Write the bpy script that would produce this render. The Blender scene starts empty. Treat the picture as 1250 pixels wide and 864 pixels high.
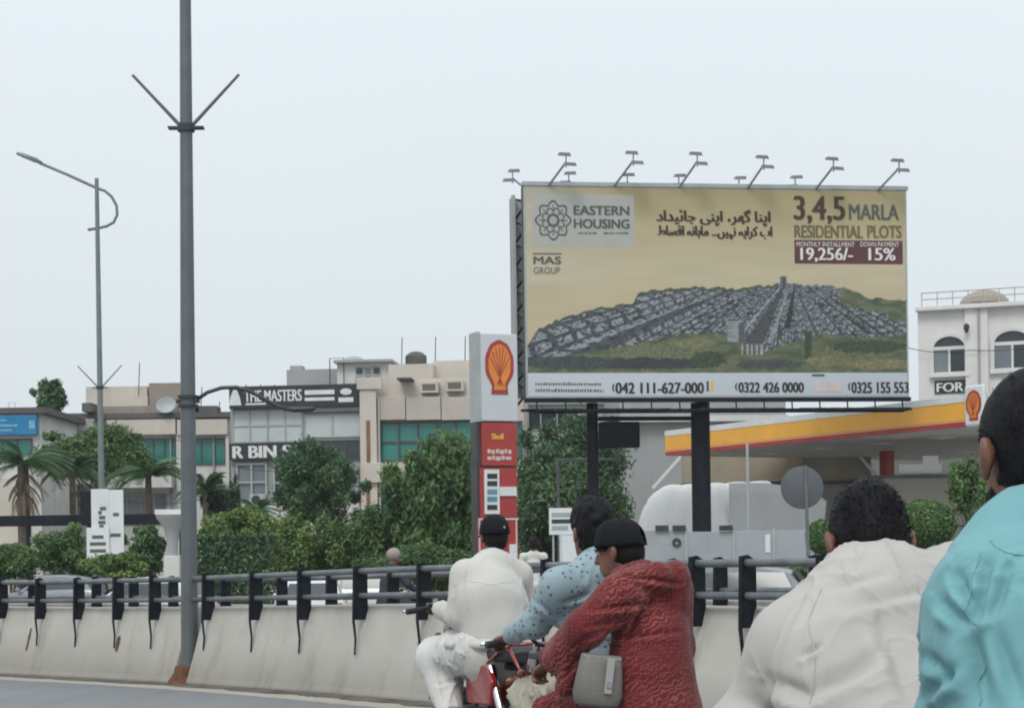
import bpy, bmesh, math, random, unicodedata
import numpy as np
from mathutils import Vector, Matrix

random.seed(11)
rng = np.random.default_rng(11)
PI = math.pi
sc = bpy.context.scene
COL = sc.collection

# ------------------------------------------------------------------ camera
CAM_H = 1.32          # eye height of the photographer
FPX = 2200.0          # focal length in photo pixels (photo is 1250 x 864)
HX, HY = 625.0, 677.0 # where the optical axis meets the photo
ROLL = 0.014
cam_d = bpy.data.cameras.new("camera")
cam = bpy.data.objects.new("camera", cam_d)
COL.objects.link(cam)
cam.location = (0, 0, CAM_H)
cam.rotation_euler = (PI / 2, ROLL, 0)
cam_d.sensor_width = 36.0
cam_d.lens = 36.0 * FPX / 1250.0
cam_d.shift_y = (HY - 432.0) / 1250.0
cam_d.clip_start = 0.1
cam_d.clip_end = 3000.0
sc.camera = cam

# ------------------------------------------------------------------ overcast sky
SUN_EL, SUN_AZ = math.radians(52), math.radians(200)   # azimuth measured from +Y towards +X
w = bpy.data.worlds.new("World")
sc.world = w
w.use_nodes = True
wn, wl = w.node_tree.nodes, w.node_tree.links
wn.clear()
out = wn.new("ShaderNodeOutputWorld")
sky = wn.new("ShaderNodeTexSky")
sky.sky_type = 'NISHITA'
sky.sun_disc = False
sky.sun_elevation = SUN_EL
sky.sun_rotation = SUN_AZ
sky.dust_density = 6.0
bg1 = wn.new("ShaderNodeBackground")
bg1.inputs[1].default_value = 0.10
wl.new(sky.outputs[0], bg1.inputs[0])
# the cloud layer: an even veil, a little brighter overhead as overcast skies are, with faint cloud mottling
tc = wn.new("ShaderNodeTexCoord")
sep = wn.new("ShaderNodeSeparateXYZ")
wl.new(tc.outputs["Generated"], sep.inputs[0])
ramp = wn.new("ShaderNodeMapRange")
ramp.inputs[1].default_value = 0.0; ramp.inputs[2].default_value = 1.0
ramp.inputs[3].default_value = 0.0; ramp.inputs[4].default_value = 1.0
wl.new(sep.outputs[2], ramp.inputs[0])
mixc = wn.new("ShaderNodeMix"); mixc.data_type = 'RGBA'
mixc.inputs[6].default_value = (0.675, 0.738, 0.775, 1)
mixc.inputs[7].default_value = (1.06, 1.145, 1.21, 1)
wl.new(ramp.outputs[0], mixc.inputs[0])
nz = wn.new("ShaderNodeTexNoise"); nz.inputs["Scale"].default_value = 2.2; nz.inputs["Detail"].default_value = 4
wl.new(tc.outputs["Generated"], nz.inputs[0])
mr = wn.new("ShaderNodeMapRange"); mr.inputs[3].default_value = 0.965; mr.inputs[4].default_value = 1.035
wl.new(nz.outputs[0], mr.inputs[0])
vm = wn.new("ShaderNodeVectorMath"); vm.operation = 'SCALE'
wl.new(mixc.outputs[2], vm.inputs[0]); wl.new(mr.outputs[0], vm.inputs[3])
bg2 = wn.new("ShaderNodeBackground"); bg2.inputs[1].default_value = 1.0
wl.new(vm.outputs[0], bg2.inputs[0])
ms = wn.new("ShaderNodeMixShader"); ms.inputs[0].default_value = 0.94
wl.new(bg1.outputs[0], ms.inputs[1]); wl.new(bg2.outputs[0], ms.inputs[2])
wl.new(ms.outputs[0], out.inputs[0])

sun_d = bpy.data.lights.new("sun", 'SUN')
sun_d.energy = 1.3
sun_d.angle = math.radians(22)
sun_d.color = (1.0, 0.965, 0.92)
sun = bpy.data.objects.new("sun", sun_d)
COL.objects.link(sun)
sdir = Vector((math.sin(SUN_AZ) * math.cos(SUN_EL), math.cos(SUN_AZ) * math.cos(SUN_EL), math.sin(SUN_EL)))
sun.location = sdir * 60
sun.rotation_euler = (-sdir).to_track_quat('-Z', 'Y').to_euler()

sc.view_settings.view_transform = 'Standard'
sc.view_settings.look = 'None'
sc.view_settings.exposure = 0.10
sc.view_settings.gamma = 1.0
sc.view_settings.use_curve_mapping = False
sc.render.engine = 'CYCLES'
sc.cycles.max_bounces = 6
sc.cycles.transparent_max_bounces = 8
sc.cycles.use_denoising = True
sc.cycles.filter_width = 2.0      # the photo is a soft phone zoom

# ------------------------------------------------------------------ geometry helpers
def P(px, py, Y):
    """photo pixel + distance in metres -> world point"""
    dx, dy = px - HX, HY - py
    c, s = math.cos(ROLL), math.sin(ROLL)
    x, z = dx * c + dy * s, -dx * s + dy * c
    return Vector((x / FPX * Y, Y, CAM_H + z / FPX * Y))

def smooth(t):
    t = max(0.0, min(1.0, t))
    return t * t * (3 - 2 * t)

def ground_z(Y):
    return -0.15 * smooth((Y - 15) / 9) - 0.45 * smooth((Y - 24) / 19)

GZ = -0.6

class MB:
    """collects boxes, tubes, lathes and prisms; build() links them as one mesh object"""
    def __init__(s):
        s.v, s.f = [], []
    def add(s, vs, fs):
        o = len(s.v)
        s.v += [tuple(p) for p in vs]
        s.f += [tuple(i + o for i in f) for f in fs]
        return s
    def box(s, x0, x1, y0, y1, z0, z1, m=None):
        vs = [Vector((x, y, z)) for x in (x0, x1) for y in (y0, y1) for z in (z0, z1)]
        if m is not None: vs = [m @ p for p in vs]
        return s.add(vs, [(0, 1, 3, 2), (4, 6, 7, 5), (0, 4, 5, 1), (2, 3, 7, 6), (0, 2, 6, 4), (1, 5, 7, 3)])
    def bar(s, a, b, wx, wy, up=(0, 0, 1)):
        a, b = Vector(a), Vector(b)
        d = (b - a).normalized()
        u = Vector(up)
        if abs(d.dot(u)) > 0.98: u = Vector((1, 0, 0))
        x = d.cross(u).normalized(); y = x.cross(d).normalized()
        vs = []
        for p in (a, b):
            for i, j in ((-1, -1), (1, -1), (1, 1), (-1, 1)):
                vs.append(p + x * (i * wx / 2) + y * (j * wy / 2))
        return s.add(vs, [(0, 1, 2, 3), (7, 6, 5, 4), (0, 4, 5, 1), (1, 5, 6, 2), (2, 6, 7, 3), (3, 7, 4, 0)])
    def tube(s, pts, r, n=10, cap=True):
        pts = [Vector(p) for p in pts]
        rs = list(r) if hasattr(r, '__len__') else [r] * len(pts)
        rings, prev = [], None
        for i, p in enumerate(pts):
            d = (pts[min(i + 1, len(pts) - 1)] - pts[max(i - 1, 0)])
            d = d.normalized() if d.length > 1e-9 else Vector((0, 0, 1))
            if prev is None:
                a = Vector((0, 0, 1)) if abs(d.z) < 0.9 else Vector((1, 0, 0))
                x = d.cross(a).normalized()
            else:
                x = (prev - d * prev.dot(d)).normalized()
            prev = x
            y = d.cross(x)
            rings.append([p + (x * math.cos(2 * PI * k / n) + y * math.sin(2 * PI * k / n)) * rs[i] for k in range(n)])
        vs = [q for rg in rings for q in rg]
        fs = []
        for i in range(len(pts) - 1):
            for k in range(n):
                k2 = (k + 1) % n
                fs.append((i * n + k, i * n + k2, (i + 1) * n + k2, (i + 1) * n + k))
        if cap:
            fs.append(tuple(reversed(range(n)))); fs.append(tuple((len(pts) - 1) * n + k for k in range(n)))
        return s.add(vs, fs)
    def lathe(s, prof, n=24, m=None, closed=False):
        """prof: (radius, height) pairs round local z"""
        vs, fs = [], []
        L = len(prof)
        for r, z in prof:
            for k in range(n):
                a = 2 * PI * k / n
                p = Vector((r * math.cos(a), r * math.sin(a), z))
                vs.append(m @ p if m is not None else p)
        for i in range(L if closed else L - 1):
            i2 = (i + 1) % L
            for k in range(n):
                k2 = (k + 1) % n
                fs.append((i * n + k, i * n + k2, i2 * n + k2, i2 * n + k))
        if not closed:
            fs.append(tuple(reversed(range(n)))); fs.append(tuple((L - 1) * n + k for k in range(n)))
        return s.add(vs, fs)
    def prism(s, poly, y0, y1, m=None):
        """poly: (x, z) outline extruded along y"""
        n = len(poly)
        vs = [Vector((x, y0, z)) for x, z in poly] + [Vector((x, y1, z)) for x, z in poly]
        if m is not None: vs = [m @ p for p in vs]
        fs = [tuple(range(n)), tuple(reversed(range(n, 2 * n)))]
        for i in range(n):
            j = (i + 1) % n
            fs.append((i, n + i, n + j, j))
        return s.add(vs, fs)
    def loft(s, rings, cap=True, closed=True):
        n = len(rings[0])
        vs = [q for r in rings for q in r]
        fs = []
        for i in range(len(rings) - 1):
            for k in range(n if closed else n - 1):
                k2 = (k + 1) % n
                fs.append((i * n + k, i * n + k2, (i + 1) * n + k2, (i + 1) * n + k))
        if cap and closed:
            fs.append(tuple(reversed(range(n)))); fs.append(tuple((len(rings) - 1) * n + k for k in range(n)))
        return s.add(vs, fs)
    def ball(s, c, r, n=12):
        c = Vector(c); r = r if hasattr(r, '__len__') else (r, r, r)
        m = Matrix.Translation(c) @ Matrix.Diagonal((r[0], r[1], r[2], 1))
        k = max(5, n // 2)
        return s.lathe([(math.sin(PI * max(0.02, min(k - 0.02, i)) / k), -math.cos(PI * i / k)) for i in range(k + 1)], n, m)
    def mesh(s, name):
        me = bpy.data.meshes.new(name)
        me.from_pydata(s.v, [], s.f)
        bm = bmesh.new(); bm.from_mesh(me)
        bmesh.ops.recalc_face_normals(bm, faces=bm.faces)
        bm.to_mesh(me); bm.free()
        return me
    def build(s, name, mat, parent=None, sm=False, bevel=0.0, seg=2):
        o = put(name, s.mesh(name), mat, parent, sm)
        if bevel:
            b = o.modifiers.new("bevel", 'BEVEL'); b.width = bevel; b.segments = seg; b.limit_method = 'ANGLE'
            b.angle_limit = math.radians(40)
        return o

def put(name, me, mat, parent=None, sm=False):
    o = bpy.data.objects.new(name, me)
    COL.objects.link(o)
    if mat is not None and not me.materials: me.materials.append(mat)
    if parent is not None: o.parent = parent
    if sm is True:
        me.polygons.foreach_set("use_smooth", [True] * len(me.polygons))
    elif sm:
        me.polygons.foreach_set("use_smooth", [True] * len(me.polygons))
        try: me.set_sharp_from_angle(angle=math.radians(sm))
        except Exception: pass
    return o

def empty(name, loc=(0, 0, 0), rz=0.0):
    o = bpy.data.objects.new(name, None)
    COL.objects.link(o)
    o.location = loc; o.rotation_euler = (0, 0, rz)
    o.empty_display_size = 0.2
    return o

def tag(o, label, cat, group=None, kind=None):
    o["label"] = label; o["category"] = cat
    if group: o["group"] = group
    if kind: o["kind"] = kind
    return o

def structure(o):
    o["kind"] = "structure"
    return o

KIDS = {}
def copy_tree(o, parent=None):
    c = o.copy(); COL.objects.link(c); c.parent = parent
    for ch in list(o.children): copy_tree(ch, c)
    return c

def np_mesh(name, V, F, attr=None):
    """fast mesh from numpy arrays; F is (n,k)"""
    me = bpy.data.meshes.new(name)
    V = np.asarray(V, dtype=np.float32); F = np.asarray(F, dtype=np.int32)
    n, k = F.shape
    me.vertices.add(len(V)); me.vertices.foreach_set("co", V.ravel())
    me.loops.add(n * k); me.loops.foreach_set("vertex_index", F.ravel())
    me.polygons.add(n)
    me.polygons.foreach_set("loop_start", np.arange(n, dtype=np.int32) * k)
    me.polygons.foreach_set("loop_total", np.full(n, k, dtype=np.int32))
    me.update(calc_edges=True)
    if attr is not None:
        a = me.color_attributes.new("tint", 'FLOAT_COLOR', 'POINT')
        C = np.ones((len(V), 4), dtype=np.float32); C[:, :attr.shape[1]] = attr
        a.data.foreach_set("color", C.ravel())
    me.validate()
    return me

# ------------------------------------------------------------------ noise (numpy)
_L = rng.random((64, 64, 64)).astype(np.float32)
def vnoise(p):
    p = np.asarray(p, dtype=np.float32)
    i = np.floor(p).astype(np.int64); f = p - i
    f = f * f * (3 - 2 * f)
    i0 = i & 63; i1 = (i + 1) & 63
    x0, y0, z0 = i0[..., 0], i0[..., 1], i0[..., 2]; x1, y1, z1 = i1[..., 0], i1[..., 1], i1[..., 2]
    fx, fy, fz = f[..., 0], f[..., 1], f[..., 2]
    a = _L[x0, y0, z0] * (1 - fx) + _L[x1, y0, z0] * fx
    b = _L[x0, y1, z0] * (1 - fx) + _L[x1, y1, z0] * fx
    c = _L[x0, y0, z1] * (1 - fx) + _L[x1, y0, z1] * fx
    d = _L[x0, y1, z1] * (1 - fx) + _L[x1, y1, z1] * fx
    return (a * (1 - fy) + b * fy) * (1 - fz) + (c * (1 - fy) + d * fy) * fz

# ------------------------------------------------------------------ materials
MATS = {}
def new_mat(name):
    m = bpy.data.materials.new(name)
    m.use_nodes = True
    nt = m.node_tree
    return m, nt.nodes, nt.links, nt.nodes["Principled BSDF"]

def mat(name, col, rough=0.7, var=0.12, scale=2.0, bump=0.0, bscale=60.0, metal=0.0, spec=0.5, coat=0.0,
        dirt=0.0, dirt_col=(0.10, 0.09, 0.075), dirt_scale=1.2, streak=0.0, sheen=0.0):
    """procedural surface: base colour mottled by noise, optional grime patches, vertical streaks and fine relief"""
    if name in MATS: return MATS[name]
    m, n, l, b = new_mat(name)
    geo = n.new("ShaderNodeNewGeometry")
    nz = n.new("ShaderNodeTexNoise"); nz.inputs["Scale"].default_value = scale; nz.inputs["Detail"].default_value = 6
    l.new(geo.outputs["Position"], nz.inputs["Vector"])
    mx = n.new("ShaderNodeMix"); mx.data_type = 'RGBA'
    mr = n.new("ShaderNodeMapRange"); mr.inputs[1].default_value = 0.3; mr.inputs[2].default_value = 0.7
    l.new(nz.outputs[0], mr.inputs[0]); l.new(mr.outputs[0], mx.inputs[0])
    mx.inputs[6].default_value = tuple(max(0, c * (1 - var)) for c in col) + (1,)
    mx.inputs[7].default_value = tuple(min(1, c * (1 + var)) for c in col) + (1,)
    last = mx.outputs[2]
    if dirt > 0 or streak > 0:
        mp = n.new("ShaderNodeMapping"); mp.inputs["Scale"].default_value = (dirt_scale, dirt_scale, dirt_scale * (0.18 if streak else 1))
        l.new(geo.outputs["Position"], mp.inputs[0])
        n2 = n.new("ShaderNodeTexNoise"); n2.inputs["Scale"].default_value = 1.0; n2.inputs["Detail"].default_value = 8
        n2.inputs["Roughness"].default_value = 0.65
        l.new(mp.outputs[0], n2.inputs["Vector"])
        r2 = n.new("ShaderNodeMapRange"); r2.inputs[1].default_value = 0.5; r2.inputs[2].default_value = 0.78
        r2.inputs[4].default_value = max(dirt, streak)
        l.new(n2.outputs[0], r2.inputs[0])
        m2 = n.new("ShaderNodeMix"); m2.data_type = 'RGBA'
        l.new(r2.outputs[0], m2.inputs[0]); l.new(last, m2.inputs[6]); m2.inputs[7].default_value = tuple(dirt_col) + (1,)
        last = m2.outputs[2]
    l.new(last, b.inputs["Base Color"])
    b.inputs["Roughness"].default_value = rough
    b.inputs["Metallic"].default_value = metal
    b.inputs["Specular IOR Level"].default_value = spec
    if coat: b.inputs["Coat Weight"].default_value = coat; b.inputs["Coat Roughness"].default_value = 0.08
    if sheen: b.inputs["Sheen Weight"].default_value = sheen
    if bump:
        n3 = n.new("ShaderNodeTexNoise"); n3.inputs["Scale"].default_value = bscale; n3.inputs["Detail"].default_value = 4
        l.new(geo.outputs["Position"], n3.inputs["Vector"])
        bp = n.new("ShaderNodeBump"); bp.inputs["Strength"].default_value = bump; bp.inputs["Distance"].default_value = 0.02
        l.new(n3.outputs[0], bp.inputs["Height"]); l.new(bp.outputs[0], b.inputs["Normal"])
    MATS[name] = m
    return m

def leaf_mat(name, c0, c1, trans=0.25):
    """c0..c1: range of leaf colours, picked per leaf from the 'tint' attribute"""
    m, n, l, b = new_mat(name)
    a = n.new("ShaderNodeAttribute"); a.attribute_name = "tint"
    sp = n.new("ShaderNodeSeparateColor"); l.new(a.outputs["Color"], sp.inputs[0])
    mx = n.new("ShaderNodeMix"); mx.data_type = 'RGBA'
    l.new(sp.outputs[0], mx.inputs[0])
    mx.inputs[6].default_value = c0 + (1,); mx.inputs[7].default_value = c1 + (1,)
    l.new(mx.outputs[2], b.inputs["Base Color"])
    b.inputs["Roughness"].default_value = 0.55
    b.inputs["Specular IOR Level"].default_value = 0.35
    tr = n.new("ShaderNodeBsdfTranslucent"); l.new(mx.outputs[2], tr.inputs[0])
    ms = n.new("ShaderNodeMixShader"); ms.inputs[0].default_value = trans
    l.new(b.outputs[0], ms.inputs[1]); l.new(tr.outputs[0], ms.inputs[2])
    l.new(ms.outputs[0], n["Material Output"].inputs[0])
    MATS[name] = m
    return m

def glass_mat(name, col, rough=0.08):
    """tinted window glass seen by day: dark tinted body with mirror-like surface"""
    m, n, l, b = new_mat(name)
    geo = n.new("ShaderNodeNewGeometry")
    nz = n.new("ShaderNodeTexNoise"); nz.inputs["Scale"].default_value = 0.7; nz.inputs["Detail"].default_value = 3
    l.new(geo.outputs["Position"], nz.inputs["Vector"])
    mx = n.new("ShaderNodeMix"); mx.data_type = 'RGBA'
    l.new(nz.outputs[0], mx.inputs[0])
    mx.inputs[6].default_value = tuple(c * 0.55 for c in col) + (1,); mx.inputs[7].default_value = tuple(c * 1.45 for c in col) + (1,)
    l.new(mx.outputs[2], b.inputs["Base Color"])
    b.inputs["Roughness"].default_value = rough
    b.inputs["Specular IOR Level"].default_value = 0.6
    MATS[name] = m
    return m

def attr_mat(name, rough=0.6):
    """flat print: colours held in the mesh's 'tint' attribute"""
    m, n, l, b = new_mat(name)
    a = n.new("ShaderNodeAttribute"); a.attribute_name = "tint"
    l.new(a.outputs["Color"], b.inputs["Base Color"])
    b.inputs["Roughness"].default_value = rough
    MATS[name] = m
    return m

# ------------------------------------------------------------------ lettering
_AF = {}
for _cp in list(range(0xFB50, 0xFDFC)) + list(range(0xFE70, 0xFEFD)):
    _d = unicodedata.decomposition(chr(_cp)).split()
    if len(_d) == 2 and _d[0] in ('<isolated>', '<final>', '<initial>', '<medial>'):
        _AF.setdefault(chr(int(_d[1], 16)), {})[_d[0][1:-1]] = chr(_cp)
def shape_urdu(s):
    o = []
    for i, c in enumerate(s):
        if c not in _AF: o.append(c); continue
        p = s[i - 1] if i else ' '; n = s[i + 1] if i + 1 < len(s) else ' '
        jp = p in _AF and 'initial' in _AF[p]
        jn = 'initial' in _AF[c] and n in _AF and 'final' in _AF[n]
        k = 'medial' if jp and jn else 'final' if jp and 'final' in _AF[c] else 'initial' if jn else 'isolated'
        o.append(_AF[c].get(k, c))
    return ''.join(reversed(o))

TEXT_JOBS = []
def lettering(body, mt, parent, x0, x1, z0, z1, y, bold=0.0, name="lettering", rot=0.0):
    """print `body` into the rectangle x0..x1, z0..z1 of the parent's local XZ plane, facing local -Y, at depth y"""
    cu = bpy.data.curves.new(name + "_curve", 'FONT'); cu.body = body; cu.resolution_u = 4
    ob = bpy.data.objects.new(name + "_curve", cu); COL.objects.link(ob)
    TEXT_JOBS.append((ob, name, mt, parent, x0, x1, z0, z1, y, bold, rot))

def finish_lettering():
    bpy.context.view_layer.update()
    dg = bpy.context.evaluated_depsgraph_get()
    for ob, name, mt, parent, x0, x1, z0, z1, y, bold, rot in TEXT_JOBS:
        me = bpy.data.meshes.new_from_object(ob.evaluated_get(dg))
        n = len(me.vertices)
        if n == 0: continue
        V = np.empty(n * 3, dtype=np.float32); me.vertices.foreach_get("co", V); V = V.reshape(-1, 3)
        lo, hi = V.min(0), V.max(0)
        # alternate depth of touching glyphs so no two faces share a plane
        par = list(range(n))
        def fnd(a):
            while par[a] != a: par[a] = par[par[a]]; a = par[a]
            return a
        for e in me.edges:
            a, b = fnd(e.vertices[0]), fnd(e.vertices[1])
            if a != b: par[a] = b
        roots = [fnd(i) for i in range(n)]
        cx = {}
        for i, r in enumerate(roots): cx.setdefault(r, []).append(V[i, 0])
        order = {r: k for k, r in enumerate(sorted(cx, key=lambda r: sum(cx[r]) / len(cx[r])))}
        dep = np.array([order[r] % 4 for r in roots]) * 0.0015
        W = np.empty_like(V)
        W[:, 0] = x0 + (V[:, 0] - lo[0]) / max(1e-6, hi[0] - lo[0]) * (x1 - x0)
        W[:, 2] = z0 + (V[:, 1] - lo[1]) / max(1e-6, hi[1] - lo[1]) * (z1 - z0)
        W[:, 1] = y - dep
        Fs = [tuple(p.vertices) for p in me.polygons]
        vs, fs = [], []
        shifts = [0.0] if not bold else [-bold, 0.0, bold]
        for k, sx in enumerate(shifts):
            q = W.copy(); q[:, 0] += sx; q[:, 1] -= 0.006 * k
            o = len(vs); vs += [tuple(a) for a in q]; fs += [tuple(i + o for i in f) for f in Fs]
        m2 = bpy.data.meshes.new(name); m2.from_pydata(vs, [], fs)
        put(name, m2, mt, parent)
        bpy.data.meshes.remove(me)
    for j in TEXT_JOBS:
        cu = j[0].data; bpy.data.objects.remove(j[0]); bpy.data.curves.remove(cu)
    TEXT_JOBS.clear()

# ------------------------------------------------------------------ facades: local frame on a vertical wall plane
class Facade:
    def __init__(s, name, px, Y, yaw_deg=0.0, base=GZ):
        """wall plane through the ground under pixel column px at distance Y; yaw turns it about the vertical"""
        p = P(px, 650, Y)
        s.o = Vector((p.x, Y, base)); s.yaw = math.radians(yaw_deg)
        s.u = Vector((math.cos(s.yaw), math.sin(s.yaw), 0)); s.n = Vector((math.sin(s.yaw), -math.cos(s.yaw), 0))
        s.root = empty(name, s.o, s.yaw)
    def uz(s, px, py):
        c = Vector((0, 0, CAM_H)); d = P(px, py, 1.0) - c
        t = (s.o - c).dot(s.n) / d.dot(s.n)
        q = c + d * t - s.o
        return q.dot(s.u), q.z
    def rect(s, x0, y0, x1, y1):
        u0 = s.uz(x0, (y0 + y1) / 2)[0]; u1 = s.uz(x1, (y0 + y1) / 2)[0]
        zt = s.uz((x0 + x1) / 2, y0)[1]; zb = s.uz((x0 + x1) / 2, y1)[1]
        return u0, u1, zb, zt
    def box(s, name, mt, x0, y0, x1, y1, front=0.0, back=0.3, parent=None, bevel=0.0, ground=False):
        u0, u1, zb, zt = s.rect(x0, y0, x1, y1)
        if ground: zb = 0.0
        return MB().box(u0, u1, -front, back, zb, zt).build(name, mt, parent or s.root, bevel=bevel)
    def window(s, x0, y0, x1, y1, glass, frame, nx=2, ny=1, depth=0.08, fw=0.06, name="window", sill=None):
        """recess-like window: frame with panes, each pane an object of its own"""
        u0, u1, zb, zt = s.rect(x0, y0, x1, y1)
        mb = MB()
        mb.box(u0, u1, -depth, 0.02, zb, zb + fw); mb.box(u0, u1, -depth, 0.02, zt - fw, zt)
        mb.box(u0, u0 + fw, -depth + .002, 0.02, zb + fw, zt - fw); mb.box(u1 - fw, u1, -depth + .002, 0.02, zb + fw, zt - fw)
        for i in range(1, nx):
            c = u0 + (u1 - u0) * i / nx
            mb.box(c - fw / 2, c + fw / 2, -depth + .004, 0.02, zb + fw, zt - fw)
        for j in range(1, ny):
            c = zb + (zt - zb) * j / ny
            mb.box(u0 + fw, u1 - fw, -depth + .007, 0.02, c - fw / 2, c + fw / 2)
        f = mb.build(name, frame, s.root)
        for i in range(nx):
            for j in range(ny):
                a0, a1 = u0 + (u1 - u0) * i / nx, u0 + (u1 - u0) * (i + 1) / nx
                b0, b1 = zb + (zt - zb) * j / ny, zb + (zt - zb) * (j + 1) / ny
                t = random.uniform(-0.006, 0.006)
                pb = MB(); y = -0.012
                pb.add([(a0 + .01, y + t, b0 + .01), (a1 - .01, y - t, b0 + .01), (a1 - .01, y - t + random.uniform(-.004, .004), b1 - .01), (a0 + .01, y + t, b1 - .01),
                        (a0 + .01, y + .02, b0 + .01), (a1 - .01, y + .02, b0 + .01), (a1 - .01, y + .02, b1 - .01), (a0 + .01, y + .02, b1 - .01)],
                       [(0, 1, 2, 3), (7, 6, 5, 4), (0, 4, 5, 1), (1, 5, 6, 2), (2, 6, 7, 3), (3, 7, 4, 0)])
                pb.build("pane", glass, f)
        if sill is not None:
            MB().box(u0 - .08, u1 + .08, -depth - .1, 0.0, zb - .1, zb - .004).build("sill", sill, f)
        return f

# ================================================================== SETTING
def asphalt(name, col, dirtc):
    m, n, l, b = new_mat(name)
    geo = n.new("ShaderNodeNewGeometry")
    n1 = n.new("ShaderNodeTexNoise"); n1.inputs["Scale"].default_value = 0.35; n1.inputs["Detail"].default_value = 6
    n2 = n.new("ShaderNodeTexNoise"); n2.inputs["Scale"].default_value = 55; n2.inputs["Detail"].default_value = 3
    mp = n.new("ShaderNodeMapping"); mp.inputs["Rotation"].default_value = (0, 0, math.radians(36)); mp.inputs["Scale"].default_value = (1.6, 0.12, 1)
    l.new(geo.outputs["Position"], mp.inputs[0])
    n3 = n.new("ShaderNodeTexNoise"); n3.inputs["Scale"].default_value = 1.0; n3.inputs["Detail"].default_value = 5
    l.new(mp.outputs[0], n3.inputs["Vector"])
    for q in (n1, n2): l.new(geo.outputs["Position"], q.inputs["Vector"])
    a = n.new("ShaderNodeMath"); a.operation = 'ADD'; l.new(n1.outputs[0], a.inputs[0]); l.new(n3.outputs[0], a.inputs[1])
    a2 = n.new("ShaderNodeMath"); a2.operation = 'MULTIPLY_ADD'; l.new(n2.outputs[0], a2.inputs[0]); a2.inputs[1].default_value = 0.35; l.new(a.outputs[0], a2.inputs[2])
    mr = n.new("ShaderNodeMapRange"); mr.inputs[1].default_value = 0.7; mr.inputs[2].default_value = 1.6; l.new(a2.outputs[0], mr.inputs[0])
    mx = n.new("ShaderNodeMix"); mx.data_type = 'RGBA'; l.new(mr.outputs[0], mx.inputs[0])
    mx.inputs[6].default_value = col + (1,); mx.inputs[7].default_value = dirtc + (1,)
    l.new(mx.outputs[2], b.inputs["Base Color"]); b.inputs["Roughness"].default_value = 0.75
    bp = n.new("ShaderNodeBump"); bp.inputs["Strength"].default_value = 0.25; bp.inputs["Distance"].default_value = 0.01
    l.new(n2.outputs[0], bp.inputs["Height"]); l.new(bp.outputs[0], b.inputs["Normal"])
    return m

M_ROAD = asphalt("asphalt", (0.125, 0.135, 0.142), (0.20, 0.208, 0.214))
M_SOIL = mat("dusty_ground", (0.22, 0.20, 0.17), 0.95, 0.25, 0.4, bump=0.3, bscale=8)
M_LINE = mat("worn_paint", (0.42, 0.43, 0.43), 0.7, 0.25, 3.0, dirt=0.9, dirt_col=(0.13, 0.135, 0.14), dirt_scale=3.0)

def sheet(name, xs, ys, dz, mt):
    vs = [(x, y, ground_z(y) + dz) for y in ys for x in xs]
    n = len(xs)
    fs = [(j * n + i, j * n + i + 1, (j + 1) * n + i + 1, (j + 1) * n + i) for j in range(len(ys) - 1) for i in range(n - 1)]
    return structure(MB().add(vs, fs).build(name, mt, None, sm=True))

YS = [-40, -10, 0, 5, 10, 13] + [15 + 0.75 * i for i in range(44)] + [49, 55, 70, 100, 200, 500, 1400]
sheet("ground", [-900, -200, -60, -20, 0, 20, 60, 200, 900], YS, -0.03, M_SOIL)
sheet("road", [-60, -30, -15, 0, 15, 30, 60], [y for y in YS if y <= 49], 0.0, M_ROAD)

# ------------------------------------------------------------------ median barrier
BPTS = [(-16.5, 31.0), (-10.6, 27.3), (-6.8, 23.9), (-4.2, 21.35), (-1.86, 18.25), (-0.87, 16.8), (1.71, 13.2), (4.0, 10.0), (6.6, 6.4), (9.4, 2.5)]
def spline(pts, per=14):
    o = []
    Pn = [Vector(p) for p in pts]
    for i in range(len(Pn) - 1):
        p0, p1, p2, p3 = Pn[max(i - 1, 0)], Pn[i], Pn[i + 1], Pn[min(i + 2, len(Pn) - 1)]
        for k in range(per):
            t = k / per
            o.append(0.5 * ((2 * p1) + (p2 - p0) * t + (2 * p0 - 5 * p1 + 4 * p2 - p3) * t * t + (3 * p1 - p0 - 3 * p2 + p3) * t ** 3))
    o.append(Pn[-1]); return o
BPATH = spline(BPTS)
def path_frame(path, i):
    d = (path[min(i + 1, len(path) - 1)] - path[max(i - 1, 0)]).normalized()
    return d, Vector((-d.y, d.x)) * (1 if Vector((-d.y, d.x)).y < 0 else -1)   # normal facing the camera's road
def lift(Y): return 0.04 * smooth((20 - Y) / 8)
def bp(path, i, n, z, base=False):
    d, nn = path_frame(path, i)
    q = path[i] + nn * n
    return Vector((q.x, q.y, ground_z(path[i].y) + z + (0 if base or z < .3 else lift(path[i].y))))
def px_of(v):
    s = FPX / v[1]; x = v[0] * s; z = (v[2] - CAM_H) * s
    return HX + x * math.cos(ROLL) - z * math.sin(ROLL), HY - (x * math.sin(ROLL) + z * math.cos(ROLL))
def at_px(path, px, z=0.9, n=0.0):
    """fractional index on the path that shows at photo column px"""
    best = None
    for i in range(len(path) - 1):
        a, b = px_of(bp(path, i, n, z))[0], px_of(bp(path, i + 1, n, z))[0]
        if (a - px) * (b - px) <= 0 and a != b:
            return i + (px - a) / (b - a)
    return None
def bpf(path, f, n, z):
    i = int(f); t = f - i
    a = bp(path, i, n, z); b = bp(path, min(i + 1, len(path) - 1), n, z)
    return a.lerp(b, t)

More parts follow.
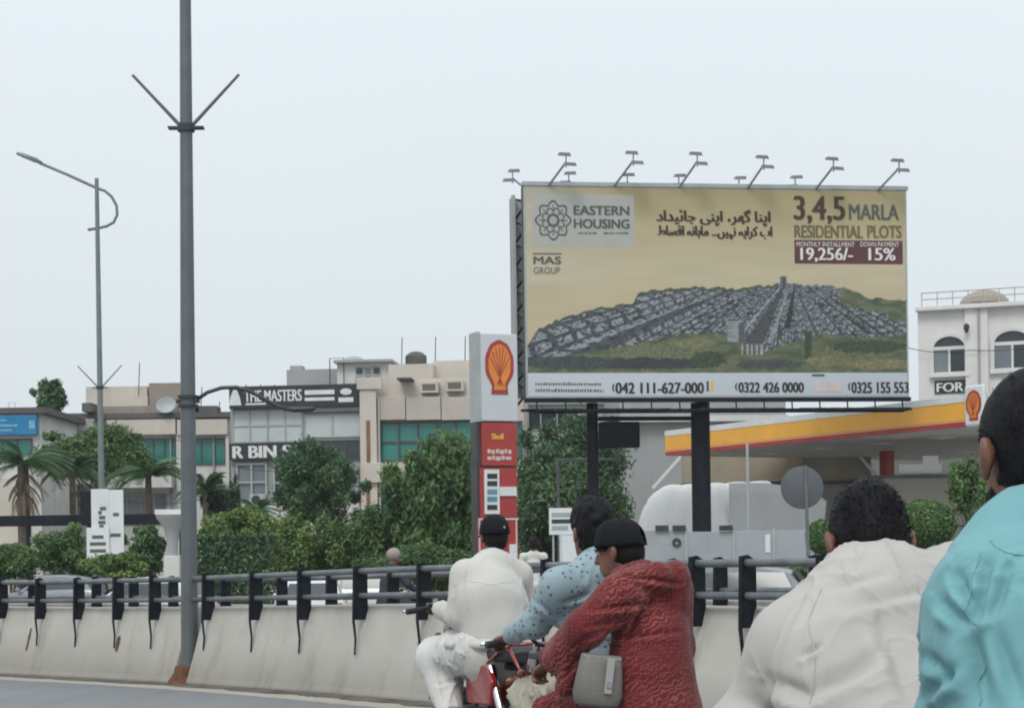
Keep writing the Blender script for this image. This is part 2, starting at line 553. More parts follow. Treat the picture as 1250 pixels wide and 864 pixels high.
def concrete(name, col, dirt=0.5, splash=False):
    m, n, l, b = new_mat(name)
    geo = n.new("ShaderNodeNewGeometry")
    def noise(sc, det, vec=None, rough=.6):
        q = n.new("ShaderNodeTexNoise"); q.inputs["Scale"].default_value = sc; q.inputs["Detail"].default_value = det; q.inputs["Roughness"].default_value = rough
        l.new(vec or geo.outputs["Position"], q.inputs["Vector"]); return q
    mp = n.new("ShaderNodeMapping"); mp.inputs["Scale"].default_value = (2.6, 2.6, 0.35); l.new(geo.outputs["Position"], mp.inputs[0])
    n1 = noise(1.6, 8); n2 = noise(1.0, 7, mp.outputs[0]); n3 = noise(45, 3)
    mx = n.new("ShaderNodeMix"); mx.data_type = 'RGBA'
    mx.inputs[6].default_value = tuple(c * 0.72 for c in col) + (1,); mx.inputs[7].default_value = tuple(c * 1.18 for c in col) + (1,)
    l.new(n1.outputs[0], mx.inputs[0])
    r = n.new("ShaderNodeMapRange"); r.inputs[1].default_value = .54; r.inputs[2].default_value = .80; r.inputs[4].default_value = dirt; l.new(n2.outputs[0], r.inputs[0])
    m2 = n.new("ShaderNodeMix"); m2.data_type = 'RGBA'; l.new(r.outputs[0], m2.inputs[0]); l.new(mx.outputs[2], m2.inputs[6]); m2.inputs[7].default_value = (0.20, 0.185, 0.16, 1)
    last = m2.outputs[2]
    if splash:      # road splash and rubber scuffs along the foot of the wall
        sp = n.new("ShaderNodeSeparateXYZ"); l.new(geo.outputs["Position"], sp.inputs[0])
        n6 = noise(3.2, 8, rough=.7)
        ad = n.new("ShaderNodeMath"); ad.operation = 'MULTIPLY_ADD'; ad.inputs[1].default_value = -.55; l.new(n6.outputs[0], ad.inputs[0]); l.new(sp.outputs[2], ad.inputs[2])
        r6 = n.new("ShaderNodeMapRange"); r6.inputs[1].default_value = .16; r6.inputs[2].default_value = -.28; r6.inputs[4].default_value = .5; l.new(ad.outputs[0], r6.inputs[0])
        m6 = n.new("ShaderNodeMix"); m6.data_type = 'RGBA'; l.new(r6.outputs[0], m6.inputs[0]); l.new(last, m6.inputs[6]); m6.inputs[7].default_value = (.17, .155, .13, 1)
        last = m6.outputs[2]
    l.new(last, b.inputs["Base Color"]); b.inputs["Roughness"].default_value = 0.9; b.inputs["Specular IOR Level"].default_value = 0.25
    bp_ = n.new("ShaderNodeBump"); bp_.inputs["Strength"].default_value = 0.25; bp_.inputs["Distance"].default_value = 0.01
    l.new(n3.outputs[0], bp_.inputs["Height"]); l.new(bp_.outputs[0], b.inputs["Normal"])
    return m
M_CONC = concrete("barrier_concrete", (0.465, 0.45, 0.41), 0.7, True)
M_KERB = concrete("kerb_concrete", (0.38, 0.355, 0.31), 0.5)
M_GRIME = mat("gutter_grime", (0.11, 0.098, 0.08), 0.95, 0.45, 4.0, bump=0.4, bscale=25)
M_RAIL = mat("galvanised_rail", (0.15, 0.165, 0.172), 0.5, 0.25, 5.0, metal=0.3, dirt=0.5, dirt_scale=3.0)
M_POST = mat("dark_post_paint", (0.012, 0.016, 0.023), 0.75, 0.3, 6.0, spec=.2, dirt=0.25, dirt_col=(0.05, 0.042, 0.035), dirt_scale=6)
M_DARKM = mat("bolt_metal", (.05, .045, .04), .7, .3)
M_RUST = mat("rust", (0.13, 0.06, 0.03), 0.9, 0.4, 12.0, bump=0.5, bscale=60)

POST_PX = [-52, 3, 50, 96, 144, 189, 253, 312, 371, 440, 516, 592, 668, 760, 851, 911, 1008, 1110, 1230]
WALL = [(.37, 0.0), (.365, .05), (.345, .10), (.262, .38), (.125, .86), (.105, .88), (-.105, .88), (-.125, .86), (-.262, .38), (-.345, .10), (-.365, .05), (-.37, 0.0)]

def make_barrier(path, f0, f1, label, posts, name="concrete_barrier", rail_over=(0.0, 0.0)):
    base = bpf(path, (f0 + f1) / 2, 0, 0)
    root = empty(name, base)
    inv = Matrix.Translation(-base)
    ids = [f0] + [i for i in range(int(f0) + 1, int(math.ceil(f1)))] + [f1]
    rings = [[inv @ bpf(path, f, n + (0.006 * math.sin(f * 5.1) if z > .2 else 0), z - (0.03 if z == 0 else 0)) for n, z in WALL] for f in ids]
    MB().loft(rings).build("wall", M_CONC, root, bevel=0.012)
    for z, r in ((1.20, .031), (.965, .029)):
        pts = [inv @ bpf(path, max(0, min(len(path) - 1.001, f)), .20, z) for f in [f0 - rail_over[0]] + ids[1:-1] + [f1 + rail_over[1]]]
        MB().tube(pts, r, 10).build("rail", M_RAIL, root, sm=40)
    for px in posts:
        f = at_px(path, px, 1.2, .2)
        if f is None or f < f0 or f > f1: continue
        d, nn = path_frame(path, int(f)); d = Vector((d.x, d.y, 0)); nn = Vector((nn.x, nn.y, 0))
        o = inv @ bpf(path, f, 0, 0.9) - Vector((0, 0, .9))
        def q(n, z, a=0): return o + nn * n + d * a + Vector((0, 0, z))
        mb = MB()
        jt = random.uniform(-.012, .012)
        # web plate, with a rounded top corner
        poly = [(.12, .76), (.12, 1.17), (.15, 1.235), (.20, 1.26), (.262, 1.25), (.27, .735), (.14, .735)]
        vs = [q(n + jt, z, -.006) for n, z in poly] + [q(n + jt, z, .006) for n, z in poly]
        k = len(poly)
        mb.add(vs, [tuple(range(k)), tuple(reversed(range(k, 2 * k)))] + [(i, k + i, k + (i + 1) % k, (i + 1) % k) for i in range(k)])
        # front flange, bent along the wall face
        fl = [(.266, 1.25, .018), (.282, .74, .017), (.262, .55, .012), (.275, .40, .007)]
        for a, b in zip(fl[:-1], fl[1:]):
            mb.add([q(a[0] + jt, a[1], -a[2]), q(a[0] + jt, a[1], a[2]), q(b[0] + jt, b[1], b[2]), q(b[0] + jt, b[1], -b[2]),
                    q(a[0] + jt - .012, a[1], -a[2]), q(a[0] + jt - .012, a[1], a[2]), q(b[0] + jt - .012, b[1], b[2]), q(b[0] + jt - .012, b[1], -b[2])],
                   [(0, 1, 2, 3), (7, 6, 5, 4), (0, 4, 5, 1), (1, 5, 6, 2), (2, 6, 7, 3), (3, 7, 4, 0)])
        po = mb.build("post", M_POST, root)
        for z in (.56, .66):
            MB().ball(q(.279 - (.74 - z) * .09 + jt, z, 0), .009, 6).build("bolt", M_DARKM, po)
    return root

F_POLE = at_px(BPATH, 243, 0.3, 0.1)
b1 = make_barrier(BPATH, 0.0, F_POLE - 0.55, 0, [p for p in POST_PX if p < 215], rail_over=(0, 1.15))
tag(b1, "stretch of pale concrete barrier with steel railing left of the tall grey lamp pole", "barrier", "median barriers")
b2 = make_barrier(BPATH, F_POLE + 0.6, len(BPATH) - 1.01, 0, [p for p in POST_PX if p > 215])
tag(b2, "long pale concrete barrier with steel railing running right from the tall lamp pole behind riders", "barrier", "median barriers")
# rust stains left by failed posts on the wall
def stain(px, w_, z0, z1, mt, par):
    f = at_px(BPATH, px, .6, .13)
    d, nn = path_frame(BPATH, int(f)); d = Vector((d.x, d.y, 0)); nn = Vector((nn.x, nn.y, 0))
    o = bpf(BPATH, f, 0, 0.9) - Vector((0, 0, .9)) - par.location
    prof = lambda z: .262 - (z - .38) / .48 * .137 + .004 if z > .38 else .345 - (z - .1) / .28 * .083 + .004
    vs = []
    zs = [z0 + (z1 - z0) * k / 5 for k in range(6)]
    for k, z in enumerate(zs):
        ww = w_ * (.45 + .55 * math.sin(PI * (k + .6) / 6)) * random.uniform(.8, 1.2)
        vs += [o + nn * (prof(z) + .004) + d * (-ww / 2) + Vector((0, 0, z)), o + nn * (prof(z) + .004) + d * (ww / 2) + Vector((0, 0, z))]
    MB().add(vs, [(2 * k, 2 * k + 1, 2 * k + 3, 2 * k + 2) for k in range(5)]).build("rust_stain", mt, par)
stain(44, .05, .34, .62, M_RUST, b1); stain(154, .08, .36, .54, M_RUST, b1)

# kerb and gutter along the near side of the barrier
def ribbon(name, n0, n1, z0, z1, mt, f0=0, f1=None, jitter=0.0):
    """stepped strip following the barrier: road-side edge n1, wall-side edge n0"""
    f1 = f1 or len(BPATH) - 1
    rings = []
    for i in range(f0, f1 + 1):
        j = jitter * (vnoise(np.array([[i * .9, 3.3, n1 * 7]]))[0] - .5)
        rings.append([bp(BPATH, i, n0, z1, True), bp(BPATH, i, n1 + j, z1 - .005, True), bp(BPATH, i, n1 + j + .015, z0, True), bp(BPATH, i, n0, z0, True)])
    return structure(MB().loft(rings).build(name, mt, None))
ribbon("gutter", .36, .60, -.02, .034, M_GRIME, jitter=.16)
ribbon("kerb", .56, .84, -.02, .020, M_KERB, jitter=.06)
# worn lane dashes
def dash(nc, i0, i1, wd=.1):
    vs = []
    for i in range(i0, i1 + 1):
        for s_ in (-1, 1): vs.append(bp(BPATH, i, nc + s_ * wd / 2, .005, True))
    return structure(MB().add(vs, [(2 * k, 2 * k + 1, 2 * k + 3, 2 * k + 2) for k in range(i1 - i0)]).build("lane_marking", M_LINE))
for i0 in range(4, 100, 9): dash(1.42, i0, min(i0 + 5, len(BPATH) - 1), .12)

# second barrier of the median, a few steps behind
BACK = [Vector((p.x + 1.35, p.y + 1.05)) for p in BPATH]
b3 = make_barrier(BACK, 0.0, len(BACK) - 1.01, 0, [-10, 40, 118, 163, 211, 276, 345, 405, 480, 560, 640, 730, 822, 880, 996, 1090])
tag(b3, "second concrete barrier with railing seen through the gaps of the nearer one", "barrier", "median barriers")

# pale concrete station forecourt, added to bounce light up to the canopy ceiling
M_FORE = concrete("forecourt_concrete", (.36, .35, .33), .5)
structure(MB().add([(1.5, 44, GZ + .004), (60, 44, GZ + .004), (60, 110, GZ + .004), (1.5, 110, GZ + .004)], [(0, 1, 2, 3)]).build("forecourt", M_FORE))
# ------------------------------------------------------------------ street lamps
M_POLE = mat("pole_grey_paint", (0.12, 0.138, 0.146), 0.5, 0.12, 4.0, metal=0.2, dirt=0.3, dirt_col=(.09, .085, .08), dirt_scale=2, streak=.3)
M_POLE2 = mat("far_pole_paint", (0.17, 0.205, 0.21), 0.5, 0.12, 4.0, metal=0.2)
M_DARKMETAL = mat("dark_metal", (0.05, 0.055, 0.06), 0.5, 0.2, 5.0, metal=0.4)
M_LAMPGLASS = mat("lamp_glass", (0.6, 0.62, 0.6), 0.2, 0.05)

def street_lamp(loc, label, paint, r0=.105, r1=.06, h=11.8, lower_arm=False):
    root = empty("street_lamp", loc)
    tag(root, label, "street lamp", "street lamps with V shaped flag arms")
    k = 10
    MB().tube([(0, 0, h * i / k) for i in range(k + 1)], [r0 + (r1 - r0) * i / k for i in range(k + 1)], 16).build("pole", paint, root, sm=40)
    MB().box(-.2, .2, -.2, .2, 0.0, .03).build("base_plate", M_DARKMETAL, root, bevel=.004)
    zc = 6.30 if lower_arm else 6.62
    MB().tube([(0, 0, zc - .04), (0, 0, zc + .04)], r0 * .78 + .02, 16).box(-.20, .20, -.05, .05, zc - .012, zc + .012).build("collar", M_DARKMETAL, root)
    for s in (-1, 1):
        MB().tube([(s * .07, 0, zc + .03), (s * .60, 0, zc + .60)], [.022, .016], 8).build("flag_arm", paint, root, sm=40)
    # lamp arm: straight boom to the left, its tail curling down behind the pole
    pts = [(-1.55, 0, h + .45), (-.8, 0, h + .12), (0, 0, h - .26)]
    curl = [(.22, 0, h - .34), (.40, 0, h - .50), (.53, 0, h - .75), (.54, 0, h - 1.0), (.44, 0, h - 1.2), (.25, 0, h - 1.30), (0, 0, h - 1.35), (-.26, 0, h - 1.39)]
    MB().tube(pts + curl, .04, 8).build("lamp_arm", paint, root, sm=True)
    hd = MB()
    m = Matrix.Translation((-1.82, 0, h + .57)) @ Matrix.Rotation(math.radians(23), 4, 'Y')
    ring = lambda x, w_, t: [m @ Vector((x, -w_, 0)), m @ Vector((x, -w_ * .7, t)), m @ Vector((x, w_ * .7, t)), m @ Vector((x, w_, 0)), m @ Vector((x, w_ * .8, -.03)), m @ Vector((x, -w_ * .8, -.03))]
    hd.loft([ring(.36, .05, .05), ring(.2, .11, .08), ring(-.2, .12, .07), ring(-.36, .08, .035)])
    lh = hd.build("lamp_head", paint, root, sm=50)
    MB().box(-.22, .14, -.08, .08, -.045, -.032, m).build("lens", M_LAMPGLASS, lh)
    if lower_arm:
        zl = 3.22
        c2 = MB()
        for dz in (-.05, .05): c2.tube([(0, 0, zl + dz - .016), (0, 0, zl + dz + .016)], r0 + .018, 16)
        c2.box(-.13, .13, -.03, .03, zl - .02, zl + .02)
        c2.build("clamp", M_DARKMETAL, root)
        pr = [(.1, 0, zl + .02), (.22, 0, zl + .10), (.38, 0, zl + .15), (.55, 0, zl + .155), (.72, 0, zl + .10), (.90, 0, zl + .0), (1.03, 0, zl - .07), (1.12, 0, zl - .09)]
        MB().tube(pr, .022, 10).build("side_arm", M_DARKMETAL, root, sm=True)
        MB().tube([(1.08, 0, zl - .09), (1.2, 0, zl - .10), (1.40, 0, zl - .095), (1.44, 0, zl - .09)], [.02, .032, .03, .012], 10).build("side_lamp", M_DARKMETAL, root, sm=True)
    return root
fp = bpf(BPATH, F_POLE, 0.22, 0.0)
near_lamp = street_lamp((fp.x, fp.y, fp.z - .02), "tall grey lamp pole standing in the gap of the concrete barrier, nearest pole", M_POLE, lower_arm=True, r0=.10, r1=.045)
near_lamp.rotation_euler = (0, math.radians(.42), 0)
fl = P(126, 720, 49)
far_lamp = street_lamp((fl.x, 49, ground_z(49)), "slender lamp post with curled arm beyond the barrier, left of the tall pole", M_POLE2, r0=.10, r1=.055, h=12.3)
far_lamp.rotation_euler = (0, math.radians(-.1), 0)
# rusty foot of the near pole
MB().lathe([(.24, 0), (.20, .05), (.125, .16), (.103, .24)], 16, Matrix.Translation((-.05, -.06, 0))).build("rusty_foot", M_RUST, near_lamp, sm=40)

# ================================================================== VEGETATION
M_BARK = mat("bark", (0.12, 0.09, 0.065), 0.95, 0.3, 9.0, bump=0.6, bscale=30)
M_PALMBARK = mat("palm_bark", (0.105, 0.085, 0.068), 0.95, 0.35, 7.0, bump=0.7, bscale=22)
L_DARK = leaf_mat("leaves_dark", (0.036, 0.092, 0.046), (0.14, 0.24, 0.11))
L_MID = leaf_mat("leaves_mid", (0.048, 0.118, 0.042), (0.20, 0.31, 0.115))
L_LIGHT = leaf_mat("leaves_light", (0.07, 0.145, 0.04), (0.25, 0.34, 0.11))
L_BLUE = leaf_mat("leaves_bluish", (0.022, 0.05, 0.035), (0.07, 0.115, 0.075))
L_DRY = leaf_mat("leaves_dry", (0.10, 0.075, 0.055), (0.22, 0.17, 0.125), 0.1)

def leaf_mesh(name, C, N, L, W, clump=None):
    """C centres, N facing normals, L long axes (unit); folded rhombic leaves"""
    n = len(C)
    L = L / (np.linalg.norm(L, axis=1, keepdims=True) + 1e-9)
    S = np.cross(N, L); S /= (np.linalg.norm(S, axis=1, keepdims=True) + 1e-9)
    N2 = np.cross(L, S)
    ln = (rng.random(n) * .6 + .7)[:, None]
    V = np.empty((n, 4, 3), dtype=np.float32)
    V[:, 0] = C - L * ln * W[0]; V[:, 2] = C + L * ln * W[0] - N2 * W[0] * .25
    V[:, 1] = C + S * ln * W[1] + N2 * W[1] * .3; V[:, 3] = C - S * ln * W[1] + N2 * W[1] * .3
    F = np.arange(n * 4, dtype=np.int32).reshape(n, 4)
    t0 = rng.random(n) ** 1.3
    if clump is not None:      # young and old growth differ from clump to clump
        t0 = .5 * t0 + .5 * (rng.random(clump.max() + 1) ** 1.2)[clump]
    t = np.repeat(t0, 4)[:, None]
    return np_mesh(name, V.reshape(-1, 3), F, np.hstack([t, t, t]))

def clump_points(clumps, n, shell=.45):
    """random leaf positions and outward directions over a list of (centre, radii)"""
    w_ = np.array([max(1e-3, (r[0] * r[1] * r[2])) ** .67 for c, r in clumps]); w_ /= w_.sum()
    k = rng.choice(len(clumps), size=n, p=w_)
    D = rng.normal(size=(n, 3)); D /= np.linalg.norm(D, axis=1, keepdims=True)
    rad = (shell + (1 - shell) * rng.random(n)) * (1 + .22 * rng.normal(size=n).clip(-1.5, 1.8))
    Cc = np.array([tuple(c) for c, r in clumps]); R = np.array([tuple(r) for c, r in clumps])
    global CLUMP
    CLUMP = k
    return Cc[k] + D * R[k] * rad[:, None], D
CLUMP = None

def foliage(name, clumps, n, mt, parent, size=(.11, .05), shell=.45, droop=.3):
    n = int(n * 1.6); size = (size[0] * .8, size[1] * .8)
    C, D = clump_points(clumps, n, shell)
    N = D * .7 + np.array([0, 0, .5]) + rng.normal(size=(n, 3)) * .45
    L = rng.normal(size=(n, 3)) + D * .5 - np.array([0, 0, droop * 2])
    return put(name, leaf_mesh(name, C, N, L, size, CLUMP), mt, parent)

def crown_clumps(c, r, k, cr=.34, flat=1.0):
    """k overlapping clumps filling an ellipsoid of radii r"""
    o = []
    for i in range(k):
        a = i * 2.39996; zz = 1 - 2 * (i + .5) / k
        q = math.sqrt(1 - zz * zz); j = random.uniform(.45, .82)
        s = random.uniform(.65, 1.3) * cr
        if random.random() < .28: j = random.uniform(.86, 1.04); s = cr * random.uniform(.4, .65)
        o.append((Vector((c[0] + r[0] * q * math.cos(a) * j, c[1] + r[1] * q * math.sin(a) * j, c[2] + r[2] * zz * j)),
                  (r[0] * s, r[1] * s, r[2] * s * flat)))
    o.append((Vector(c), (r[0] * .55, r[1] * .55, r[2] * .55)))
    return o

def tree(name, label, cat, px, pyc, Y, rx, rz, mt, n=9000, k=16, size=(.11, .05), trunk_r=.12, group=None, cr=.34, droop=.3, base=None, ry=None, lean=0.0):
    """crown centred on the photo point (px,pyc) at distance Y, half-sizes rx, rz in photo pixels"""
    s = FPX / Y
    c = P(px, pyc, Y); gz = ground_z(Y) if base is None else base
    root = empty(name, (c.x + lean, Y, gz)); tag(root, label, cat, group)
    lc = Vector((-lean, 0, c.z - gz)); RX, RZ = rx / s, rz / s; RY = ry or (RX + RZ) * .5
    cl = crown_clumps(lc, (RX, RY, RZ), k, cr)
    tb = MB()
    top = lc + Vector((0, 0, RZ * .1))
    kn = [Vector((0, 0, -.05)), Vector((lean * -.2 + .04, .03, lc.z * .35)), Vector((lean * -.6 - .03, -.02, lc.z * .7)), top]
    tb.tube(kn, [trunk_r * 1.25, trunk_r, trunk_r * .8, trunk_r * .4], 9)
    for i, (cc, rr) in enumerate(cl[:-1]):
        if i % 2 == 0:
            st = kn[2].lerp(top, random.uniform(0, .6)) if i % 4 else kn[1].lerp(kn[2], random.uniform(.5, 1))
            mid = st.lerp(cc, .5) + Vector((0, 0, -.12 * RZ))
            tb.tube([st, mid, cc], [trunk_r * .45, trunk_r * .28, trunk_r * .1], 6)
    tb.build("trunk", M_BARK, root, sm=True)
    foliage("crown", cl, n, mt, root, size, droop=droop)
    return root

def bush(name, label, px, pyc, Y, rx, rz, mt, n=5000, k=10, size=(.07, .035), group=None, cr=.4, trim=False, base=None):
    s = FPX / Y; c = P(px, pyc, Y); gz = ground_z(Y) if base is None else base
    root = empty(name, (c.x, Y, gz)); tag(root, label, "shrub" if name != "hedge" else "hedge", group)
    lc = Vector((0, 0, c.z - gz)); R = (rx / s, (rx + rz) / 2 / s, rz / s)
    if trim: cl = [(lc, R)]
    else: cl = crown_clumps(lc, R, k, cr)
    sb = MB()
    for i in range(5):
        a = i * 1.3
        sb.tube([(.05 * math.cos(a), .05 * math.sin(a), -.05), (R[0] * .3 * math.cos(a), R[1] * .3 * math.sin(a), lc.z * .5), (R[0] * .5 * math.cos(a), R[1] * .5 * math.sin(a), lc.z + R[2] * .3)], [.04, .03, .012], 6)
    sb.build("stem", M_BARK, root, sm=True)
    if trim:
        n = int(n * 1.5)
        D = rng.normal(size=(n, 3)); D /= np.linalg.norm(D, axis=1, keepdims=True)
        C = np.array(lc) + D * np.array(R) * (.93 + .035 * rng.normal(size=(n, 1)).clip(-3, 2) + .06 * (vnoise(D * 3 + 5)[:, None] - .5))
        put("crown", leaf_mesh("crown", C, D + rng.normal(size=(n, 3)) * .35, rng.normal(size=(n, 3)) + D * .3, size), mt, root)
    else:
        foliage("crown", cl, n, mt, root, size, shell=.5)
    return root

# trees by the buildings and the station
tree("leafy_tree", "large bright green bushy tree left of the red and white totem sign", "tree", 538, 618, 62, 80, 98, L_MID, 22000, 34, (.17, .06), .14, "roadside trees", .27, .7)
tree("leafy_tree", "dense dark green tree between the totem sign and the left billboard column", "tree", 692, 604, 72, 84, 108, L_DARK, 20000, 34, (.15, .06), .16, "roadside trees", .27)
tree("round_tree", "rounded dark tree in front of the glass fronted shop building", "tree", 389, 592, 78, 64, 60, L_DARK, 14000, 26, (.13, .055), .13, "roadside trees", .28)
tree("spreading_tree", "low spreading tree over the pale building behind the slender lamp post", "tree", 118, 553, 82, 76, 37, L_MID, 11000, 24, (.14, .06), .13, "roadside trees", .27)
tree("rooftop_tree", "small dark tree rising above the blue shop sign at the roofline", "tree", 62, 484, 96, 22, 22, L_DARK, 2600, 12, (.16, .07), .10, None, .36, base=6.0)
tree("sparse_tree", "thin leafy young tree beside the beige wall, by the man in teal", "tree", 1180, 598, 46, 30, 46, L_MID, 1300, 16, (.085, .045), .035, None, .26)
# conifers and shrubs
tree("conifer", "narrow dark conical conifer right of the tall lamp pole", "tree", 263, 622, 70, 16, 46, L_BLUE, 3500, 12, (.10, .03), .08, "conifers", .42, -.4)
tree("conifer", "second slim conifer, greyish, just left of the glass fronted building", "tree", 284, 618, 73, 9, 40, L_BLUE, 2400, 10, (.10, .03), .07, "conifers", .42, -.4)
HG = "shrubs behind the barrier"
bush("shrub", "light green loose shrub growing over the clipped hedge near the tall pole", 290, 650, 61, 50, 34, L_LIGHT, 7500, 20, (.10, .045), HG, .30)
bush("shrub", "yellowish green upright shrub below the rounded dark tree", 356, 676, 60, 36, 56, L_LIGHT, 7000, 20, (.10, .045), HG, .30)
bush("shrub", "mid green shrub with reddish gaps below the beige building's corner", 405, 676, 61, 40, 56, L_MID, 8000, 20, (.10, .045), HG, .30)
bush("shrub", "small mid green shrub between the hedge row and the large bushy tree", 450, 672, 63, 36, 60, L_MID, 7000, 20, (.10, .045), HG, .30)
bush("shrub", "low round light green shrub at the foot of the slender lamp post", 143, 692, 46, 43, 17, L_LIGHT, 4200, 12, (.075, .035), HG, .36)
bush("shrub", "dark green shrub left of the white pole banners", 80, 674, 60, 44, 38, L_MID, 6000, 18, (.09, .04), HG, .30)
bush("shrub", "green ground shrub at the left edge with yellow leaves above", 10, 686, 58, 46, 26, L_MID, 5000, 16, (.09, .04), HG, .30)
bush("shrub", "small yellow leaved shrub at the left edge behind the railing", 16, 668, 60, 17, 6, leaf_mat("leaves_yellow", (.28, .20, .05), (.45, .32, .08)), 700, 6, (.07, .035), HG, .36)
bush("shrub", "dark leafy shrub between white banners and white gate post", 178, 674, 58, 32, 38, L_DARK, 5000, 16, (.09, .04), HG, .30)
bush("clipped_bush", "round clipped green bush right of the dark haired man in white", 1128, 640, 40, 39, 31, L_MID, 6500, 1, (.042, .022), "clipped bushes", trim=True)
bush("clipped_bush", "round clipped green bush partly hidden left of the man in white, by the round sign", 1003, 655, 42, 19, 21, L_MID, 3200, 1, (.042, .022), "clipped bushes", trim=True)
bush("shrub", "low green shrub behind the railing under the round sign", 970, 700, 38, 36, 15, L_MID, 2600, 10, (.06, .03), HG, .4)
bush("shrub", "leafy undergrowth below the large bushy tree", 520, 690, 59, 80, 34, L_MID, 8000, 24, (.11, .045), HG, .28)
# clipped hedge: a box of leaves over stems
def hedge(label, x0, x1, yt, Y):
    a, b = P(x0, yt, Y), P(x1, yt, Y); gz = ground_z(Y)
    root = empty("hedge", ((a.x + b.x) / 2, Y, gz)); tag(root, label, "hedge")
    hw, h = (b.x - a.x) / 2, (a.z + b.z) / 2 - gz
    n = 9000
    C = rng.random((n, 3)) * np.array([2 * hw, 1.2, h]) - np.array([hw, .6, 0])
    side = rng.integers(0, 3, n)
    C[side == 0, 2] = h; C[side == 1, 1] = -.6
    C += rng.normal(size=(n, 3)) * .05
    N = np.where((side == 0)[:, None], np.array([0, 0, 1.]), np.array([0, -1., .3])) + rng.normal(size=(n, 3)) * .45
    put("crown", leaf_mesh("crown", C, N, rng.normal(size=(n, 3)), (.075, .04)), L_DARK, root)
    sb = MB()
    for i in range(9):
        x = -hw + (i + .5) * 2 * hw / 9
        sb.tube([(x, 0, -.05), (x + .05, 0, h * .8)], [.035, .015], 6)
    sb.build("stem", M_BARK, root)
hedge("dark clipped hedge behind the railing, right of the tall lamp pole", 242, 332, 656, 57)

# palms
def frond_mesh(name, length, droop, nl=20, wid=.27, fan=False):
    vs, fs = [], []
    pts = []
    for i in range(9):
        t = i / 8
        pts.append(Vector((length * (t * .96 - .12 * droop * t * t), 0, length * (.42 * t - droop * t * t * .75))))
    mb = MB(); mb.tube(pts, [.022 * (1 - .8 * i / 8) for i in range(9)], 4, cap=False)
    for i in range(nl):
        t = .14 + .86 * i / nl
        q = pts[min(7, int(t * 8))].lerp(pts[min(8, int(t * 8) + 1)], t * 8 - int(t * 8))
        l = length * wid * (1 - abs(t - .45) * 1.1)
        for s in (-1, 1):
            b_ = .026
            tip = q + Vector((l * .55, s * l * .75, -l * .45 - random.uniform(0, .05)))
            mb.add([q + Vector((-b_, 0, 0)), q + Vector((b_ * 1.6, 0, 0)), tip], [(0, 1, 2)])
    me = bpy.data.meshes.new(name); me.from_pydata(mb.v, [], mb.f)
    t = rng.random((len(mb.v), 1)) * .3 + random.uniform(0, .6)
    a = me.color_attributes.new("tint", 'FLOAT_COLOR', 'POINT')
    a.data.foreach_set("color", np.hstack([t, t, t, np.ones_like(t)]).astype(np.float32).ravel())
    return me
def palm(label, px, pyc, Y, length, nf, droop=.9, dry=0, trunk_r=.16, group="palm trees"):
    c = P(px, pyc, Y); gz = ground_z(Y)
    root = empty("palm_tree", (c.x, Y, gz)); tag(root, label, "palm", group)
    h = c.z - gz
    MB().tube([(0, 0, -.05), (.03, 0, h * .4), (0, .02, h * .8), (0, 0, h)], [trunk_r * 1.2, trunk_r, trunk_r * .95, trunk_r * .8], 10).build("trunk", M_PALMBARK, root, sm=True)
    ms = [frond_mesh("frond", length * random.uniform(.85, 1.1), droop * random.uniform(.6, 1.25)) for _ in range(5)]
    for i in range(nf):
        o = put("frond", ms[i % 5], L_DARK, root)
        el = math.radians(random.uniform(-5, 52))
        o.location = (0, 0, h - .05); o.rotation_euler = (random.uniform(-.2, .2), -el, i * 2.39996 + random.uniform(-.2, .2))
    md = [frond_mesh("dry_frond", length * random.uniform(.45, .85), random.uniform(.3, .9), 14, .16) for _ in range(5)]
    for i in range(dry):
        o = put("dry_frond", md[i % 5], L_DRY, root)
        o.location = (0, 0, h - .15 - random.uniform(0, .9)); o.rotation_euler = (random.uniform(-.5, .5), math.radians(random.uniform(30, 88)), i * 2.39996)
    return root
palm("palm tree with a skirt of brown dead fronds at the left edge", 28, 568, 66, 1.9, 34, 1.1, 24, .24)
palm("palm tree with arching fronds left of the white banners", 88, 572, 68, 1.5, 26, 1.2, 0, .13)
palm("palm tree with long drooping fronds just left of the tall lamp pole", 181, 582, 66, 1.75, 30, 1.2, 0, .14)
palm("small palm right of the tall lamp pole in front of the hedge", 312, 625, 68, 1.3, 20, 1.1, 0, .1)
palm("feathery low palm just right of the tall lamp pole beside the conifer", 250, 600, 69, 1.3, 20, 1.1, 0, .1)

# ================================================================== BUILDINGS
M_WHITEWALL = mat("white_plaster", (0.62, 0.62, 0.60), 0.9, 0.08, 0.6, bump=0.1, bscale=20, streak=0.45, dirt_col=(0.30, 0.28, 0.25), dirt_scale=.9)
M_CREAM = mat("cream_plaster", (0.56, 0.515, 0.455), 0.9, 0.10, 0.6, bump=0.1, bscale=20, streak=0.5, dirt_col=(0.25, 0.21, 0.17), dirt_scale=.8)
M_BEIGE = mat("beige_cladding", (0.48, 0.435, 0.385), 0.8, 0.10, 0.8, streak=0.4, dirt_col=(0.22, 0.18, 0.15), dirt_scale=.8)
M_GREYWALL = mat("grey_plaster", (0.33, 0.34, 0.34), 0.9, 0.10, 0.4, bump=0.1, bscale=15, streak=0.4, dirt_col=(0.2, 0.2, 0.19), dirt_scale=.6)
M_BROWNWALL = mat("brown_plaster", (0.31, 0.265, 0.225), 0.9, 0.12, 0.6, streak=0.4, dirt_scale=.8)
M_DARKROOF = mat("roof_dark", (0.10, 0.10, 0.10), 0.9, 0.25, 1.0, dirt=0.4, dirt_col=(0.2, .19, .17))
M_BLACK = mat("sign_black", (0.022, 0.026, 0.03), 0.45, 0.2, 2.0)
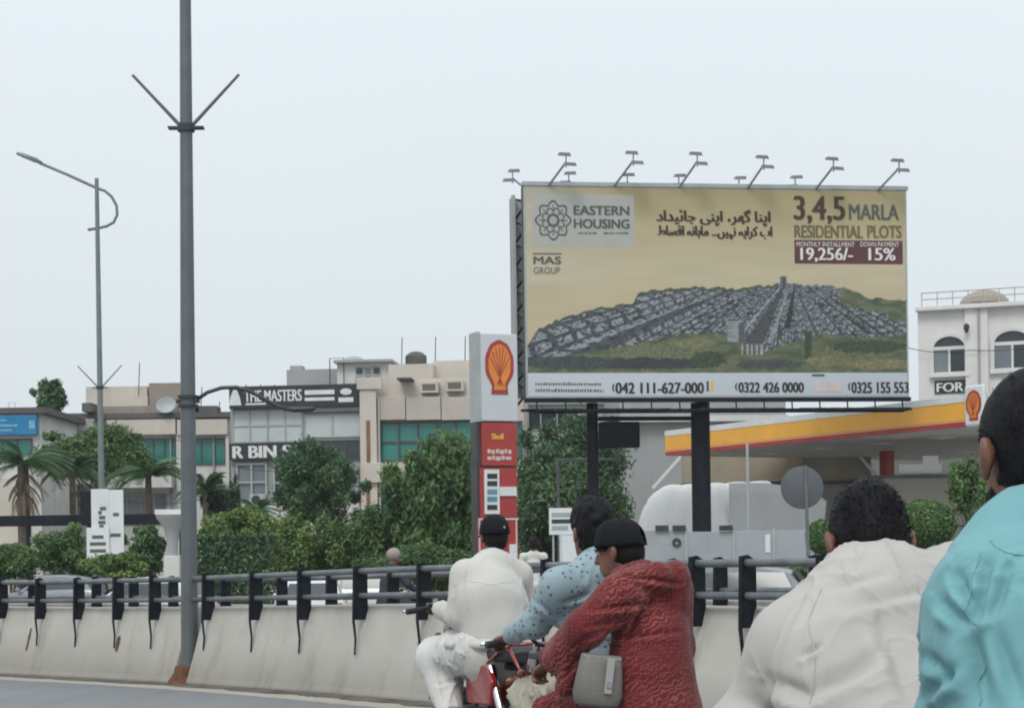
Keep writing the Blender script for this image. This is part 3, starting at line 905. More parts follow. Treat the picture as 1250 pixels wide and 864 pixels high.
M_WHITE = mat("sign_white", (0.68, 0.70, 0.70), 0.5, 0.05, 2.0, dirt=.3, dirt_col=(.4, .4, .38))
M_PALEFRAME = mat("pale_panel_frame", (0.34, 0.38, 0.375), .5, .1)
M_PALEPANEL = mat("pale_panel", (0.48, 0.54, 0.53), 0.35, 0.07, 0.5, dirt=.25, dirt_col=(.3, .33, .32))
M_FRAME = mat("window_frame", (0.36, 0.38, 0.38), 0.5, 0.1)
M_DFRAME = mat("window_frame_dark", (0.07, 0.08, 0.085), 0.5, 0.1)
M_BLUE = mat("sign_blue", (0.012, 0.20, 0.42), 0.4, 0.15, 1.5)
M_CYAN = mat("sign_print_pale", (0.18, 0.42, 0.55), 0.4, 0.2, 6)
G_GREEN = glass_mat("green_glass", (0.03, 0.20, 0.175))
G_TEAL = glass_mat("teal_glass", (0.025, 0.12, 0.12))
G_GREY = glass_mat("grey_glass", (0.16, 0.19, 0.21))
G_DARK = glass_mat("dark_glass", (0.03, 0.04, 0.045))

# far left shop with a blue sign
F = Facade("shop_building", 0, 84)
tag(F.root, "low shop with a bright blue sign board over green glass at the left edge", "building")
F.box("wall", M_WHITEWALL, -140, 506, 50, 640, 0, 7, ground=True)
F.box("roof_slab", M_DARKROOF, -142, 499, 60, 506.2, .4, 7.2)
sb_ = F.box("sign_board", M_BLUE, -120, 508, 47, 532, .35, .02, bevel=.02)
for (a, b, c, d) in ((-30, 10, 513, 515), (-36, 24, 519, 521.5), (-30, 18, 525, 527), (38, 45, 514, 524)):
    u0, u1, z0, z1 = F.rect(a, c, b, d); MB().box(u0, u1, -.37, -.34, z0, z1).build("print_stripe", M_CYAN, sb_)
F.window(-90, 536, 40, 556, G_GREEN, M_DFRAME, 7, 1)
F.box("lower_wall", M_CREAM, -140, 585, 30, 640, .3, .05, ground=True)
for x in (-20, 11): # roof railing
    u0, u1, z0, z1 = F.rect(x - 8, 489, x, 500); MB().tube([(u0, 1, z0), (u0, 1, z1), (u1, 1, z1), (u1, 1, z0)], .03, 6).build("roof_rail", M_WHITE, F.root)

# long pale building with green windows
F = Facade("office_building", 160, 92)
tag(F.root, "long pale two storey building with green windows behind the palms and lamp posts", "building")
F.box("wall", M_WHITEWALL, 48, 512, 281, 640, 0, 9, ground=True)
F.box("roof_slab", M_DARKROOF, 46, 505, 283, 511.5, .5, 9.2)
F.box("parapet", M_BROWNWALL, 122, 494, 240, 504.5, -.6, 3.0)
F.box("white_fascia", M_WHITEWALL, 50, 512.5, 118, 527, .7, .02)
F.box("beige_band", M_CREAM, 132, 512.5, 216, 531, .45, .02)
F.box("beige_band", M_CREAM, 218, 512.5, 279, 531, .45, .02)
F.box("column", M_WHITEWALL, 217, 531.5, 228, 640, .3, .02, ground=True)
F.box("column", M_WHITEWALL, 277, 531.5, 281, 640, .3, .02, ground=True)
F.window(160, 535, 215, 567, G_GREEN, M_DFRAME, 4, 1)
F.window(231, 535, 276, 567, G_GREEN, M_DFRAME, 3, 1)
F.box("canopy_slab", M_WHITEWALL, 52, 562, 134, 592, 1.4, .02)
F.box("canopy_slab", M_WHITEWALL, 137, 578, 214, 596, 1.1, .02)
F.window(60, 600, 112, 640, G_DARK, M_DFRAME, 4, 1)
F.window(140, 602, 205, 640, G_GREY, M_FRAME, 4, 1)
F.box("roof_room", M_CREAM, 98, 469, 174, 504.8, -1.2, 5)
F.box("roof_room_door", M_DARKROOF, 107, 494, 119, 504.5, -1.15, -1.25)
F.box("roof_tank", M_BROWNWALL, 177, 465, 221, 493.8, -1.0, 3.2)
F.box("roof_tank", M_CREAM, 160, 482, 176, 493.8, -.9, .5 + 1.5)
mb = MB()
for (x, y0, y1) in ((163, 440, 494), (240, 470, 506), (262, 488, 506), (205, 500, 511)):
    u, z1 = F.uz(x, y0); _, z0 = F.uz(x, y1); mb.tube([(u, 1, z0), (u + .1, 1, z1)], .025, 5)
mb.build("antenna", M_DARKMETAL, F.root)
F.box("roof_unit", M_DARKROOF, 236, 494, 262, 505, -.6, 2)
F.box("roof_unit", M_FRAME, 203, 495, 214, 505, -.1, 1)
u, z = F.uz(205, 498)
MB().lathe([(.02, 0), (.35, .12), (.5, .25), (.48, .26), (.33, .15), (.01, .04)], 16, Matrix.Translation((u, -.3, z)) @ Matrix.Rotation(math.radians(60), 4, 'X')).build("dish", M_FRAME, F.root, sm=40)

# glass fronted shop building with black signs
F = Facade("glass_building", 362, 88, -7)
tag(F.root, "glass fronted commercial building carrying two black sign boards with white letters", "building")
F.box("wall", M_GREYWALL, 282, 497, 443, 640, 0, 9, ground=True)
s1 = F.box("sign_board", M_BLACK, 283, 471, 441, 498, .5, .2, bevel=.02)
def ftext(F, body, mt, par, x0, y0, x1, y1, d, bold=.0):
    u0, u1, z0, z1 = F.rect(x0, y0, x1, y1); lettering(body, mt, par, u0, u1, z0, z1, -d, bold)
ftext(F, "THE MASTERS", M_WHITE, s1, 302, 477, 371, 491, .506, .02)
u0, u1, z0, z1 = F.rect(283, 477, 298, 497)
MB().prism([(u0, z0 + .05), (u0 + (u1 - u0) * .12, z0 + (z1 - z0) * .55), (u0 + (u1 - u0) * .35, z1), (u0 + (u1 - u0) * .65, z1), (u0 + (u1 - u0) * .88, z0 + (z1 - z0) * .55), (u1, z0 + .05)], -.53, -.502).build("emblem", M_WHITE, s1)
for (a, c, b, d) in ((375, 477, 411, 482.5), (375, 486, 411, 490), (416, 486, 434, 491.5), (303, 493, 328, 495)):
    q0, q1, r0, r1 = F.rect(a, c, b, d); MB().box(q0, q1, -.52, -.501, r0, r1).build("print_stripe", M_WHITE, s1)
q0, q1, r0, r1 = F.rect(418, 475, 432, 483)
MB().lathe([(.5, 0), (.5, .02)], 20, Matrix.Translation(((q0 + q1) / 2, -.502, (r0 + r1) / 2)) @ Matrix.Rotation(PI / 2, 4, 'X') @ Matrix.Diagonal((q1 - q0, r1 - r0, 1, 1))).build("emblem", M_WHITE, s1)
F.window(284, 499, 370, 540, M_PALEPANEL, M_PALEFRAME, 4, 2, .06, .07)
F.window(371, 495, 441, 504, M_PALEPANEL, M_DFRAME, 1, 1, .06, .06)
F.window(371, 505, 441, 534, M_PALEPANEL, M_PALEFRAME, 2, 1, .06, .07)
s2 = F.box("sign_board", M_BLACK, 282, 541, 373, 561, .35, .02)
ftext(F, "R BIN SA", M_WHITE, s2, 287, 544, 372, 559, .356, .045)
F.window(371, 537, 440, 562, G_DARK, M_DFRAME, 4, 1)
F.window(289, 565, 327, 612, G_GREY, M_FRAME, 2, 2, .15, .1)
F.window(334, 566, 372, 612, G_DARK, M_FRAME, 2, 2, .15, .1)
F.window(380, 570, 438, 615, G_GREY, M_FRAME, 3, 1, .15, .1)
F.box("plinth", M_WHITEWALL, 282, 614, 442, 640, .5, .02, ground=True)
mb = MB()
for x in (300, 318, 335): # sign brackets on the roof edge
    u, z = F.uz(x, 470); mb.tube([(u, .0, z), (u, 1.2, z - .9)], .03, 5)
mb.build("sign_bracket", M_DARKMETAL, F.root)

# beige building with green window band
F = Facade("beige_building", 510, 87, -5)
tag(F.root, "beige clad building with a band of green glass, behind the bushy tree", "building")
F.box("wall", M_CREAM, 444, 484, 640, 640, 0, 10, ground=True)
F.box("corner_column", M_CREAM, 442, 470, 462, 640, .5, .02, ground=True)
F.box("column_inlay", mat("brown_inlay", (.20, .11, .05), .6, .2), 449.5, 514, 454, 565, .53, .45)
F.box("column_inlay", MATS["brown_inlay"], 449.5, 589, 454, 640, .53, .45)
for a, b in ((462.5, 496), (497, 539), (540, 582), (583, 625)):
    F.box("cladding_panel", M_BEIGE, a, 485, b, 513, .35, .02, bevel=.02)
F.window(464, 514, 580, 563, G_GREEN, M_DFRAME, 5, 2, .12, .08)
F.window(581, 514, 638, 563, G_TEAL, M_DFRAME, 3, 2, .12, .08)
F.box("spandrel", M_CREAM, 446, 564, 640, 588, .7, .02, bevel=.02)
F.window(464, 589, 560, 630, G_TEAL, M_DFRAME, 5, 1, .12, .08)
F.box("parapet", M_CREAM, 440, 461, 640, 484, -.2, 1.0)
F.box("corner_cap", M_CREAM, 438, 461.5, 468, 476, .6, -.25)
for x0, x1, y0, y1 in ((514, 536, 467, 480), (545, 567, 465, 478)):
    u0, u1, z0, z1 = F.rect(x0, y0, x1, y1)
    bx = MB().box(u0, u1, -.45, .15, z0, z1).build("vent_box", M_CREAM, F.root)
    MB().box(u0 + .12, u1 - .12, -.46, -.4, z0 + .1, z1 - .1).build("grille", M_DARKROOF, bx)
    for k in range(5):
        zz = z0 + .14 + (z1 - z0 - .28) * k / 4
        MB().box(u0 + .12, u1 - .12, -.475, -.455, zz - .012, zz + .012).build("slat", M_BROWNWALL, bx)
F.box("roof_room", M_WHITEWALL, 400, 436, 466, 474, -2.5, 7)
u0, u1, z0, z1 = F.rect(423, 441, 455, 462)
w_ = MB().box(u0, u1, 2.43, 2.5, z0, z1).build("window", M_FRAME, F.root)
for i in range(3):
    for j in range(2):
        a0 = u0 + (u1 - u0) * i / 3 + .06; a1 = u0 + (u1 - u0) * (i + 1) / 3 - .06; b0 = z0 + (z1 - z0) * j / 2 + .06; b1 = z0 + (z1 - z0) * (j + 1) / 2 - .06
        MB().box(a0, a1, 2.405, 2.428, b0, b1).build("pane", G_DARK if (i + j) % 2 else G_GREY, w_)
F.box("roof_room_cap", M_GREYWALL, 397, 433, 470, 436.2, -2.1, 7.3)
F.box("roof_tank", M_GREYWALL, 334, 443, 400, 472, -3.0, 6)
F.box("roof_tank_cap", M_GREYWALL, 337, 438, 352, 443.2, -3.2, 4)
F.box("roof_room", M_CREAM, 466.5, 439, 522, 474, -2.0, 7)
F.box("roof_room", M_CREAM, 519, 431, 640, 468, -3.0, 8)
F.box("roof_ledge", M_DARKROOF, 488, 463, 505, 465.5, 1.0, -1.9 + 3.5)
F.box("roof_ledge", M_DARKROOF, 540, 457, 553, 460, -2.95, 3.1)

# plain grey building behind the billboard
F = Facade("grey_building", 860, 84, 4)
tag(F.root, "plain grey building behind the billboard columns", "building")
F.box("wall", M_GREYWALL, 757, 474, 960, 660, 0, 10, ground=True)
F.box("ledge", M_WHITEWALL, 757, 508, 960, 515, .5, .02)
F.box("parapet", M_WHITEWALL, 755, 470, 962, 476, .2, .5)
F.window(880, 520, 950, 548, G_DARK, M_FRAME, 3, 1)
F = Facade("low_building", 690, 90, 2)
tag(F.root, "low pale building glimpsed under the billboard's left end behind the dark tree", "building")
F.box("wall", M_WHITEWALL, 628, 486, 757, 660, 0, 8, ground=True)
F.box("ledge", M_GREYWALL, 628, 490, 757, 494, .4, .02)
F.window(640, 500, 700, 525, G_DARK, M_FRAME, 3, 1)

# white building with arched windows on the right
F = Facade("white_building", 1190, 82, -20)
tag(F.root, "white plastered building with arched windows and roof railing at the right edge", "building")
M_WB = mat("warm_white_plaster", (0.66, 0.65, 0.63), 0.9, 0.07, 0.5, bump=0.12, bscale=18, streak=0.45, dirt_col=(0.36, 0.34, 0.31), dirt_scale=1.0)
F.box("wall", M_WB, 1122, 371, 1420, 660, 0, 12, ground=True)
F.box("cornice", M_WB, 1118, 367, 1424, 372.5, .4, .05, bevel=.03)
for a, b in ((1180, 1208), (1262, 1290)):
    F.box("pier", M_WB, a, 376, b, 660, .18, .02, ground=True)
def arch_window(F, x0, x1, yt, yb, ys):
    """arched opening: moulding, fanlight and two panes"""
    u0, u1, z0, z1 = F.rect(x0, yt, x1, yb); zs = F.uz((x0 + x1) / 2, ys)[1]
    cu, hw, rise = (u0 + u1) / 2, (u1 - u0) / 2, z1 - zs
    N = 14
    arc = lambda k, e: [(cu - (hw + k) * math.cos(PI * i / N), zs + (rise + e) * math.sin(PI * i / N)) for i in range(N + 1)]
    mo = MB()
    outer, inner = arc(.16, .16), arc(0, 0)
    for i in range(N):
        poly = [inner[i], inner[i + 1], outer[i + 1], outer[i]]
        mo.prism(poly, -.14, .0)
    mo.box(u0 - .16, u0, -.14, 0, z0, zs); mo.box(u1, u1 + .16, -.14, 0, z0, zs)
    win = mo.build("arched_window", M_WHITEWALL, F.root)
    MB().prism([(u0, zs)] + inner + [(u1, zs)], -.03, -.005).build("fanlight", G_DARK, win)
    MB().box(u0, u1, -.09, 0, zs - .08, zs + .08).box(cu - .05, cu + .05, -.08, 0, z0, zs - .08).box(u0, u1, -.085, 0, z0, z0 + .07).build("mullion", M_WHITEWALL, win)
    MB().box(u0, cu - .05, -.035, -.005, z0 + .07, zs - .08).build("pane", G_GREY, win)
    MB().box(cu + .05, u1, -.04, -.005, z0 + .07, zs - .08).build("pane", G_DARK, win)
    MB().box(u0 - .2, u1 + .2, -.22, 0, z0 - .16, z0 - .005).build("sill", M_WB, win)
arch_window(F, 1140, 1178, 411, 456, 425)
arch_window(F, 1214, 1258, 404, 451, 419)
arch_window(F, 1296, 1340, 398, 446, 413)
s_ = F.box("rent_board", M_BLACK, 1141, 464, 1179, 480, .06, .01)
ftext(F, "FOR", M_WHITE, s_, 1144, 467, 1176, 478, .066, .02)
arch_window(F, 1140, 1178, 500, 560, 520); arch_window(F, 1214, 1258, 497, 556, 517)
rl = MB()
for y in (357, 365):
    a = F.uz(1124, y); b = F.uz(1420, y - 22)
    rl.tube([(a[0], .3, a[1]), (b[0], .3, a[1])], .03, 6)
for x in range(1124, 1420, 19):
    u = F.uz(x, 360)[0]; zt = F.uz(1124, 356)[1]; zb = F.uz(1124, 372)[1]
    rl.tube([(u, .3, zb - .3), (u, .3, zt)], .025, 6)
rl.build("roof_rail", M_FRAME, F.root)
u, z = F.uz(1196, 367); s = 27.0
MB().lathe([(1.15, -.05), (1.1, .12), (.85, .38), (.5, .55), (.05, .66)], 20, Matrix.Translation((u, 2.2, z + .15))).build("roof_umbrella", M_BROWNWALL, F.root, sm=40)
MB().tube([(u, 2.2, z - 1.2), (u, 2.2, z + .2)], .05, 8).build("umbrella_pole", M_DARKMETAL, F.root)
u, z = F.uz(1181, 398)
wl_ = MB().box(u - .05, u + .05, -.45, 0, z - .02, z + .03).build("wall_lamp", M_DARKMETAL, F.root)
MB().lathe([(.06, -.3), (.13, -.1), (.12, .05), (.03, .12)], 12, Matrix.Translation((u, -.45, z - .05))).build("lamp_shade", M_DARKMETAL, wl_, sm=40)
u, z = F.uz(1195, 376); MB().tube([(u, -.24, 0), (u, -.24, z)], .05, 8).build("drain_pipe", M_GREYWALL, F.root)

# ================================================================== TOTEM SIGN, BILLBOARD, FILLING STATION
M_SHRED = mat("sign_red", (0.36, 0.04, 0.034), 0.4, 0.15, 1.5, dirt=.3, dirt_col=(.25, .08, .06))
M_SHYEL = mat("sign_yellow", (0.84, 0.42, 0.05), 0.4, 0.06, 1.5)
M_ORANGE = mat("emblem_orange", (0.70, 0.23, 0.04), 0.4, 0.1, 4)
M_PEACH = mat("fascia_peach", (0.72, 0.30, 0.14), 0.45, 0.05)
M_CABINET = mat("cabinet_white", (0.55, 0.58, 0.60), 0.4, 0.05, 0.8, dirt=.2, dirt_col=(.4, .42, .42))
M_STEEL = mat("billboard_steel", (0.012, 0.015, 0.022), 0.7, 0.25, 2.0, spec=.2, dirt=.2, dirt_col=(.04, .035, .03))

def shell_outline(w_, h_, cx, cz, g=0.0):
    """scallop silhouette: fan with a flared foot"""
    pts = []
    N = 28
    for i in range(N + 1):
        a = math.radians(-38 + 256 * i / N)
        sc_ = 1 + .035 * abs(math.sin(7 * math.radians(256 * i / N) / 1.42))
        pts.append((cx + (w_ / 2 + g) * sc_ * math.cos(a), cz + h_ * .06 + (h_ * .44 + g) * sc_ * math.sin(a)))
    pts += [(cx - w_ * .24 - g, cz - h_ * .36), (cx - w_ * .27 - g, cz - h_ * .5 - g), (cx + w_ * .27 + g, cz - h_ * .5 - g), (cx + w_ * .24 + g, cz - h_ * .36)]
    return pts
def shell_emblem(par, cx, cz, w_, h_, y):
    e = MB().prism(shell_outline(w_, h_, cx, cz, w_ * .07), y - .012, y).build("emblem", M_SHRED, par)
    MB().prism(shell_outline(w_ * .88, h_ * .9, cx, cz), y - .022, y - .0125).build("emblem_shell", M_ORANGE, e)
    rb = MB()
    foot = Vector((cx, 0, cz - h_ * .36))
    for k in range(7):
        a = math.radians(22 + 136 * k / 6)
        t = Vector((cx + w_ * .40 * math.cos(a), 0, cz + h_ * .06 + h_ * .36 * math.sin(a)))
        d = (t - foot).normalized(); n_ = Vector((-d.z, 0, d.x)) * w_ * .018
        f2 = foot + Vector(((k - 3) * w_ * .045, 0, 0)); yy = Vector((0, y - .027 - .0008 * k, 0))
        rb.add([f2 + yy - n_ * .5, f2 + yy + n_ * .5, t + yy + n_, t + yy - n_], [(0, 1, 2, 3)])
    rb.build("emblem_rib", M_SHRED, e)
    return e

F = Facade("totem_sign", 583, 49.5, 22)
tag(F.root, "tall red and white filling station totem with yellow scallop emblem, left of the billboard", "sign")
F.box("top_cabinet", M_CABINET, 583, 407, 632, 514, .0, .55, bevel=.03)
F.box("cabinet_edge", M_FRAME, 582, 405, 586, 514.5, .03, .58)
u0, u1, z0, z1 = F.rect(592, 418, 627, 479)
shell_emblem(F.root, (u0 + u1) / 2, (z0 + z1) / 2, (u1 - u0) * .86, (z1 - z0), -.004)
F.box("spine", mat("totem_dark", (.05, .045, .05), .5, .2), 583.5, 514.6, 631, 700, -.05, .53, ground=True)
pn = F.box("panel", M_SHRED, 588, 516, 631, 568, .0, .06)
M_PRINT = mat("print_pale", (.62, .50, .46), .5, .1); M_PRINTY = mat("print_yellow", (.75, .45, .08), .5, .1)
u0, u1, z0, z1 = F.rect(600, 529, 614, 536); lettering("Shell", M_PRINTY, pn, u0, u1, z0, z1, -.006, .01)
for (xa, xb, ya, yb) in ((595, 599, 548, 553), (600, 604, 549, 554), (605.5, 609, 548, 553), (610, 615, 549, 554), (616, 619, 548, 553), (620.5, 624, 549, 554), (595, 600, 557, 561), (601, 604, 556, 561), (605, 611, 557, 562), (612, 616, 556, 561), (617, 624, 557, 561)):
    u0, u1, z0, z1 = F.rect(xa, ya, xb, yb); MB().box(u0, u1, -.012, -.001, z0, z1).build("print_mark", M_PRINT, pn)
F.box("panel", M_SHRED, 586, 571, 631, 631, .0, .06)
pr = F.box("price_board", M_WHITE, 591, 573, 609, 627, .05, .0)
F.box("price_arm", M_WHITE, 609.5, 594, 630, 605, .05, .0)
M_LCD = mat("price_digits", (.10, .28, .34), .4, .2)
for i, yy in enumerate((578, 587, 597, 606, 616)):
    u0, u1, z0, z1 = F.rect(594, yy, 606, yy + 6); MB().box(u0, u1, -.065, -.051, z0, z1).build("price_digit", M_BLACK if i in (0, 1, 4) else M_LCD, pr)
F.box("panel", M_SHRED, 584, 633, 632, 700, .04, .06, ground=True)
for a in (584, 597, 610, 629):
    F.box("panel_trim", M_PRINT, a, 633, a + 1.6, 700, .06, -.03, ground=True)
F.box("panel_trim", M_PRINT, 584, 632, 632, 634.5, .065, -.03)
q = F.box("notice", M_WHITE, 621, 664, 630, 684, .075, -.03)

# ------------------------------------------------------------------ billboard
def s2l(c):
    c = np.asarray(c, dtype=np.float64) / 255.0
    return np.where(c <= .04045, c / 12.92, ((c + .055) / 1.055) ** 2.4)
F = Facade("billboard", 641, 52.2, 7.4)
BB = F
tag(F.root, "large roadside billboard advertising residential plots, on two dark steel columns", "billboard")
U0, U1, Z0, Z1 = F.rect(641, 229, 1108, 485)
M_VINYL = attr_mat("printed_vinyl", .55)
def bb_rect(x0, y0, x1, y1):
    """photo rectangle -> local rectangle on the billboard face (its own slight taper taken out)"""
    fx = lambda x: U0 + (x - 641) / (1108 - 641) * (U1 - U0)
    def fz(x, y):
        top = 229 + (x - 641) / 467 * 5.5; bot = 485.5 - (x - 641) / 467 * 4.0
        return Z1 - (y - top) / (bot - top) * (Z1 - Z0)
    xm = (x0 + x1) / 2
    # perspective foreshortening along the face
    def fu(x):
        return F.uz(x, 360)[0]
    return fu(x0), fu(x1), fz(xm, y1), fz(xm, y0)
MB().box(U0, U1, 0, .16, Z0, Z1).build("panel", M_FRAME, F.root)
# printed picture as coloured mesh
W_, H_ = 440, 240
xx, yy = np.meshgrid(np.linspace(0, 1, W_), np.linspace(0, 1, H_))      # yy 0 top
X_ = 641 + xx * 467; Y_ = 229 + yy * 256
img = np.zeros((H_, W_, 3))
def lerp3(a, b, t): return np.asarray(a)[None, None] * (1 - t[..., None]) + np.asarray(b)[None, None] * t[..., None]
top = lerp3((154, 142, 104), (174, 163, 132), np.clip((Y_ - 232) / 70, 0, 1))
img[:] = top
midt = np.clip((Y_ - 300) / 55, 0, 1)
img = img * (1 - midt[..., None]) + lerp3((182, 173, 150), (178, 166, 136), np.clip((Y_ - 320) / 40, 0, 1)) * midt[..., None]
lf = np.clip((760 - X_) / 110, 0, 1) * np.clip((380 - Y_) / 120, 0, 1)
img = img * (1 - .6 * lf[..., None]) + np.array((178, 176, 168)) * .6 * lf[..., None]
img *= (1 + .05 * (vnoise(np.dstack([X_ / 60, Y_ / 9, X_ * 0]))[..., None] - .5))
sk = np.interp(X_, [641, 655, 690, 735, 768, 776, 830, 900, 940, 960, 1015, 1035, 1060, 1108], [425, 402, 386, 376, 371, 358, 351, 352, 347, 347, 347, 352, 363, 366])
sk = sk + (vnoise(np.dstack([X_ / 5, X_ * 0, X_ * 0])) - .5) * 4
land = Y_ > sk
nA = vnoise(np.dstack([X_ / 9, Y_ / 4, X_ * 0 + 3])); nB = vnoise(np.dstack([X_ / 2.6, Y_ / 1.7, X_ * 0 + 9]))
green = lerp3((58, 70, 56), (112, 116, 84), np.clip(nA * .7 + nB * .3, 0, 1))
img[land] = green[land]
VX, VY = 956.0, 322.0
ang = np.arctan2(X_ - VX, Y_ - VY); dist = np.hypot(X_ - VX, (Y_ - VY) * 2.2)
# house rows: thin blocks along rays from the far end of the boulevard
rows = (np.sin(ang * 136) > -.60) & (np.sin(ang * 24 + .8) > -.92); cross = (np.sin(np.log(dist + 20) * 74 + np.sin(ang * 48) * 1.5) > -.66)
roof = lerp3((92, 98, 104), (146, 151, 156), np.clip(nB * 1.3 - .1, 0, 1)); street = lerp3((54, 60, 64), (84, 88, 91), nA)
town = np.where((rows & cross)[..., None], roof, street)
town *= (1 - .35 * (nB < .28))[..., None]
lim = np.interp(X_, [641, 660, 700, 760, 830, 885, 925, 960, 1000, 1050, 1108], [445, 443, 434, 424, 408, 408, 432, 420, 408, 412, 410])
twn = land & (Y_ < lim) & ~((X_ > 1025) & (Y_ < 372 + (X_ - 1025) * .18)) & ~((X_ > 1085) & (Y_ < 392))
img[twn] = town[twn]
edge = land & (np.abs(Y_ - sk) < 3.2) & (X_ < 945)
img[edge] = np.array((62, 72, 58)) * (.8 + .5 * nB[edge])[..., None]
# main boulevard and secondary avenue
for ax, bx_, ay, by_, w0, w1, colr in ((955, 912, 348, 428, 1.5, 13, (66, 70, 73)), (950, 893, 350, 418, .8, 3, (136, 140, 143)), (961, 936, 350, 420, .8, 3, (128, 132, 135)), (968, 958, 350, 402, 1.0, 4, (42, 48, 46)), (985, 1062, 352, 408, 1, 3.5, (52, 58, 56)), (880, 690, 356, 428, 1, 3, (140, 144, 148)),
                                       (1003, 1095, 352, 400, .8, 2.5, (56, 62, 60)), (930, 840, 352, 392, .8, 2.5, (46, 54, 54)), (935, 790, 356, 422, .8, 2.0, (48, 54, 54))):
    t = (Y_ - ay) / (by_ - ay); xc = ax + (bx_ - ax) * t; ww = w0 + (w1 - w0) * t
    mm = (t > 0) & (t < 1) & (np.abs(X_ - xc) < ww) & land
    img[mm] = np.array(colr) * (.85 + .3 * nB[mm])[..., None]
def blk(x0, x1, y0, y1, c):
    mm = (X_ >= x0) & (X_ <= x1) & (Y_ >= y0) & (Y_ <= y1); img[mm] = np.array(c) * (.85 + .3 * nB[mm])[..., None]
blk(950, 959, 337, 352, (92, 98, 100)); blk(953, 956, 337, 352, (60, 68, 72))
blk(884, 903, 392, 418, (128, 132, 134)); blk(898, 905, 394, 420, (78, 84, 88))
blk(900, 930, 420, 434, (86, 90, 92)); blk(980, 988, 404, 446, (52, 66, 48))
for x in range(901, 930, 6): blk(x, x + 2.4, 421, 434, (150, 150, 146))
el = lambda cx, cy, rx, ry: ((X_ - cx) / rx) ** 2 + ((Y_ - cy) / ry) ** 2 + (nB - .5) * .5 < 1
for (cx, cy, rx, ry, c) in ((800, 432, 70, 11, (96, 102, 76)), (845, 420, 26, 6, (110, 112, 82)), (790, 445, 90, 7, (52, 58, 56)), (690, 444, 60, 8, (62, 68, 70)), (1040, 432, 52, 11, (92, 98, 70)),
                          (1060, 424, 50, 8, (58, 68, 52)), (1005, 442, 26, 7, (108, 106, 78)), (1075, 446, 50, 6, (112, 110, 82)), (935, 446, 40, 6, (66, 70, 68)), (860, 440, 22, 10, (58, 70, 52))):
    mm = el(cx, cy, rx, ry) & land; img[mm] = np.array(c) * (.82 + .36 * nB[mm])[..., None]
strip = Y_ > 456.5
img[strip] = (lerp3((186, 193, 198), (172, 179, 186), xx))[strip]
img = np.where(strip[..., None], img, img)
colr = (s2l(np.clip(img, 0, 255)) / 0.90).reshape(-1, 3)
V_ = np.stack([U0 + .05 + xx * (U1 - U0 - .1), np.full_like(xx, -.004), Z1 - .05 - yy * (Z1 - Z0 - .1)], -1).reshape(-1, 3)
ii = np.arange(H_ * W_).reshape(H_, W_)
F_ = np.stack([ii[1:, :-1], ii[1:, 1:], ii[:-1, 1:], ii[:-1, :-1]], -1).reshape(-1, 4)
face = put("printed_face", np_mesh("printed_face", V_, F_, colr), M_VINYL, F.root)
M_INK = mat("ink_black", (.03, .028, .025), .6, .1); M_INKG = mat("ink_grey", (.09, .10, .095), .6, .1); M_MAROON = mat("ink_maroon", (.10, .035, .04), .55, .15)
M_INKW = mat("ink_white", (.72, .70, .68), .6, .05); M_INKB = mat("ink_brown", (.06, .035, .025), .6, .1); M_LOGOP = mat("logo_patch", (.40, .405, .37), .6, .04)
M_OLIVE = mat("ink_olive", (.16, .13, .06), .6, .1)
def bt(body, mt, x0, y0, x1, y1, d=.008, bold=.0):
    a, b, c, e = bb_rect(x0, y0, x1, y1); lettering(body, mt, face, a, b, c, e, -d, bold)
def bbox_(name, mt, x0, y0, x1, y1, d=.006):
    a, b, c, e = bb_rect(x0, y0, x1, y1); return MB().box(a, b, -d, -.0045, c, e).build(name, mt, face)
bbox_("logo_patch", M_LOGOP, 651, 240, 775, 303)
bt("EASTERN", M_INKG, 702, 254, 769, 265, .012, .012); bt("HOUSING", M_INKG, 702, 270, 769, 281, .012, .012)
def faint_print(mt, x0, x1, y0, y1, d=.012):
    """print too small to read in the photo: a broken row of tiny dark marks"""
    x = x0
    while x < x1 - 1:
        w2 = random.uniform(.9, 2.6); h2 = random.uniform(.0, .35) * (y1 - y0)
        bbox_("print_mark", mt, x, y0 + h2, min(x + w2, x1), y1, d); x += w2 + random.uniform(.7, 1.6)
faint_print(M_INKG, 706, 730, 285.3, 288); faint_print(M_INKG, 738, 769, 285.3, 288)
# eight lobed rosette
a, b, c, e = bb_rect(654, 247, 699, 296)
cx, cz, rx, rz = (a + b) / 2, (c + e) / 2, (b - a) / 2, (e - c) / 2
def ring(fn0, fn1, n_, y):
    mb = MB(); vs = []
    for i in range(n_):
        t = 2 * PI * i / n_
        for fn in (fn0, fn1): vs.append((cx + rx * fn(t) * math.sin(t), y, cz + rz * fn(t) * math.cos(t)))
    return mb.add(vs, [(2 * i, 2 * i + 1, (2 * i + 3) % (2 * n_), (2 * i + 2) % (2 * n_)) for i in range(n_)])
star = lambda t: .80 + .20 * abs(math.cos(4 * t)) ** 1.5
ring(lambda t: star(t) - .10, star, 96, -.013).build("rosette", M_INKG, face)
st2 = lambda t: .50 + .17 * abs(math.cos(4 * t + PI / 2)) ** 1.2
ring(lambda t: st2(t) - .08, st2, 96, -.0145).build("rosette", M_INKG, face)
ring(lambda t: .22, lambda t: .34, 32, -.016).build("rosette", M_INKG, face)
ring(lambda t: .02, lambda t: .20, 32, -.016).build("rosette", M_FRAME, face)
for k in range(8):
    t0 = k * PI / 4
    q = lambda r, t: (cx + rx * r * math.sin(t), -.0175, cz + rz * r * math.cos(t))
    MB().add([q(.34, t0 - .06), q(.34, t0 + .06), q(.76, t0 + .03), q(.76, t0 - .03)], [(0, 1, 2, 3)]).build("rosette_spoke", M_INKG, face)
bbox_("print_rule", M_INKG, 651, 311, 686, 312.5, .012)
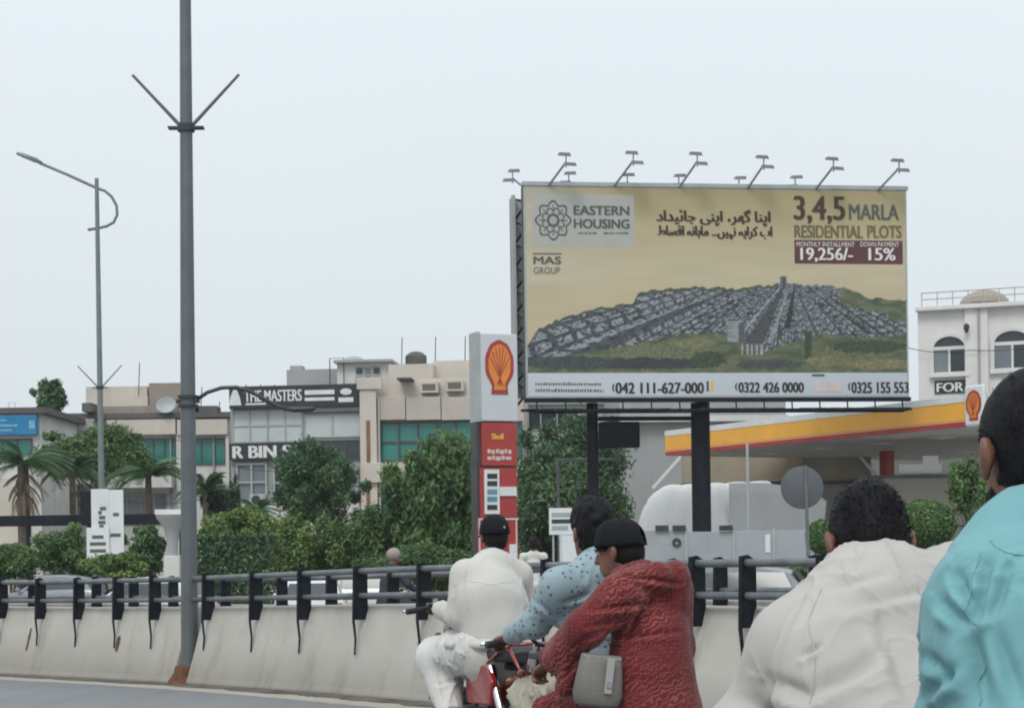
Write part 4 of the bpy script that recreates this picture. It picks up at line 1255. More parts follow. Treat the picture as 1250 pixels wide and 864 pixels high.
bt("MAS", M_INKG, 652, 315, 685, 324, .012, .01); bt("GROUP", M_INKG, 652, 328, 684, 336, .012, .0)
bt(shape_urdu("اپنا گھر، اپنی جائیداد"), M_INKB, 803, 258, 941, 278, .012, .022)
bt(shape_urdu("اب کرایہ نہیں۔۔ ماہانہ اقساط"), M_INKB, 804, 278, 943, 294, .012, .020)
bt("3,4,5", M_INKB, 971, 242, 1032, 275, .012, .025); bt("MARLA", M_INKG, 1038, 252, 1098, 270, .012, .012)
bt("RESIDENTIAL", M_OLIVE, 971, 277, 1054, 292, .012, .012); bt("PLOTS", M_OLIVE, 1060, 277, 1101, 292, .012, .012)
bbox_("price_patch", M_MAROON, 970.5, 295, 1102.5, 323, .010)
bt("MONTHLY INSTALLMENT", M_INKW, 973, 297, 1044, 302.5, .014, .0); bt("DOWN PAYMENT", M_INKW, 1051, 297, 1098, 302.5, .014, .0)
bt("19,256/-", M_INKW, 978, 304, 1041, 321, .014, .014); bt("15%", M_INKW, 1061, 304, 1093, 319, .014, .014)
faint_print(M_INKG, 652, 732, 466.5, 470); faint_print(M_INKG, 652, 736, 474, 478)
bt("(", M_INK, 746, 468, 748, 477, .012, .01); bt("042 111-627-000", M_INK, 750, 466, 857, 479, .012, .014)
bt("(", M_INK, 896, 466, 898, 475, .012, .01); bt("0322 426 0000", M_INK, 900, 465, 979, 477, .012, .012)
bt("(", M_INK, 1034, 465, 1036, 474, .012, .01); bt("0325 155 553", M_INK, 1038, 464, 1107, 477, .012, .012)
for (x0, x1, m_) in ((861, 863.5, M_INKB), (866, 869, M_SHYEL), (992, 1000, M_PRINT), (1003, 1012, M_PRINT), (1015, 1026, M_PRINT)): bbox_("print_mark", m_, x0, 464, x1, 476, .012)
bbox_("patch", M_INKG, 990, 455, 1005, 457.5, .012); bbox_("torn_corner", M_DARKROOF, 812, 484, 824, 487, .02)
# structure behind: rear panel, side truss and edge strips
MB().box(U0 - .25, U1 + .1, 1.25, 1.35, Z0 + .1, Z1 - .15).build("rear_panel", M_FRAME, F.root)
MB().box(U0 - .02, U0 + .04, .17, .45, Z0, Z1).build("edge_strip", M_DARKMETAL, F.root)
MB().box(U0 - .22, U0 - .12, .95, 1.2, Z0 + .05, Z1 - .1).build("edge_strip", M_FRAME, F.root)
sd = MB()
for k in range(9):
    z = Z0 + (Z1 - Z0) * (k + .3) / 9
    sd.bar((U0 + .1, .2, z), (U0 - .1, 1.2, z + .3), .05, .05); sd.bar((U0 + .1, .2, z), (U0 - .1, 1.2, z - .3), .05, .05)
sd.build("side_truss", M_STEEL, F.root)
for z in (Z0 - .06, Z1 + .05):
    MB().box(U0 - .05, U1 + .05, -.03, .2, z - .06, z + .055).build("frame_bar", M_FRAME if z > Z0 else M_STEEL, F.root)
# columns and cross beams
def column(px0, px1, d):
    u0, u1, a, b = F.rect(px0, 486, px1, 660)
    r = (u1 - u0) / 2
    MB().tube([((u0 + u1) / 2, d, 0), ((u0 + u1) / 2, d, Z0 - .1)], r, 20).build("column", M_STEEL, F.root, sm=40)
column(722, 736, .7); column(851, 874, .7)
u0, u1, a, b = F.rect(736, 506, 852, 511); MB().box(u0, u1, .6, .8, a, b).build("beam", M_STEEL, F.root)
u0, u1, a, b = F.rect(640, 497, 722, 500); MB().box(u0, u1, .6, .75, a, b).build("beam", M_STEEL, F.root)
u0, u1, a, b = F.rect(736, 513, 785, 545); MB().box(u0, u1, .45, .75, a, b).build("control_box", M_STEEL, F.root, bevel=.03)
# catwalk below the face
cw = MB()
zc = Z0 - .42
for d in (-.75, -.05): cw.bar((U0 + .3, d, zc), (U1 - .2, d, zc), .05, .07)
nb = 26
for k in range(nb + 1):
    u = U0 + .3 + (U1 - U0 - .5) * k / nb
    cw.bar((u, -.75, zc), (u, .1, zc), .03, .04)
    if k % 2 == 0: cw.bar((u, -.02, zc), (u, .05, Z0 - .05), .035, .035)
cw.build("catwalk", M_STEEL, F.root)
for k in range(nb):
    u = U0 + .3 + (U1 - U0 - .5) * k / nb
    if k in (3, 9, 10, 17): continue
    MB().box(u + .03, u + (U1 - U0 - .5) / nb - .02, -.72, -.1, zc + .04, zc + .055).build("catwalk_plate", M_DARKMETAL, F.root)
# flood lamps along the top edge
M_LAMPG = mat("flood_grey", (.20, .225, .24), .5, .15, metal=.3)
def flood(px, py, hx, hy, rear=False):
    u, z = F.uz(px, py); hu, hz = F.uz(hx, hy)
    root = MB().bar((u, .1 if not rear else 1.0, z - .05), (hu, -.75 if not rear else 1.9, hz), .045, .045).build("flood_lamp_arm", M_LAMPG, F.root)
    d = -.75 if not rear else 1.9; s = 1 if not rear else -1
    for k, off in enumerate((.16, -.12)):
        x0 = hu + (-.16 if k == 0 else .0) * s
        MB().add([(x0 - .06 * s, d - .10, hz + off), (x0 + .30 * s, d - .10, hz + off - .015), (x0 + .30 * s, d + .12, hz + off + .035), (x0 - .06 * s, d + .12, hz + off + .05),
                  (x0 - .04 * s, d - .10, hz + off + .10), (x0 + .26 * s, d - .10, hz + off + .09), (x0 + .26 * s, d + .12, hz + off + .12), (x0 - .04 * s, d + .12, hz + off + .13)],
                 [(0, 1, 2, 3), (7, 6, 5, 4), (0, 4, 5, 1), (1, 5, 6, 2), (2, 6, 7, 3), (3, 7, 4, 0)]).build("flood_head", M_LAMPG, root)
    MB().bar((hu, d, hz - .15), (hu, d, hz + .2), .03, .03).build("flood_bracket", M_LAMPG, root)
for a in ((667, 228, 686, 205), (747, 229, 767, 203), (827, 230, 844, 204), (911, 231, 924, 208), (994, 232, 1008, 210), (1069, 234, 1087, 212)): flood(*a)
for a in ((654, 226, 636, 201), (719, 228, 707, 204), (792, 229, 781, 206), (857, 230, 846, 207), (930, 231, 922, 210), (1003, 233, 993, 209)): flood(*a, rear=True)

# ------------------------------------------------------------------ filling station canopy
FL, FR = P(815, 556, 67), P(1181, 515.5, 53.2)
yaw = math.degrees(math.atan2(FR.y - FL.y, FR.x - FL.x))
F = Facade("station_canopy", 815, 67, yaw)
# Facade() takes its origin at row 650; columns of pixels stay vertical enough for our purpose
tag(F.root, "filling station canopy with yellow, white and red fascia behind the round sign", "canopy")
LN = (FR - FL).xy.length; zb = FL.z - GZ; zf = .92
M_CEIL = mat("canopy_ceiling", (.46, .45, .43), .6, .1, 1.0, streak=0, dirt=.3, dirt_scale=.8)
DP = 13.0
MB().box(.1, LN - .02, .12, DP, zb + .05, zb + zf - .12).build("roof_slab", M_CEIL, F.root)
for i in range(9): # ceiling panels with joints
    u0 = .12 + (LN - .2) * i / 9
    MB().box(u0 + .02, u0 + (LN - .2) / 9 - .02, .15, DP - .05, zb - .0, zb + .045).build("ceiling_panel", M_CEIL, F.root)
def band(name, mt, z0, z1, proud):
    mb = MB(); mb.box(-.02 - proud, LN, -proud, .1, zb + z0, zb + z1)
    mb.build(name, mt, F.root)
    MB().box(-.02 - proud, .1 - .003, .101, DP, zb + z0, zb + z1).build(name, mt, F.root)
band("red_band", M_SHRED, .0, .12, .03)
band("peach_band", M_PEACH, .132, .21, .022)
band("yellow_band", M_SHYEL, .212, .72, .02)
band("white_band", M_WHITE, .722, zf, .035)
eb = MB().box(LN + .01, LN + .80, -.08, .06, zb - .02, zb + 1.18).build("emblem_box", M_WHITE, F.root, bevel=.08)
sc_w = 1.0
shell_emblem(eb, LN + .41, zb + .58, .54, .80, -.084)
for (u, d) in ((LN * .30, 6.5), (LN * .80, 6.5)):
    MB().box(u - .2, u + .2, d - .2, d + .2, 0, zb).build("column", M_SHRED, F.root, bevel=.03)
# fuel pumps in the shade
for k, (u, d) in enumerate(((LN * .30 + 1.1, 6.5), (LN * .8 - 1.2, 6.5))):
    w_ = F.root.matrix_basis @ Vector((u, d, 0))
    r = empty("fuel_pump", (w_.x, w_.y, GZ), math.radians(yaw))
    tag(r, ["fuel pump under the canopy's far end", "fuel pump under the canopy's near end"][k], "fuel pump", "fuel pumps")
    MB().box(-.45, .45, -.3, .3, 0, 1.9).build("cabinet", M_SHYEL, r, bevel=.03)
    MB().box(-.35, .35, -.32, -.301, 1.2, 1.7).build("screen", G_DARK, r)
    MB().tube([(.46, 0, 1.5), (.6, 0, 1.0), (.58, 0, .4), (.48, 0, .8)], .025, 6).build("hose", M_BLACK, r)

# shop and walls of the station
F = Facade("station_shop", 900, 71, -6)
tag(F.root, "tan roofed station shop beneath the canopy behind the white cover", "building")
M_TAN = mat("tan_fascia", (.33, .295, .23), .8, .1, .8, streak=.4, dirt_scale=.8)
F.box("wall", M_GREYWALL, 836, 588, 1062, 660, 0, 7, ground=True)
F.box("roof_fascia", M_TAN, 832, 556, 980, 589, .6, .02)
F.box("roof_fascia", M_TAN, 981, 552, 1062, 592, .5, .02)
F.box("rear_wall", mat("rear_wall_dull", (.16, .16, .15), .9, .2, .8), 1040, 540, 1290, 660, -6, 8, ground=True)
F.box("fascia_trim", M_DARKROOF, 832, 589.2, 1062, 592.5, .65, .02)
u0, z0 = F.uz(797, 596); u1, z1 = F.uz(838, 550); MB().bar((u0, -.4, z0), (u1, -.4, z1), .12, .12).build("white_strut", M_WHITE, F.root)
u0, z0 = F.uz(1075, 590); u1, z1 = F.uz(1046, 556); MB().bar((u0, -.7, z0), (u1, -.7, z1), .12, .12).build("white_strut", M_WHITE, F.root)
F = Facade("boundary_wall", 1140, 58, -4)
tag(F.root, "beige boundary wall with dark coping behind the round clipped bush", "wall")
F.box("wall", mat("boundary_beige", (.30, .285, .25), .9, .1, .8, bump=.15, bscale=15, streak=.4, dirt_scale=.8), 1052, 582, 1290, 700, 0, .25, ground=True)
F.box("coping", M_DARKROOF, 1050, 578, 1290, 582.3, .08, .33)
F.box("white_sign", M_WHITE, 1098, 566, 1150, 577.8, -.05, .2)
F.box("white_sign", M_WHITE, 1127, 556, 1146, 565.8, -.05, .2)
F.box("wall_joint", M_DARKROOF, 1160, 640, 1290, 642, .02, .01)
# grey hoarding panels
F = Facade("metal_hoarding", 880, 47, -3)
tag(F.root, "low grey metal panel fence in front of the white cover, behind the railing", "fence")
M_HOARD = mat("hoarding_grey", (.33, .36, .38), .6, .1, 1.0, metal=.1, streak=.35, dirt_col=(.2, .2, .2), dirt_scale=1.2)
xs = [779, 838, 896, 945, 986]
for a, b in zip(xs[:-1], xs[1:]):
    F.box("panel", M_HOARD, a + .5, 648 + random.uniform(-1, 1), b - .5, 735, .03, .03, bevel=.01)
for x in xs: F.box("post", M_FRAME, x - 1.5, 645, x + 1.5, 735, .06, .08)
for x, t in ((808, 0), (829, 0), (886, 0)):
    F.box("lamp_box", M_DARKMETAL, x - 8, 641, x + 8, 647.5, .12, .12)
u0, z0 = F.uz(826, 662); MB().lathe([(.05, 0), (.12, 0), (.12, .03), (.05, .03)], 14, Matrix.Translation((u0, -.035, z0)) @ Matrix.Rotation(PI / 2, 4, 'X'), closed=True).build("ring_mark", M_DARKMETAL, F.root)
F.box("notice", M_FRAME, 812, 660, 818, 664, .04, .0)
F.box("notice", M_WHITE, 934, 652, 940, 674, .05, .0)

# white fabric cover with rounded shoulders
def white_cover():
    Y = 60
    c = P(870, 650, Y)
    s = FPX / Y
    root = empty("fabric_cover", (c.x, Y, ground_z(Y))); tag(root, "white rounded fabric cover, tent like, behind the right billboard column", "cover")
    gz = ground_z(Y)
    u0, u1 = (778 - 870) / s, (938 - 870) / s; zt = P(870, 592, Y).z - gz
    rings = []
    nU, nV = 60, 34
    for i in range(nU + 1):
        u = u0 + (u1 - u0) * i / nU
        e = min(1, (u - u0) / 1.15); sh = math.sqrt(max(0, 1 - (1 - e) ** 2)) if e < 1 else 1.0
        ridge = .07 * abs(math.sin(i / nU * PI * 6)) ** .5
        top = zt * (.55 + .45 * sh) + .12 * (i / nU) - .04 + ridge * .6
        ring_ = []
        for j in range(nV + 1):
            t = j / nV * PI
            dy = -math.cos(t) * 1.5; zz = math.sin(t)
            sgn = 1 if dy > 0 else -1
            yq = sgn * abs(math.cos(t)) ** .45 * 1.5 * (.55 + .45 * sh)
            zq = zz ** .6 * top
            wr = .12 * (vnoise(np.array([[u * 3, zq * .8, sgn * 5.0]]))[0] - .5)
            ring_.append(Vector((u, yq - wr - ridge * (1 if dy < 0 else -1) * .8, zq)))
        rings.append(ring_)
    MB().loft(rings, closed=False).build("cover", mat("white_fabric", (.82, .82, .80), .8, .03, 1.0, bump=.1, bscale=12, streak=.25, dirt_col=(.5, .48, .44), dirt_scale=1.0), root, sm=True)
    # gathered side curtain on the right end
    vs, fs = [], []
    ua, ub = (884 - 870) / s, (1000 - 870) / s
    nA_, nZ = 44, 12
    for j in range(nZ + 1):
        f = j / nZ
        for i in range(nA_ + 1):
            t = i / nA_
            zt2 = zt * (1.0 - .12 * max(0, (t - .35)) - .5 * max(0, t - .85))
            u = ua + (ub - ua) * (t * (1 - .12 * (1 - f) * (1 if t > .5 else 0)))
            vs.append((u, -1.55 + .14 * math.sin(t * 19 + f * 1.5) * (.3 + .7 * (1 - f)), zt2 * f))
    n1 = nA_ + 1
    for j in range(nZ):
        for i in range(nA_): fs.append((j * n1 + i, j * n1 + i + 1, (j + 1) * n1 + i + 1, (j + 1) * n1 + i))
    cu = MB().add(vs, fs).build("side_curtain", mat("grey_fabric", (.60, .61, .61), .8, .06, 1.0), root, sm=True)
    so = cu.modifiers.new("thick", 'SOLIDIFY'); so.thickness = .02
    fr = MB()
    for u in (u0 + .3, 0, u1): fr.tube([(u, 0, 0), (u, 0, zt * .9)], .03, 8)
    fr.build("frame", M_FRAME, root)
white_cover()
# slim pole in front of the canopy
def slim_pole(label, px, y0, Y, r, m_, name="slim_pole"):
    a = P(px, y0, Y); gz = ground_z(Y)
    o = MB().tube([(0, 0, 0), (.0, 0, a.z - gz)], [r, r * .8], 10).lathe([(r * 3, 0), (r * 3, .02), (r * 1.3, .06)], 12).build(name, m_, None, sm=40)
    o.location = (a.x, Y, gz); tag(o, label, "pole"); return o
slim_pole("slim pale pole in front of the canopy, right of the thick billboard column", 912, 541, 50, .05, M_FRAME)

# round road sign seen from behind
p = P(983, 595, 30); gz = ground_z(30); h = p.z - gz
r = empty("round_sign", (p.x, 30, gz)); tag(r, "round road sign seen from its grey back, on a thin post", "road sign")
MB().tube([(0.06, -.03, 0), (0.0, -.03, h + .37)], .03, 10).build("post", M_RAIL, r, sm=40)
M_SIGNB = mat("sign_back_grey", (.11, .12, .13), .6, .12, 3, metal=.2)
rot = Matrix.Translation((-.055, .0, h)) @ Matrix.Rotation(PI / 2, 4, 'X')
MB().lathe([(.02, 0), (.34, 0), (.355, .006), (.355, .02), (.34, .026), (.02, .026)], 40, rot).build("disc", M_SIGNB, r, sm=40)
MB().box(-.36, .25, -.02, .0, h - .02, h + .01).build("clamp", M_DARKMETAL, r)

# gantry lamp, small notice board and white cabinet near the totem
Y = 56
a = P(681, 562, Y); gz = ground_z(Y); h = a.z - gz; s = FPX / Y
r = empty("arm_post", (a.x, Y, gz)); tag(r, "thin pale post with a long horizontal arm beside the left billboard column", "post")
MB().tube([(0, 0, 0), (0, 0, h)], .045, 8).build("post", M_RAIL, r, sm=40)
MB().tube([(0, 0, h), (1.0, 0, h + .03), (1.9, 0, h)], .04, 8).build("arm", M_RAIL, r, sm=40)
MB().box(1.75, 1.95, -.05, .05, h - .02, h + .3).build("bracket", M_RAIL, r)
Y = 45
a, b = P(670, 620, Y), P(703, 652, Y); gz = ground_z(Y)
r = empty("notice_board", ((a.x + b.x) / 2, Y, gz)); tag(r, "small white notice board with dark print left of the man in the dotted shirt", "notice board")
hw = (b.x - a.x) / 2
MB().box(-hw, hw, -.02, .02, b.z - gz, a.z - gz).build("board", M_WHITE, r)
for k, f in enumerate((.25, .5, .75)):
    z = b.z - gz + (a.z - b.z) * f; MB().box(-hw * .8, hw * (.4 + .2 * k), -.03, -.021, z - .05, z + .05).build("print_stripe", M_HOARD if k != 1 else L_DARK, r)
for s_ in (-1, 1): MB().tube([(s_ * hw * .7, .04, 0), (s_ * hw * .7, .04, a.z - gz)], .025, 8).build("leg", M_FRAME, r)
a, b = P(681, 651, Y), P(709, 700, Y)
r = empty("utility_cabinet", ((a.x + b.x) / 2, Y - 1.5, gz)); tag(r, "white upright cabinet below the small notice board", "cabinet")
hw = (b.x - a.x) / 2
MB().box(-hw, hw, -.25, .25, 0, a.z - gz).build("body", M_CABINET, r, bevel=.02)
MB().box(-hw + .06, hw - .06, -.265, -.251, .15, a.z - gz - .1).build("door", M_WHITE, r, bevel=.01)
MB().box(hw - .16, hw - .13, -.29, -.266, .8, 1.0).build("handle", M_DARKMETAL, r)

# ------------------------------------------------------------------ left side: banners, gate beam and posts
Y = 48.6
def banner(label, x0, y0, x1, y1, marks, dy):
    a, b = P(x0, y0, Y), P(x1, y1, Y); c = ((a.x + b.x) / 2, Y + dy, b.z)
    r = empty("banner_board", c); tag(r, label, "banner", "boards fixed to the slender lamp post")
    hw, h = (b.x - a.x) / 2, a.z - b.z
    MB().box(-hw, hw, -.02, .02, 0, h).build("board", M_WHITE, r)
    for (fx0, fx1, fz) in marks: MB().box(-hw + 2 * hw * fx0, -hw + 2 * hw * fx1, -.028, -.021, h * fz - .05, h * fz + .04).build("print_stripe", M_INKG, r)
    MB().box(-hw * .3, hw * .3, .021, .12, h * .7, h * .78).box(-hw * .3, hw * .3, .021, .12, h * .2, h * .28).build("bracket", M_DARKMETAL, r)
    return r
banner("tall white banner board on the slender lamp post, right part", 134, 598, 153, 676, ((.3, .7, .62), (.1, .8, .3)), -.16)
banner("narrow white banner board with dark scribbles left of the lamp post", 113, 597, 135, 646, ((.45, .8, .30), (.4, .6, .42), (.5, .85, .52), (.4, .8, .18), (.45, .7, .08)), -.17)
banner("small square white board with three lines of print low on the lamp post", 108, 644, 136, 681, ((.15, .85, .25), (.15, .85, .48), (.25, .75, .7)), -.22)
Y = 63
a, b = P(-60, 628, Y), P(232, 641, Y); gz = ground_z(Y)
r = empty("beam_gantry", ((a.x + b.x) / 2, Y, gz)); tag(r, "long dark horizontal beam on posts in front of the palm trees", "beam")
hw = (b.x - a.x) / 2
MB().box(-hw, hw, -.12, .12, P(100, 641, Y).z - gz, P(100, 628, Y).z - gz).build("beam", M_STEEL, r, bevel=.02)
for x in (-hw + .3, -hw * .35, hw * .16, hw - .3): MB().box(x - .07, x + .07, -.07, .07, 0, P(100, 640, Y).z - gz).build("post", M_STEEL, r)
zt = P(100, 600, Y).z - gz; xx_ = P(108, 600, Y).x - r.location.x
MB().box(xx_ - .25, xx_ + .25, -.1, .1, P(100, 627.5, Y).z - gz, zt).build("frame_panel", M_STEEL, r)
Y = 55
a = P(210, 628, Y); gz = ground_z(Y); h = a.z - gz
r = empty("flared_post", (a.x, Y, gz)); tag(r, "white post with a flared funnel top just left of the tall lamp pole", "post")
MB().box(-.24, .24, -.2, .2, 0, h * .62).build("shaft", M_WHITEWALL, r, bevel=.02)
MB().lathe([(.16, h * .62), (.17, h * .74), (.26, h * .88), (.48, h * .97), (.50, h)], 20).build("funnel", M_FRAME, r, sm=40)
MB().box(-.5, .5, -.12, .12, h * 1.003, h * 1.05).build("cap", M_WHITE, r)
MB().tube([(.0, -.22, h * .25), (.12, -.3, h * .3), (.0, -.22, h * .36)], .02, 6).build("hook", M_DARKMETAL, r)

# ================================================================== VEHICLES
M_TYRE = mat("tyre_rubber", (.02, .02, .021), .85, .2, 8)
M_CHROME = mat("chrome", (.62, .63, .64), .18, .05, metal=1.0)
M_BIKERED = mat("tank_red", (.26, .012, .014), .25, .1, coat=.6)
M_BIKEBLK = mat("bike_black", (.018, .018, .02), .35, .15, coat=.3)
M_SEAT = mat("seat_vinyl", (.02, .02, .022), .5, .2, 6, bump=.15, bscale=120)
M_ENGINE = mat("engine_alloy", (.30, .30, .30), .45, .2, 10, metal=.7, dirt=.5, dirt_scale=9)
M_REDLENS = mat("red_lens", (.35, .01, .01), .15, .05, coat=.5)
M_AMBER = mat("amber_lens", (.16, .05, .012), .15, .05, coat=.5)
M_PLATE = mat("number_plate", (.45, .46, .44), .5, .1)

def motorcycle(loc, rz, label, paint, tail_rack=True, scale=1.0):
    r = empty("motorcycle", loc, rz); r.scale = (scale,) * 3
    tag(r, label, "motorcycle", "motorcycles carrying the riders")
    RX = Matrix.Rotation(PI / 2, 4, 'X')
    for x, wd in ((.63, .032), (-.58, .036)):
        m = Matrix.Translation((x, 0, .29)) @ RX
        rim = MB().lathe([(.215, -.02), (.225, -.02), (.235, 0), (.225, .02), (.215, .02), (.222, 0)], 32, m, closed=True)
        rim.lathe([(.05, -.05), (.055, -.05), (.055, .05), (.05, .05)], 14, m)
        for k in range(18):
            a = 2 * PI * k / 18; s = .03 * (-1) ** k
            rim.bar((x + .05 * math.cos(a + .3), s, .29 + .05 * math.sin(a + .3)), (x + .22 * math.cos(a), 0, .29 + .22 * math.sin(a)), .004, .004)
        w_ = rim.build("wheel", M_CHROME, r, sm=40)
        MB().lathe([(.232 + .03 + wd * math.cos(2 * PI * k / 12), wd * math.sin(2 * PI * k / 12)) for k in range(12)], 36, m, closed=True).build("tyre", M_TYRE, w_, sm=True)
    def guard(x, a0, a1, rr, hw, mt, nm):
        vs, n_ = [], 14
        for i in range(n_ + 1):
            a = math.radians(a0 + (a1 - a0) * i / n_)
            for yy, dr in ((-hw, -.025), (-hw * .8, 0), (hw * .8, 0), (hw, -.025)):
                vs.append((x + (rr + dr) * math.cos(a), yy, .29 + (rr + dr) * math.sin(a)))
        o = MB().add(vs, [(4 * i + j, 4 * i + j + 1, 4 * i + 5 + j, 4 * i + 4 + j) for i in range(n_) for j in range(3)]).build(nm, mt, r, sm=50)
        so = o.modifiers.new("t", 'SOLIDIFY'); so.thickness = .006
    guard(.63, 20, 165, .335, .055, M_CHROME, "front_mudguard")
    guard(-.58, 15, 172, .345, .075, paint if tail_rack == 'red' else M_CHROME, "rear_mudguard")
    for s in (-1, 1):
        MB().tube([(.40, s * .085, .97), (.50, s * .085, .68), (.63, s * .075, .29)], [.02, .024, .024], 10).build("fork_leg", M_CHROME, r, sm=40)
        MB().tube([(-.36, s * .12, .68), (-.56, s * .11, .32)], [.028, .024], 10).build("shock_absorber", M_CHROME, r, sm=40)
    MB().box(.34, .46, -.11, .11, .90, .94).build("fork_yoke", M_BIKEBLK, r, bevel=.01)
    hb = MB().tube([(.30, .40, .985), (.33, .28, 1.0), (.38, .15, 1.03), (.40, .09, .98), (.40, 0, .955), (.40, -.09, .98), (.38, -.15, 1.03), (.33, -.28, 1.0), (.30, -.40, .985)], .012, 10).build("handlebar", M_BIKEBLK, r, sm=True)
    for s in (-1, 1):
        MB().tube([(.305, s * .40, .985), (.328, s * .28, .999)], .018, 12).build("grip", M_TYRE, hb, sm=40)
        MB().box(.31, .36, s * .235 - .025, s * .235 + .025, .985, 1.035).build("switch_box", M_BIKEBLK, hb, bevel=.008)
        MB().tube([(.365, s * .24, 1.0), (.385, s * .32, .995), (.365, s * .405, .985)], [.009, .007, .008], 8).build("lever", M_CHROME, hb, sm=True)
    ms_ = MB().tube([(.34, .22, 1.03), (.33, .30, 1.12), (.30, .36, 1.16)], .006, 8).build("mirror_stem", M_BIKEBLK, hb, sm=True) if tail_rack == 'mirror' else None
    hl = MB().lathe([(.01, -.12), (.06, -.10), (.085, -.04), (.09, .02), (.085, .03)], 20, Matrix.Translation((.50, 0, .86)) @ Matrix.Rotation(PI / 2, 4, 'Y')).build("headlight", paint, r, sm=40)
    MB().lathe([(.084, .028), (.06, .045), (.01, .05)], 20, Matrix.Translation((.50, 0, .86)) @ Matrix.Rotation(PI / 2, 4, 'Y')).build("lens", M_LAMPGLASS, hl, sm=True)
    # tank, seat, covers
    def ell(x, cz, hw, hh, n_=18, e=.75):
        o = []
        for k in range(n_):
            t = 2 * PI * k / n_; c, s = math.cos(t), math.sin(t)
            o.append(Vector((x, hw * abs(c) ** e * (1 if c > 0 else -1), cz + hh * abs(s) ** e * (1 if s > 0 else -1))))
        return o
    tk = MB().loft([ell(-.02, .72, .06, .05), ell(.02, .75, .10, .085), ell(.12, .775, .125, .105), ell(.24, .785, .13, .105), ell(.33, .785, .11, .085), ell(.37, .79, .06, .05)]).build("fuel_tank", paint, r, sm=40)
    MB().lathe([(.03, 0), (.032, .015), (.02, .022)], 16, Matrix.Translation((.2, 0, .888))).build("fuel_cap", M_CHROME, tk, sm=40)
    for s in (-1, 1):
        MB().box(.06, .30, s * .128 - .004, s * .128 + .004, .755, .80).build("tank_stripe", M_CHROME, tk)
        MB().prism([(-.42, .46), (-.46, .60), (-.36, .69), (-.10, .67), (-.03, .58), (-.06, .45)], s * .135 - .02, s * .135 + .02).build("side_cover", paint, r, bevel=.01)
        MB().tube([(.02, s * .1, .33), (.02, s * .28, .31)], .014, 8).tube([(.02, s * .2, .31), (.02, s * .29, .31)], .022, 8).build("foot_peg", M_TYRE, r, sm=40)
        MB().tube([(-.28, s * .12, .38), (-.30, s * .25, .38)], .018, 8).build("rear_peg", M_TYRE, r, sm=40)
        for x, z in ((.44, .83), (-.74, .62)):
            ic = MB().tube([(x, s * .06, z), (x, s * .14, z)], .008, 6).ball((x, s * .155, z), (.022, .024, .022), 10).build("indicator", M_AMBER, r, sm=40)
    MB().loft([ell(-.66, .745, .10, .03, e=.6), ell(-.62, .755, .12, .045, e=.6), ell(-.40, .755, .13, .05, e=.6), ell(-.15, .74, .125, .045, e=.6), ell(-.02, .745, .10, .045, e=.6), ell(.03, .755, .06, .03, e=.6)]).build("seat", M_SEAT, r, sm=40)
    MB().tube([(-.02, 0, .66), (-.30, 0, .68), (-.64, 0, .69)], .03, 8).tube([(.38, 0, .88), (.1, 0, .68), (-.05, 0, .5), (-.1, 0, .32)], .032, 8).tube([(.36, 0, .8), (.22, 0, .45), (.12, 0, .25)], .02, 8).build("frame", M_BIKEBLK, r, sm=40)
    en = MB().box(-.08, .14, -.11, .11, .22, .40).build("engine", M_ENGINE, r, bevel=.03)
    for k in range(6): MB().box(.15 + .028 * k, .163 + .028 * k, -.075, .075, .27, .41).build("cooling_fin", M_ENGINE, en)
    MB().tube([(.22, -.06, .30), (.2, -.12, .22), (.0, -.16, .21), (-.2, -.16, .24), (-.85, -.16, .34)], [.018, .018, .018, .03, .034], 10).build("exhaust", M_CHROME, r, sm=40)
    MB().box(-.60, -.05, .10, .135, .24, .32).build("chain_cover", paint, r, bevel=.015)
    tl = MB().box(-.90, -.84, -.05, .05, .58, .66).build("tail_light", M_REDLENS, r, bevel=.012)
    pl = MB().box(-.905, -.895, -.09, .09, .42, .55).build("number_plate", M_PLATE, r)
    gb = MB().tube([(-.35, .135, .70), (-.55, .14, .78), (-.72, .13, .82), (-.76, .0, .825), (-.72, -.13, .82), (-.55, -.14, .78), (-.35, -.135, .70)], .010, 8)
    gb.tube([(-.66, .13, .81), (-.78, .1, .66), (-.80, 0, .60)], .009, 8).tube([(-.66, -.13, .81), (-.78, -.1, .66), (-.80, 0, .60)], .009, 8)
    gb.build("grab_rail", M_BIKERED if tail_rack == 'red' else M_CHROME, r, sm=True)
    MB().tube([(-.02, .12, .26), (-.1, .2, .02)], .012, 8).build("stand", M_BIKEBLK, r, sm=40)
    return r

HEAD1, HEAD2, HEAD3 = 22, 24, 11
def bike_point(b, x, y, z):
    c, s = math.cos(b.rotation_euler[2]), math.sin(b.rotation_euler[2]); k = b.scale[0]
    return Vector((b.location.x + k * (x * c - y * s), b.location.y + k * (x * s + y * c), b.location.z + k * z))
bike1 = motorcycle((-.155, 10.75, 0), math.radians(90 + HEAD1), "red motorcycle ridden by the man in white with a black cap", M_BIKERED, 'red')
bike2 = motorcycle((.335, 8.0, 0), math.radians(90 + HEAD2), "motorcycle carrying the man in the dotted blue shirt and the passenger in red", mat("tank_darkred", (.12, .01, .012), .25, .1, coat=.6), True, .93)
bike3 = motorcycle((.74, 3.15, 0), math.radians(90 + HEAD3), "motorcycle under the man in white and the man in teal at the lower right", M_BIKEBLK, True, .95)
bike4 = motorcycle((P(478, 690, 30).x, 30, ground_z(30)), math.radians(35), "far motorcycle behind the railing carrying a rider with a pale helmet", M_BIKEBLK, True)

